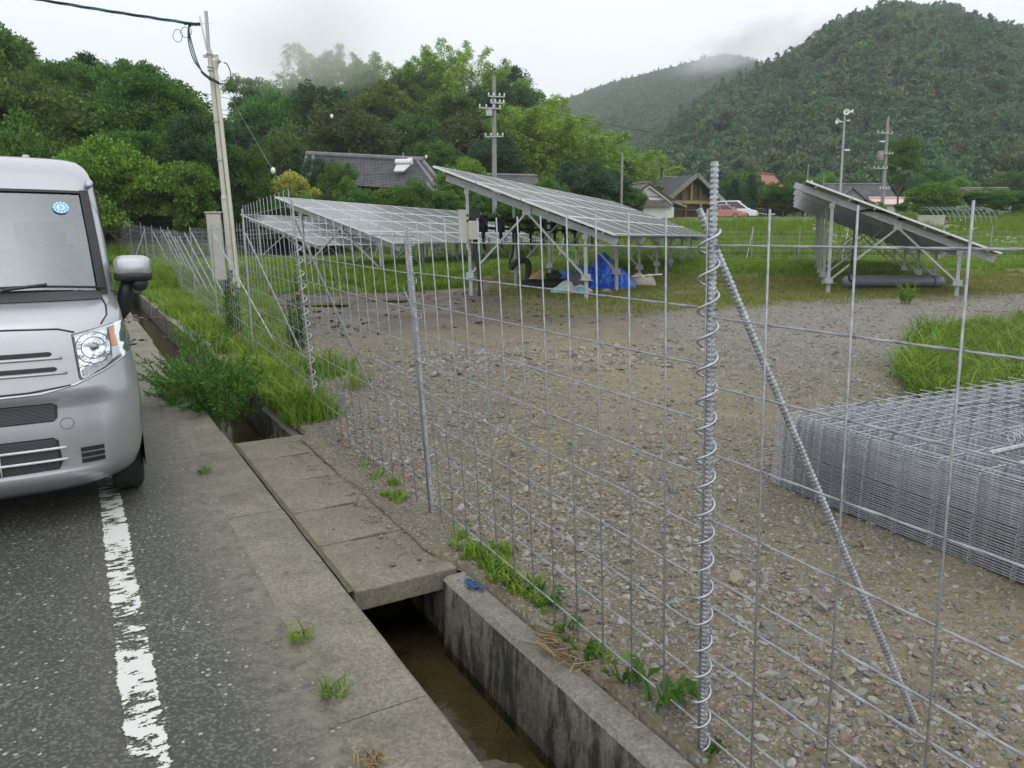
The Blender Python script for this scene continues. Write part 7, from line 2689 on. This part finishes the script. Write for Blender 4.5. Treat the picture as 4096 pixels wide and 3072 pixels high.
# clipped hedge below the wood
M_HEDGE = leaf_mat('hedge_leaves', (0.105, 0.118, 0.030), var=.5)
def hedge(label, p0, p1, h, w, seed, col_m=M_HEDGE):
    rs = np.random.RandomState(seed)
    L = math.hypot(p1[0] - p0[0], p1[1] - p0[1])
    n = int(L * 260)
    s = rs.rand(n)
    u = np.array((p1[0] - p0[0], p1[1] - p0[1])) / L
    nrm = np.array((-u[1], u[0]))
    f = rs.rand(n)
    side = rs.rand(n)
    zz = np.where(side < .5, h * rs.rand(n), h * (1 - .12 * rs.rand(n)))
    oo = np.where(side < .5, -w / 2 + .12 * rs.rand(n), w * (rs.rand(n) - .5))
    x = p0[0] + u[0] * L * s + nrm[0] * oo
    y = p0[1] + u[1] * L * s + nrm[1] * oo
    z = ground_z(x, y) - float(ground_z(p0[0], p0[1])) + zz * (1 + .07 * np.sin(s * L * 1.7) + .04 * np.sin(s * L * 5.1))
    P = np.stack([x - p0[0], y - p0[1], z], 1)
    D = rs.normal(size=(n, 3)) * .7
    D[:, 2] += .5
    D[:, :2] -= nrm * .6
    me = card_mesh('hedge', P, D, .17 * rs.uniform(.6, 1.3, n), .6, col_m, rs)
    o = put('hedge', me, None, (p0[0], p0[1], float(ground_z(*p0))))
    return tag(o, label, 'hedge')
hedge('clipped olive hedge below the wood, left of the cream pole', (-24.5, 41.2), (-15.8, 42.6), 1.5, .9, 61)
hedge('clipped olive hedge behind the fence top right of the cream pole', (-15.6, 41.0), (-11.0, 44.0), 1.9, .9, 62)

# ------------------------------------------------------------------ grass
M_GRASS = leaf_mat('grass_blades', (0.1, 0.15, 0.03), var=.45, trans=.4, inst_colors=[(.150, .270, .026), (.200, .320, .034), (.125, .240, .026), (.225, .300, .045), (.175, .295, .030)])
M_GRASS_T = leaf_mat('thin_grass', (0.1, 0.15, 0.03), var=.5, trans=.35, inst_colors=[(.190, .200, .050), (.150, .200, .038), (.230, .200, .070), (.170, .230, .040)])
M_STRAW = leaf_mat('dry_straw', (0.26, 0.18, 0.09), var=.5, trans=.15)
M_WEED = leaf_mat('weed_leaves', (0.085, 0.17, 0.03), var=.4)

def blades_mesh(name, n, h, w, rad, m, seed, lean=.5, segs=3):
    rs = np.random.RandomState(seed)
    mb = MB()
    for i in range(n):
        r_, a = rad * math.sqrt(rs.rand()), rs.rand() * 6.283
        x, y = r_ * math.cos(a), r_ * math.sin(a)
        hh = h * rs.uniform(.5, 1.1)
        d = rs.rand() * 6.283
        b = lean * hh * rs.uniform(.3, 1.2)
        wx, wy = -math.sin(d + rs.normal(0, .5)) * w / 2, math.cos(d) * w / 2
        o = len(mb.v)
        for k in range(segs + 1):
            f = k / segs
            q = 1 - f ** 1.6
            px, py = x + math.cos(d) * b * f * f, y + math.sin(d) * b * f * f
            pz = hh * (f - .35 * lean * f ** 3)
            if k == segs:
                mb.v.append((px, py, pz))
            else:
                mb.v += [(px - wx * (.35 + .65 * q), py - wy * (.35 + .65 * q), pz), (px + wx * (.35 + .65 * q), py + wy * (.35 + .65 * q), pz)]
        for k in range(segs - 1):
            mb.f.append((o + 2 * k, o + 2 * k + 1, o + 2 * k + 3, o + 2 * k + 2))
            mb.mi.append(0)
        mb.f.append((o + 2 * (segs - 1), o + 2 * (segs - 1) + 1, o + 2 * segs))
        mb.mi.append(0)
    return mb.mesh(name, m)
TALL = proto_set('tall_grass', [blades_mesh('tall_a', 60, .75, .016, .30, M_GRASS, 71, .45), blades_mesh('tall_b', 60, .9, .014, .34, M_GRASS, 72, .35), blades_mesh('tall_c', 70, .6, .018, .36, M_GRASS, 73, .6)])
MIDG = proto_set('mid_grass', [blades_mesh('mid_a', 46, .26, .009, .14, M_GRASS, 74, .7), blades_mesh('mid_b', 40, .32, .010, .13, M_GRASS, 75, .9), blades_mesh('mid_c', 50, .2, .009, .16, M_GRASS, 76, .5)])
LOWG = proto_set('low_grass', [blades_mesh('low_a', 26, .075, .006, .12, M_GRASS_T, 77, .6, 2), blades_mesh('low_b', 22, .055, .006, .13, M_GRASS_T, 78, .6, 2)])

def put_grass(name, label, X, Y, Z, coll, smin, smax, seed):
    rs = np.random.RandomState(seed)
    n = len(X)
    rot = np.stack([rs.normal(0, .08, n), rs.normal(0, .08, n), rs.uniform(0, 6.28, n)], 1)
    return scatter(name, np.stack([X, Y, Z], 1), rot, rs.uniform(smin, smax, n), coll, label)

rs = np.random.RandomState(80)
# tall field grass behind the far fence and to the left under the wood
n = 23000
Y = rs.uniform(33.5, 72, n)
X = rs.uniform(-.75, 1.25, n) * Y
clump = vnoise(X, Y, .18, 3.3) + .5 * vnoise(X, Y, .6, 5.5)
fence_y = np.where(X > 2.5, 34.5, np.where(X > -10.5, 45 - (X + 10.5) * .78, 35.6 + (X + 17.3) * 1.38))
k = (Y > fence_y + .4) & (Y > 36.5 + 0 * X) & ~((Y > 62.5) & (X > 7) & (X < 31)) & (rs.rand(n) < .55 + .6 * clump + .3) & ~((X > -16) & (X < -3) & (Y > 50))
X, Y = X[k], Y[k]
put_grass('field_grass', 'tall green grass of the fields behind the arrays', X, Y, ground_z(X, Y) - .03, TALL, .65, 1.35, 81)
# grassed bench with its overgrown edge
n = 15000
X, Y = rs.uniform(-13, 3, n), rs.uniform(19.5, 36, n)
edge = 21.0 + .30 * (X + 4.5)
k = (Y > edge - .9 + .5 * vnoise(X, Y, .9, 2.2)) & (X < -1.1 + .8 * vnoise(X, Y, .8, 7.7) + .10 * (Y - 22)) & (rs.rand(n) < .75 + .5 * vnoise(X, Y, .35, 1.0))
X, Y = X[k], Y[k]
put_grass('bench_grass', 'green grass on the bench and its bank behind the muddy patch', X, Y, ground_z(X, Y) - .02, MIDG, .7, 1.5, 82)
# mid field grass between arrays and fence
n = 15000
X, Y = rs.uniform(-4, 34, n), rs.uniform(23, 36, n)
k = (rs.rand(n) < ss(23, 29, Y - .10 * X + 2.2 * vnoise(X, Y, .3, 4.0)) * (.55 + .5 * vnoise(X, Y, .25, 9.0)))
X, Y = X[k], Y[k]
put_grass('meadow_grass', 'meadow grass behind the middle and right arrays', X, Y, ground_z(X, Y) - .02, MIDG, .6, 1.4, 83)
# thin trodden grass under the arrays
n = 26000
X, Y = rs.uniform(-2.5, 18, n), rs.uniform(13.5, 27, n)
_n, _mud, _tr, _tan, _thin, _gr, _near = lot_masks(X, Y)
k = rs.rand(n) < _thin * np.clip(.62 + .9 * vnoise(X, Y, .5, 14.0), .08, 1)
X, Y = X[k], Y[k]
put_grass('thin_grass', 'thin trodden grass under the arrays', X, Y, lot_z(X, Y) - .01, LOWG, .8, 1.9, 84)
# long bright grass in the cut behind the stacked panels
n = 5200
X, Y = rs.uniform(4.4, 14, n), rs.uniform(6.2, 15, n)
k = rs.rand(n) < cut_mask(X, Y) ** 2 * 1.1
X, Y = X[k], Y[k]
put_grass('cut_grass', 'long bright grass growing in the cut behind the panel stack', X, Y, ground_z(X, Y) - .03, proto_set('cut_blades', [blades_mesh('cut_a', 40, .55, .012, .16, M_GRASS, 85, .9, 4), blades_mesh('cut_b', 40, .45, .011, .18, M_GRASS, 86, 1.1, 4)]), .7, 1.3, 85)
# left verge beyond the drain and the fence line
n = 6500
a_ = 7.0 + 34 * rs.rand(n) ** 1.3
b_ = 1.55 + (1.0 + 2.0 * ss(10, 16, a_)) * rs.rand(n) ** 1.3
dens = (.12 + .88 * ss(12, 17, a_)) * np.clip(.45 + .95 * vnoise(a_, b_, .8, 2.0), 0, 1) * (1 - ss(.3, 1.2, b_ - 2.2 - .06 * (a_ - 7)) * (1 - ss(18, 22, a_)))
k = rs.rand(n) < dens
a_, b_ = a_[k], b_[k]
X, Y = a_ * RD[0] + b_ * RQ[0], a_ * RD[1] + b_ * RQ[1]
put_grass('verge_grass', 'grass and weeds along the far drain and fence', X, Y, lot_z(X, Y) - .01, MIDG, .6, 1.5, 87)
# dense tussocks where the coil post stands
n = 190
a_ = rs.uniform(5.9, 8.9, n)
b_ = 1.47 + np.abs(rs.normal(0, .12, n))
k = rs.rand(n) < np.clip(.65 + 1.0 * vnoise(a_, b_, 2.0, 2.0), 0, 1)
X, Y = a_[k] * RD[0] + b_[k] * RQ[0], a_[k] * RD[1] + b_[k] * RQ[1]
put_grass('tussock_grass', 'lush grass tussocks at the foot of the fence beside the open drain', X, Y, lot_z(X, Y) - .01, MIDG, .6, 1.25, 88)
# low green carpet along the drain wall and little tufts on the way
cl = [(2.98, 1.53, .05), (2.84, 1.53, .05), (2.70, 1.53, .05), (2.55, 1.53, .05), (2.40, 1.53, .03), (2.9, 1.60, .04), (3.95, 1.46, .05), (4.3, 1.52, .06), (1.95, 1.50, .02)]
X, Y, S = [], [], []
for (a0, b0, sd) in cl:
    for _ in range(13 if a0 < 3 and a0 > 2.1 else 4):
        p = road(a0 + rs.normal(0, sd * 1.7), max(1.445, b0 + rs.normal(0, sd * .55)))
        X.append(p[0]); Y.append(p[1])
X, Y = np.array(X), np.array(Y)
put_grass('wall_foot_grass', 'bright green seedlings and grass between drain wall and fence', X, Y, lot_z(X, Y) - .004, proto_set('seedling', [blades_mesh('seed_a', 22, .085, .008, .045, M_GRASS, 89, .8), blades_mesh('seed_b', 18, .06, .010, .05, M_GRASS, 90, 1.0)]), .35, 1.15, 91)
# white flower heads in the right field
n = 600
Y = rs.uniform(42, 60, n)
X = (.40 + .42 * rs.rand(n)) * Y
k = rs.rand(n) < np.clip(vnoise(X, Y, .25, 6.0) * 2.2, 0, 1)
X, Y = X[k], Y[k]
mb = MB()
for _ in range(9):
    mb.ball(tuple(rnd.uniform(-.12, .12) for _ in range(2)) + (rnd.uniform(-.03, .03),), (.022, .022, .014), 5, 3)
put_grass('field_flowers', 'white flower heads scattered in the field at the right', X, Y, ground_z(X, Y) + rs.uniform(.55, .85, len(X)), proto_set('flower', [mb.mesh('flower', mat('flower_white', (.72, .70, .62), .9))]), .7, 1.4, 92)

# ------------------------------------------------------------------ single weeds
def leafy(name, label, cat, loc, stems, m, seed, leaf, width, per, base=.15, rz=0.0, stem_m=None):
    """stems: list of polylines (world offsets); leaves all along"""
    rs = np.random.RandomState(seed)
    t = thing(name, label, cat, loc, rz)
    mb = MB()
    P, D, S = [], [], []
    for st in stems:
        st = [Vector(p) for p in st]
        mb.tube(st, [.0045 * (1 - .75 * i / (len(st) - 1)) + .0008 for i in range(len(st))], 4)
        for k in range(per):
            f = base + (1 - base) * (k + rs.rand()) / per
            j = min(len(st) - 2, int(f * (len(st) - 1)))
            q = f * (len(st) - 1) - j
            p = st[j].lerp(st[j + 1], q)
            ax = (st[j + 1] - st[j]).normalized()
            a = k * 2.4 + rs.rand()
            o = ax.orthogonal().normalized()
            w = ax.cross(o)
            d = (o * math.cos(a) + w * math.sin(a)) + ax * (.5 + .9 * f)
            P.append(tuple(p))
            D.append(tuple(d))
            S.append(leaf * rs.uniform(.6, 1.25) * (1.15 - .5 * f))
    put('foliage', card_mesh('foliage', np.array(P), np.array(D), np.array(S), width, m, rs, bend=.35), t)
    mb.build('stems', stem_m or M_WEED, t)
    return t

def stem_fan(n, seed, r0, h, spread, droop=.15, bias=(0, 0), k=7):
    rs = np.random.RandomState(seed)
    out = []
    for i in range(n):
        a = rs.rand() * 6.283
        q = rs.rand() ** .6
        x0, y0 = r0[0] * q * math.cos(a), r0[1] * q * math.sin(a)
        hh = h * rs.uniform(.45, 1.05)
        d = spread * rs.uniform(.2, 1.0)
        dx, dy = math.cos(a) * d + bias[0], math.sin(a) * d + bias[1]
        out.append([(x0 + dx * f ** 1.5, y0 + dy * f ** 1.5, hh * (f - droop * f ** 3)) for f in np.linspace(0, 1, k)])
    return out
M_BUSH = leaf_mat('mugwort_leaves', (0.110, 0.230, 0.045), var=.5)
p = road(7.35, .98)
st = stem_fan(110, 101, (.34, .70), .74, .36, .22, (-.08, 0))
leafy('roadside_bush', 'feathery green bush growing out of the drain beside the van', 'bush', (p[0], p[1], -.16), st, M_BUSH, 102, .060, .34, 54, base=.12, rz=TH)
p = road(8.2, .92)
leafy('roadside_bush', 'paler part of the drain bush behind, reaching up to the fence', 'bush', (p[0], p[1], -.18), stem_fan(36, 103, (.22, .6), .62, .32, .2, (.02, 0)), M_BUSH, 104, .055, .34, 48, base=.1, rz=TH)
p = road(9.9, 1.30)
leafy('roadside_bush', 'thin young bush on the far drain wall below the mirror', 'bush', (p[0], p[1], .02), stem_fan(30, 105, (.25, .6), .62, .35, .2), M_BUSH, 106, .05, .34, 40, base=.1, rz=TH)
M_HORSE = leaf_mat('horseweed_leaves', (0.052, 0.125, 0.030), var=.4)
for (x, y, h, lab) in ((-2.72, 9.3, .98, 'tall single weed stalk with dense narrow leaves, the right one behind the fence'), (-4.05, 10.7, 1.02, 'tall weed stalks with narrow leaves left of the coil post')):
    st = [[(0, 0, 0), (.01, .01, h * .5), (.0, .02, h)], [(.05, .02, 0), (.06, .03, h * .4), (.07, .02, h * .82)], [(-.05, .0, 0), (-.07, .02, h * .35), (-.08, .02, h * .70)]]
    leafy('weed_stalk', lab, 'weed', (x, y, .01), st, M_HORSE, 107 + int(h * 100), .13, .17, 120, base=.08)
leafy('young_shoot', 'yellow green young shrub in front of the right array', 'shrub', (8.45, 15.9, .10), stem_fan(16, 110, (.1, .1), .52, .16, .1), leaf_mat('shoot_leaves', (.15, .26, .03), var=.35), 111, .075, .4, 22)
# broad leaved seedlings along the drain wall
for (a0, b0, s_, lab) in ((2.38, 1.555, .08, 'lone broad leaved seedling inside the fence near the drain wall'), (2.16, 1.50, .07, 'lobed seedling on the wall foot left of the dead straw'), (2.0, 1.475, .075, 'spreading lobed weed beside the dead straw'), (1.78, 1.475, .08, 'weed with a yellowed leaf at the wall foot'), (1.62, 1.475, .15, 'grassy weed leaning over the drain wall edge'), (1.38, 1.47, .05, 'tiny weed at the wall foot beside the near post')):
    p = road(a0, b0)
    st = stem_fan(7, int(a0 * 100), (.03, .03), s_, s_ * .9, .3)
    leafy('wall_weed', lab, 'weed', (p[0], p[1], .008), st, M_WEED, int(a0 * 100) + 1, s_ * .45, .75, 5, base=.4)
# tufts on kerb and asphalt edge
for (a0, b0, s_, lab) in ((2.62, .60, .085, 'grass tuft on the asphalt edge left of the open drain'), (2.22, .605, .075, 'second grass tuft on the asphalt edge, nearer the camera'), (4.98, .60, .075, 'little weed on the kerb beside the van'), (1.85, .60, .05, 'small withered sprout on the kerb edge near the camera'), (1.35, .60, .045, 'tiny sprout in the kerb joint at the bottom of the view')):
    p = road(a0, b0)
    o = put('kerb_tuft', blades_mesh('kerb_tuft', 34, s_, .0065, .045, M_GRASS if s_ > .055 else M_STRAW, int(a0 * 50), 1.3), None, (p[0], p[1], .004))
    tag(o, lab, 'grass tuft')
# grass blades hanging into the open drain
p = road(6.2, 1.36)
o = put('drain_grass', blades_mesh('drain_grass', 26, .36, .009, .10, M_GRASS, 140, 1.2, 4), None, (p[0], p[1], -.30))
tag(o, 'grass clump growing on the bed of the open drain below the bush', 'grass tuft')
# dead straw on the wall, twigs and leaves in the water
def straw(name, label, pts, seed, m=M_STRAW, kind='stuff'):
    rs = np.random.RandomState(seed)
    mb = MB()
    for (c, az, L, r_) in pts:
        d = Vector((math.cos(az), math.sin(az), rs.normal(0, .10)))
        c = Vector(c)
        mid = c + Vector((rs.normal(0, .1) * L, rs.normal(0, .1) * L, .0))
        mb.tube([c - d * L / 2, mid + Vector((0, 0, .004)), c + d * L / 2], [r_, r_, r_ * .5], 4)
    return tag(mb.build(name, m), label, None, None, kind)
rs = np.random.RandomState(150)
pts = []
for _ in range(46):
    p = road(2.05 + rs.normal(0, .10), 1.425 + rs.normal(0, .035), -.004 + rs.rand() * .02)
    pts.append((p, rs.normal(-.4, .6), rs.uniform(.06, .17), rs.uniform(.0016, .0035)))
straw('dead_straw', 'dead reddish straw lying on the drain wall', pts, 151)
pts = []
for _ in range(60):
    p = road(rs.uniform(2.9, 5.6), 1.20 + abs(rs.normal(0, .14)), .006)
    pts.append((p, rs.rand() * 6.28, rs.uniform(.03, .12), rs.uniform(.0010, .0022)))
straw('cover_litter', 'twigs and straw littering the drain covers', pts, 152, mat('twig_brown', (.09, .065, .045), .9))
pts = []
for _ in range(60):
    p = road(rs.uniform(.9, 2.7), rs.uniform(.93, 1.28), -.352)
    pts.append((p, rs.normal(1.9, .5), rs.uniform(.04, .20), rs.uniform(.0015, .004)))
straw('drain_litter', 'sodden twigs and straw in the drain water', pts, 153, mat('sodden_twig', (.060, .040, .022), .8))
for (a0, b0, az, s_, c, lab) in ((2.02, 1.08, .3, .085, (.13, .125, .085), 'pale bent dead leaf floating in the drain'), (1.96, 1.16, -.7, .07, (.10, .10, .05), 'olive dead leaf in the drain beside the pale one'), (1.56, 1.2, .9, .05, (.05, .045, .025), 'dark dead leaf in the drain near the camera'), (2.55, 1.02, .2, .05, (.15, .15, .15), 'grey flat stone under water below the covers')):
    mb = MB()
    mb.add([(-s_, 0, 0), (-.3 * s_, .42 * s_, .008), (.5 * s_, .36 * s_, .010), (s_, .0, .002), (.4 * s_, -.30 * s_, .006), (-.4 * s_, -.34 * s_, .004)], [(0, 1, 2, 3, 4, 5)])
    p = road(a0, b0)
    o = mb.build('dead_leaf', mat('dead_leaf', c, .7, noise=.3, nscale=30), None, (p[0], p[1], -.338))
    o.rotation_euler.z = az
    tag(o, lab, 'leaf' if 'leaf' in lab else 'stone')
mb = MB()
pr = [road(1.70, 1.20, -.34), road(1.58, 1.22, -.335), road(1.45, 1.245, -.345)]
mb.tube(pr, [.008, .007, .004], 6)
tag(mb.build('dead_stick', mat('stick_tan', (.17, .10, .055), .8)), 'tan stick lying in the drain water', 'stick')

# ------------------------------------------------------------------ gravel and stones
def stone_mesh(name, seed, m, flat=.6):
    bm = bmesh.new()
    bmesh.ops.create_icosphere(bm, subdivisions=2, radius=1.0)
    rs = np.random.RandomState(seed)
    planes = [(norm(rs.normal(size=3)), rs.uniform(.50, .85)) for _ in range(11)]
    for v in bm.verts:
        p = np.array(v.co)
        for nrm_, d in planes:
            e = p @ nrm_ - d
            if e > 0:
                p = p - nrm_ * e
        v.co = p * np.array((1.15, .85, flat)) * (1 + .05 * rs.normal())
    me = bpy.data.meshes.new(name)
    bm.to_mesh(me)
    bm.free()
    me.materials.append(m)
    return me
m = bpy.data.materials.new('gravel_stone')
m.use_nodes = True
t = m.node_tree
bs = t.nodes['Principled BSDF']
oi = N(t, 'ShaderNodeObjectInfo')
ramp = N(t, 'ShaderNodeValToRGB')
cols = [(.165, .162, .145), (.255, .245, .21), (.15, .135, .105), (.30, .292, .262), (.19, .165, .12), (.125, .125, .115), (.25, .22, .155), (.20, .197, .178), (.225, .165, .12), (.24, .235, .21)]
ramp.color_ramp.interpolation = 'CONSTANT'
els = ramp.color_ramp.elements
while len(els) < len(cols):
    els.new(.5)
for i, c in enumerate(cols):
    els[i].position = i / len(cols)
    els[i].color = (*c, 1)
t.links.new(oi.outputs['Random'], ramp.inputs['Fac'])
co = N(t, 'ShaderNodeTexCoord')
nz = N(t, 'ShaderNodeTexNoise', Scale=2.4, Detail=6, Roughness=.7)
t.links.new(co.outputs['Object'], nz.inputs['Vector'])
mr = N(t, 'ShaderNodeMapRange')
mr.inputs['From Min'].default_value, mr.inputs['From Max'].default_value = .3, .7
mr.inputs['To Min'].default_value, mr.inputs['To Max'].default_value = .68, 1.22
t.links.new(nz.outputs['Fac'], mr.inputs['Value'])
vm = N(t, 'ShaderNodeVectorMath', operation='SCALE')
t.links.new(ramp.outputs['Color'], vm.inputs[0])
t.links.new(mr.outputs['Result'], vm.inputs['Scale'])
t.links.new(vm.outputs['Vector'], bs.inputs['Base Color'])
bs.inputs['Roughness'].default_value = .55
bs.inputs['Specular IOR Level'].default_value = .4
STONES = proto_set('stone', [stone_mesh('stone_%d' % i, 200 + i, m, .58 + .06 * (i % 5)) for i in range(9)])

def gravel(name, label, X, Y, S, seed, sink=.36):
    rs = np.random.RandomState(seed)
    n = len(X)
    Z = lot_z(X, Y) + S * (.42 - sink)
    rot = np.stack([rs.normal(0, .35, n), rs.normal(0, .35, n), rs.uniform(0, 6.28, n)], 1)
    sc = S[:, None] * np.stack([rs.uniform(.8, 1.3, n), rs.uniform(.8, 1.2, n), rs.uniform(.7, 1.2, n)], 1)
    return scatter(name, np.stack([X, Y, Z], 1), rot, sc, STONES, label)
rs = np.random.RandomState(160)
n = 120000
a_ = -1.5 + 12.5 * rs.rand(n) ** 1.35
b_ = 1.48 + 7.6 * rs.rand(n) ** 1.25
X, Y = a_ * RD[0] + b_ * RQ[0], a_ * RD[1] + b_ * RQ[1]
bare = np.clip(1.25 * np.exp(-(((X - 1.6) / 1.5) ** 2 + ((Y - 8.3) / 2.6) ** 2)) + .85 * np.exp(-(((X - 2.3) / .8) ** 2 + ((Y - 2.55) / .6) ** 2)) + .9 * np.exp(-(((X - 2.6) / 1.2) ** 2 + ((Y - 3.3) / .7) ** 2)), 0, 1)
pn = vnoise(X, Y, .9, 21.0) + .6 * vnoise(X, Y, 2.6, 22.0)
dens = np.clip(.85 + .85 * pn, .10, 1) * (1 - .80 * bare) * (1 - ss(9.0, 11.5, Y - .0 * X))
dens *= (ss(1.48, 1.62, b_) + .0) * np.clip(.25 + ss(1.5, 2.1, b_), 0, 1)
k = rs.rand(n) < dens
X, Y = X[k], Y[k]
S = .0064 + .0150 * rs.rand(len(X)) ** 2.4 + .020 * (rs.rand(len(X)) < .04) * rs.rand(len(X))
gravel('gravel', 'loose mixed grey and tan gravel covering the yard inside the fence', X, Y, S, 161)
# finer chips between
n = 90000
a_ = -1.5 + 9 * rs.rand(n) ** 1.5
b_ = 1.47 + 5.5 * rs.rand(n) ** 1.4
X, Y = a_ * RD[0] + b_ * RQ[0], a_ * RD[1] + b_ * RQ[1]
gravel('gravel_chips', 'fine stone chips between the gravel', X, Y, .0035 + .004 * rs.rand(n), 162)
# grey track to the right, larger view distance: bigger stones
n = 14000
X, Y = rs.uniform(-1, 14, n), rs.uniform(7.5, 19, n)
_n, _mud, _tr, _tan, _thin, _gr, _near = lot_masks(X, Y)
k = rs.rand(n) < np.clip(_tr * .9 + .12 * (1 - _gr) * (1 - _mud) * (1 - _thin), 0, 1) * (1 - _gr)
X, Y = X[k], Y[k]
gravel('track_gravel', 'grey broken stone on the track leading right', X, Y, .012 + .022 * rs.rand(len(X)) ** 2, 163)
# rows of pale rubble where gravel meets the mud
n = 900
u_ = rs.rand(n)
X = -1.9 + 4.6 * u_ + rs.normal(0, .35, n)
Y = 8.7 + .9 * u_ + rs.normal(0, .55, n)
gravel('rubble', 'pale broken rubble along the edge of the muddy patch', X, Y, .016 + .045 * rs.rand(n) ** 3, 164)
# some single larger stones
big = [(2.42, 1.86, .050, 'grey stone in the gravel right of the panel stack corner'), (.98, 3.00, .050, 'brown stone in the gravel behind the nearest panel'), (.35, 3.55, .040, 'pale rounded stone near the second post'), (2.0, 2.45, .055, 'wet looking brownish stone below the stacked panels'),
       (.95, 4.15, .045, 'reddish stone far left of the stack'), (1.25, 2.75, .045, 'dark grey stone left of the brace foot'), (.02, 4.95, .045, 'rusty brown stone beyond the second fence panel'), (.30, 2.78, .030, 'upright grey stone by the fence behind the drain wall')]
for i, (x, y, s_, lab) in enumerate(big):
    o = put('loose_stone', STONES.objects[i].data, None, (x, y, float(lot_z(np.array([x]), np.array([y]))[0]) + s_ * .3), (rs.normal(0, .3), rs.normal(0, .3), rs.rand() * 6), (s_, s_ * .9, s_))
    tag(o, lab, 'stone')
# pebbles on the covers and the kerb
n = 60
a_ = rs.uniform(2.95, 5.6, n)
b_ = 1.02 + .33 * rs.rand(n) ** .6
X, Y = a_ * RD[0] + b_ * RQ[0], a_ * RD[1] + b_ * RQ[1]
S = .005 + .013 * rs.rand(n) ** 3
scatter('cover_pebbles', np.stack([X, Y, S * .35], 1), np.stack([rs.normal(0, .3, n), rs.normal(0, .3, n), rs.rand(n) * 6], 1), S, STONES, 'small pebbles strewn on the drain covers')
n = 26
a_ = rs.uniform(.8, 4.5, n)
b_ = rs.uniform(.1, .85, n)
X, Y = a_ * RD[0] + b_ * RQ[0], a_ * RD[1] + b_ * RQ[1]
S = .003 + .006 * rs.rand(n) ** 3
scatter('road_pebbles', np.stack([X, Y, S * .35 + .006], 1), np.stack([rs.normal(0, .3, n), rs.normal(0, .3, n), rs.rand(n) * 6], 1), S, STONES, 'odd pebbles on the kerb and the asphalt')
# clods in the mud
n = 5200
X, Y = rs.uniform(-7.5, 2.5, n), rs.uniform(10, 21, n)
_n, _mud, _tr, _tan, _thin, _gr, _near = lot_masks(X, Y)
k = rs.rand(n) < _mud * np.clip(.35 + 1.3 * vnoise(X, Y, .9, 33.0), 0, 1) * (1 - _gr)
X, Y = X[k], Y[k]
CLOD = proto_set('clod', [stone_mesh('clod_%d' % i, 300 + i, mat('mud_clod', (.085, .066, .048), .75, noise=.35, nscale=4), .4) for i in range(3)])
nn = len(X)
S = .02 + .05 * rs.rand(nn) ** 2.5
scatter('mud_clods', np.stack([X, Y, lot_z(X, Y) + .0], 1), np.stack([rs.normal(0, .2, nn), rs.normal(0, .2, nn), rs.rand(nn) * 6], 1), np.stack([S * 1.5, S, S * .7], 1), CLOD, 'clods of mud in the churned patch')
# puddles
for (x, y, rx, ry, lab) in ((-4.35, 16.3, .85, .28, 'left greenish puddle in the mud'), (-2.6, 17.4, .95, .26, 'right greenish puddle in the mud')):
    mb = MB()
    k = 28
    z = float(lot_z(np.array([x]), np.array([y]))[0]) + .028
    mb.add([(x + rx * math.cos(q) * (1 + .25 * mnoise.noise(Vector((math.cos(q) * 2, math.sin(q) * 2, x)))), y + ry * math.sin(q) * (1 + .25 * mnoise.noise(Vector((math.cos(q) * 3, math.sin(q) * 3, y)))), z) for q in np.linspace(0, 6.283, k, endpoint=False)], [tuple(range(k))])
    tag(mb.build('puddle', mat('puddle_water', (.075, .070, .018), .06, spec=.5)), lab, 'puddle')
# yellow paint dust on the gravel near the second post
mb = MB()
rs = np.random.RandomState(170)
for (cx, cy, sx_, sy_, k) in ((.25, 5.35, .18, .10, 26), (.45, 4.75, .22, .08, 22), (.05, 6.2, .20, .12, 18), (.85, 4.9, .12, .06, 10)):
    for _ in range(k):
        x, y = cx + rs.normal(0, sx_), cy + rs.normal(0, sy_)
        z = float(lot_z(np.array([x]), np.array([y]))[0])
        mb.ball((x, y, z + .006), (.012 * rs.uniform(.5, 1.6), .010, .005), 5, 3)
tag(mb.build('yellow_debris', mat('yellow_flecks', (.42, .36, .05), .8, noise=.4, nscale=40)), 'yellow flecks on the gravel beyond the second post', None, None, 'stuff')
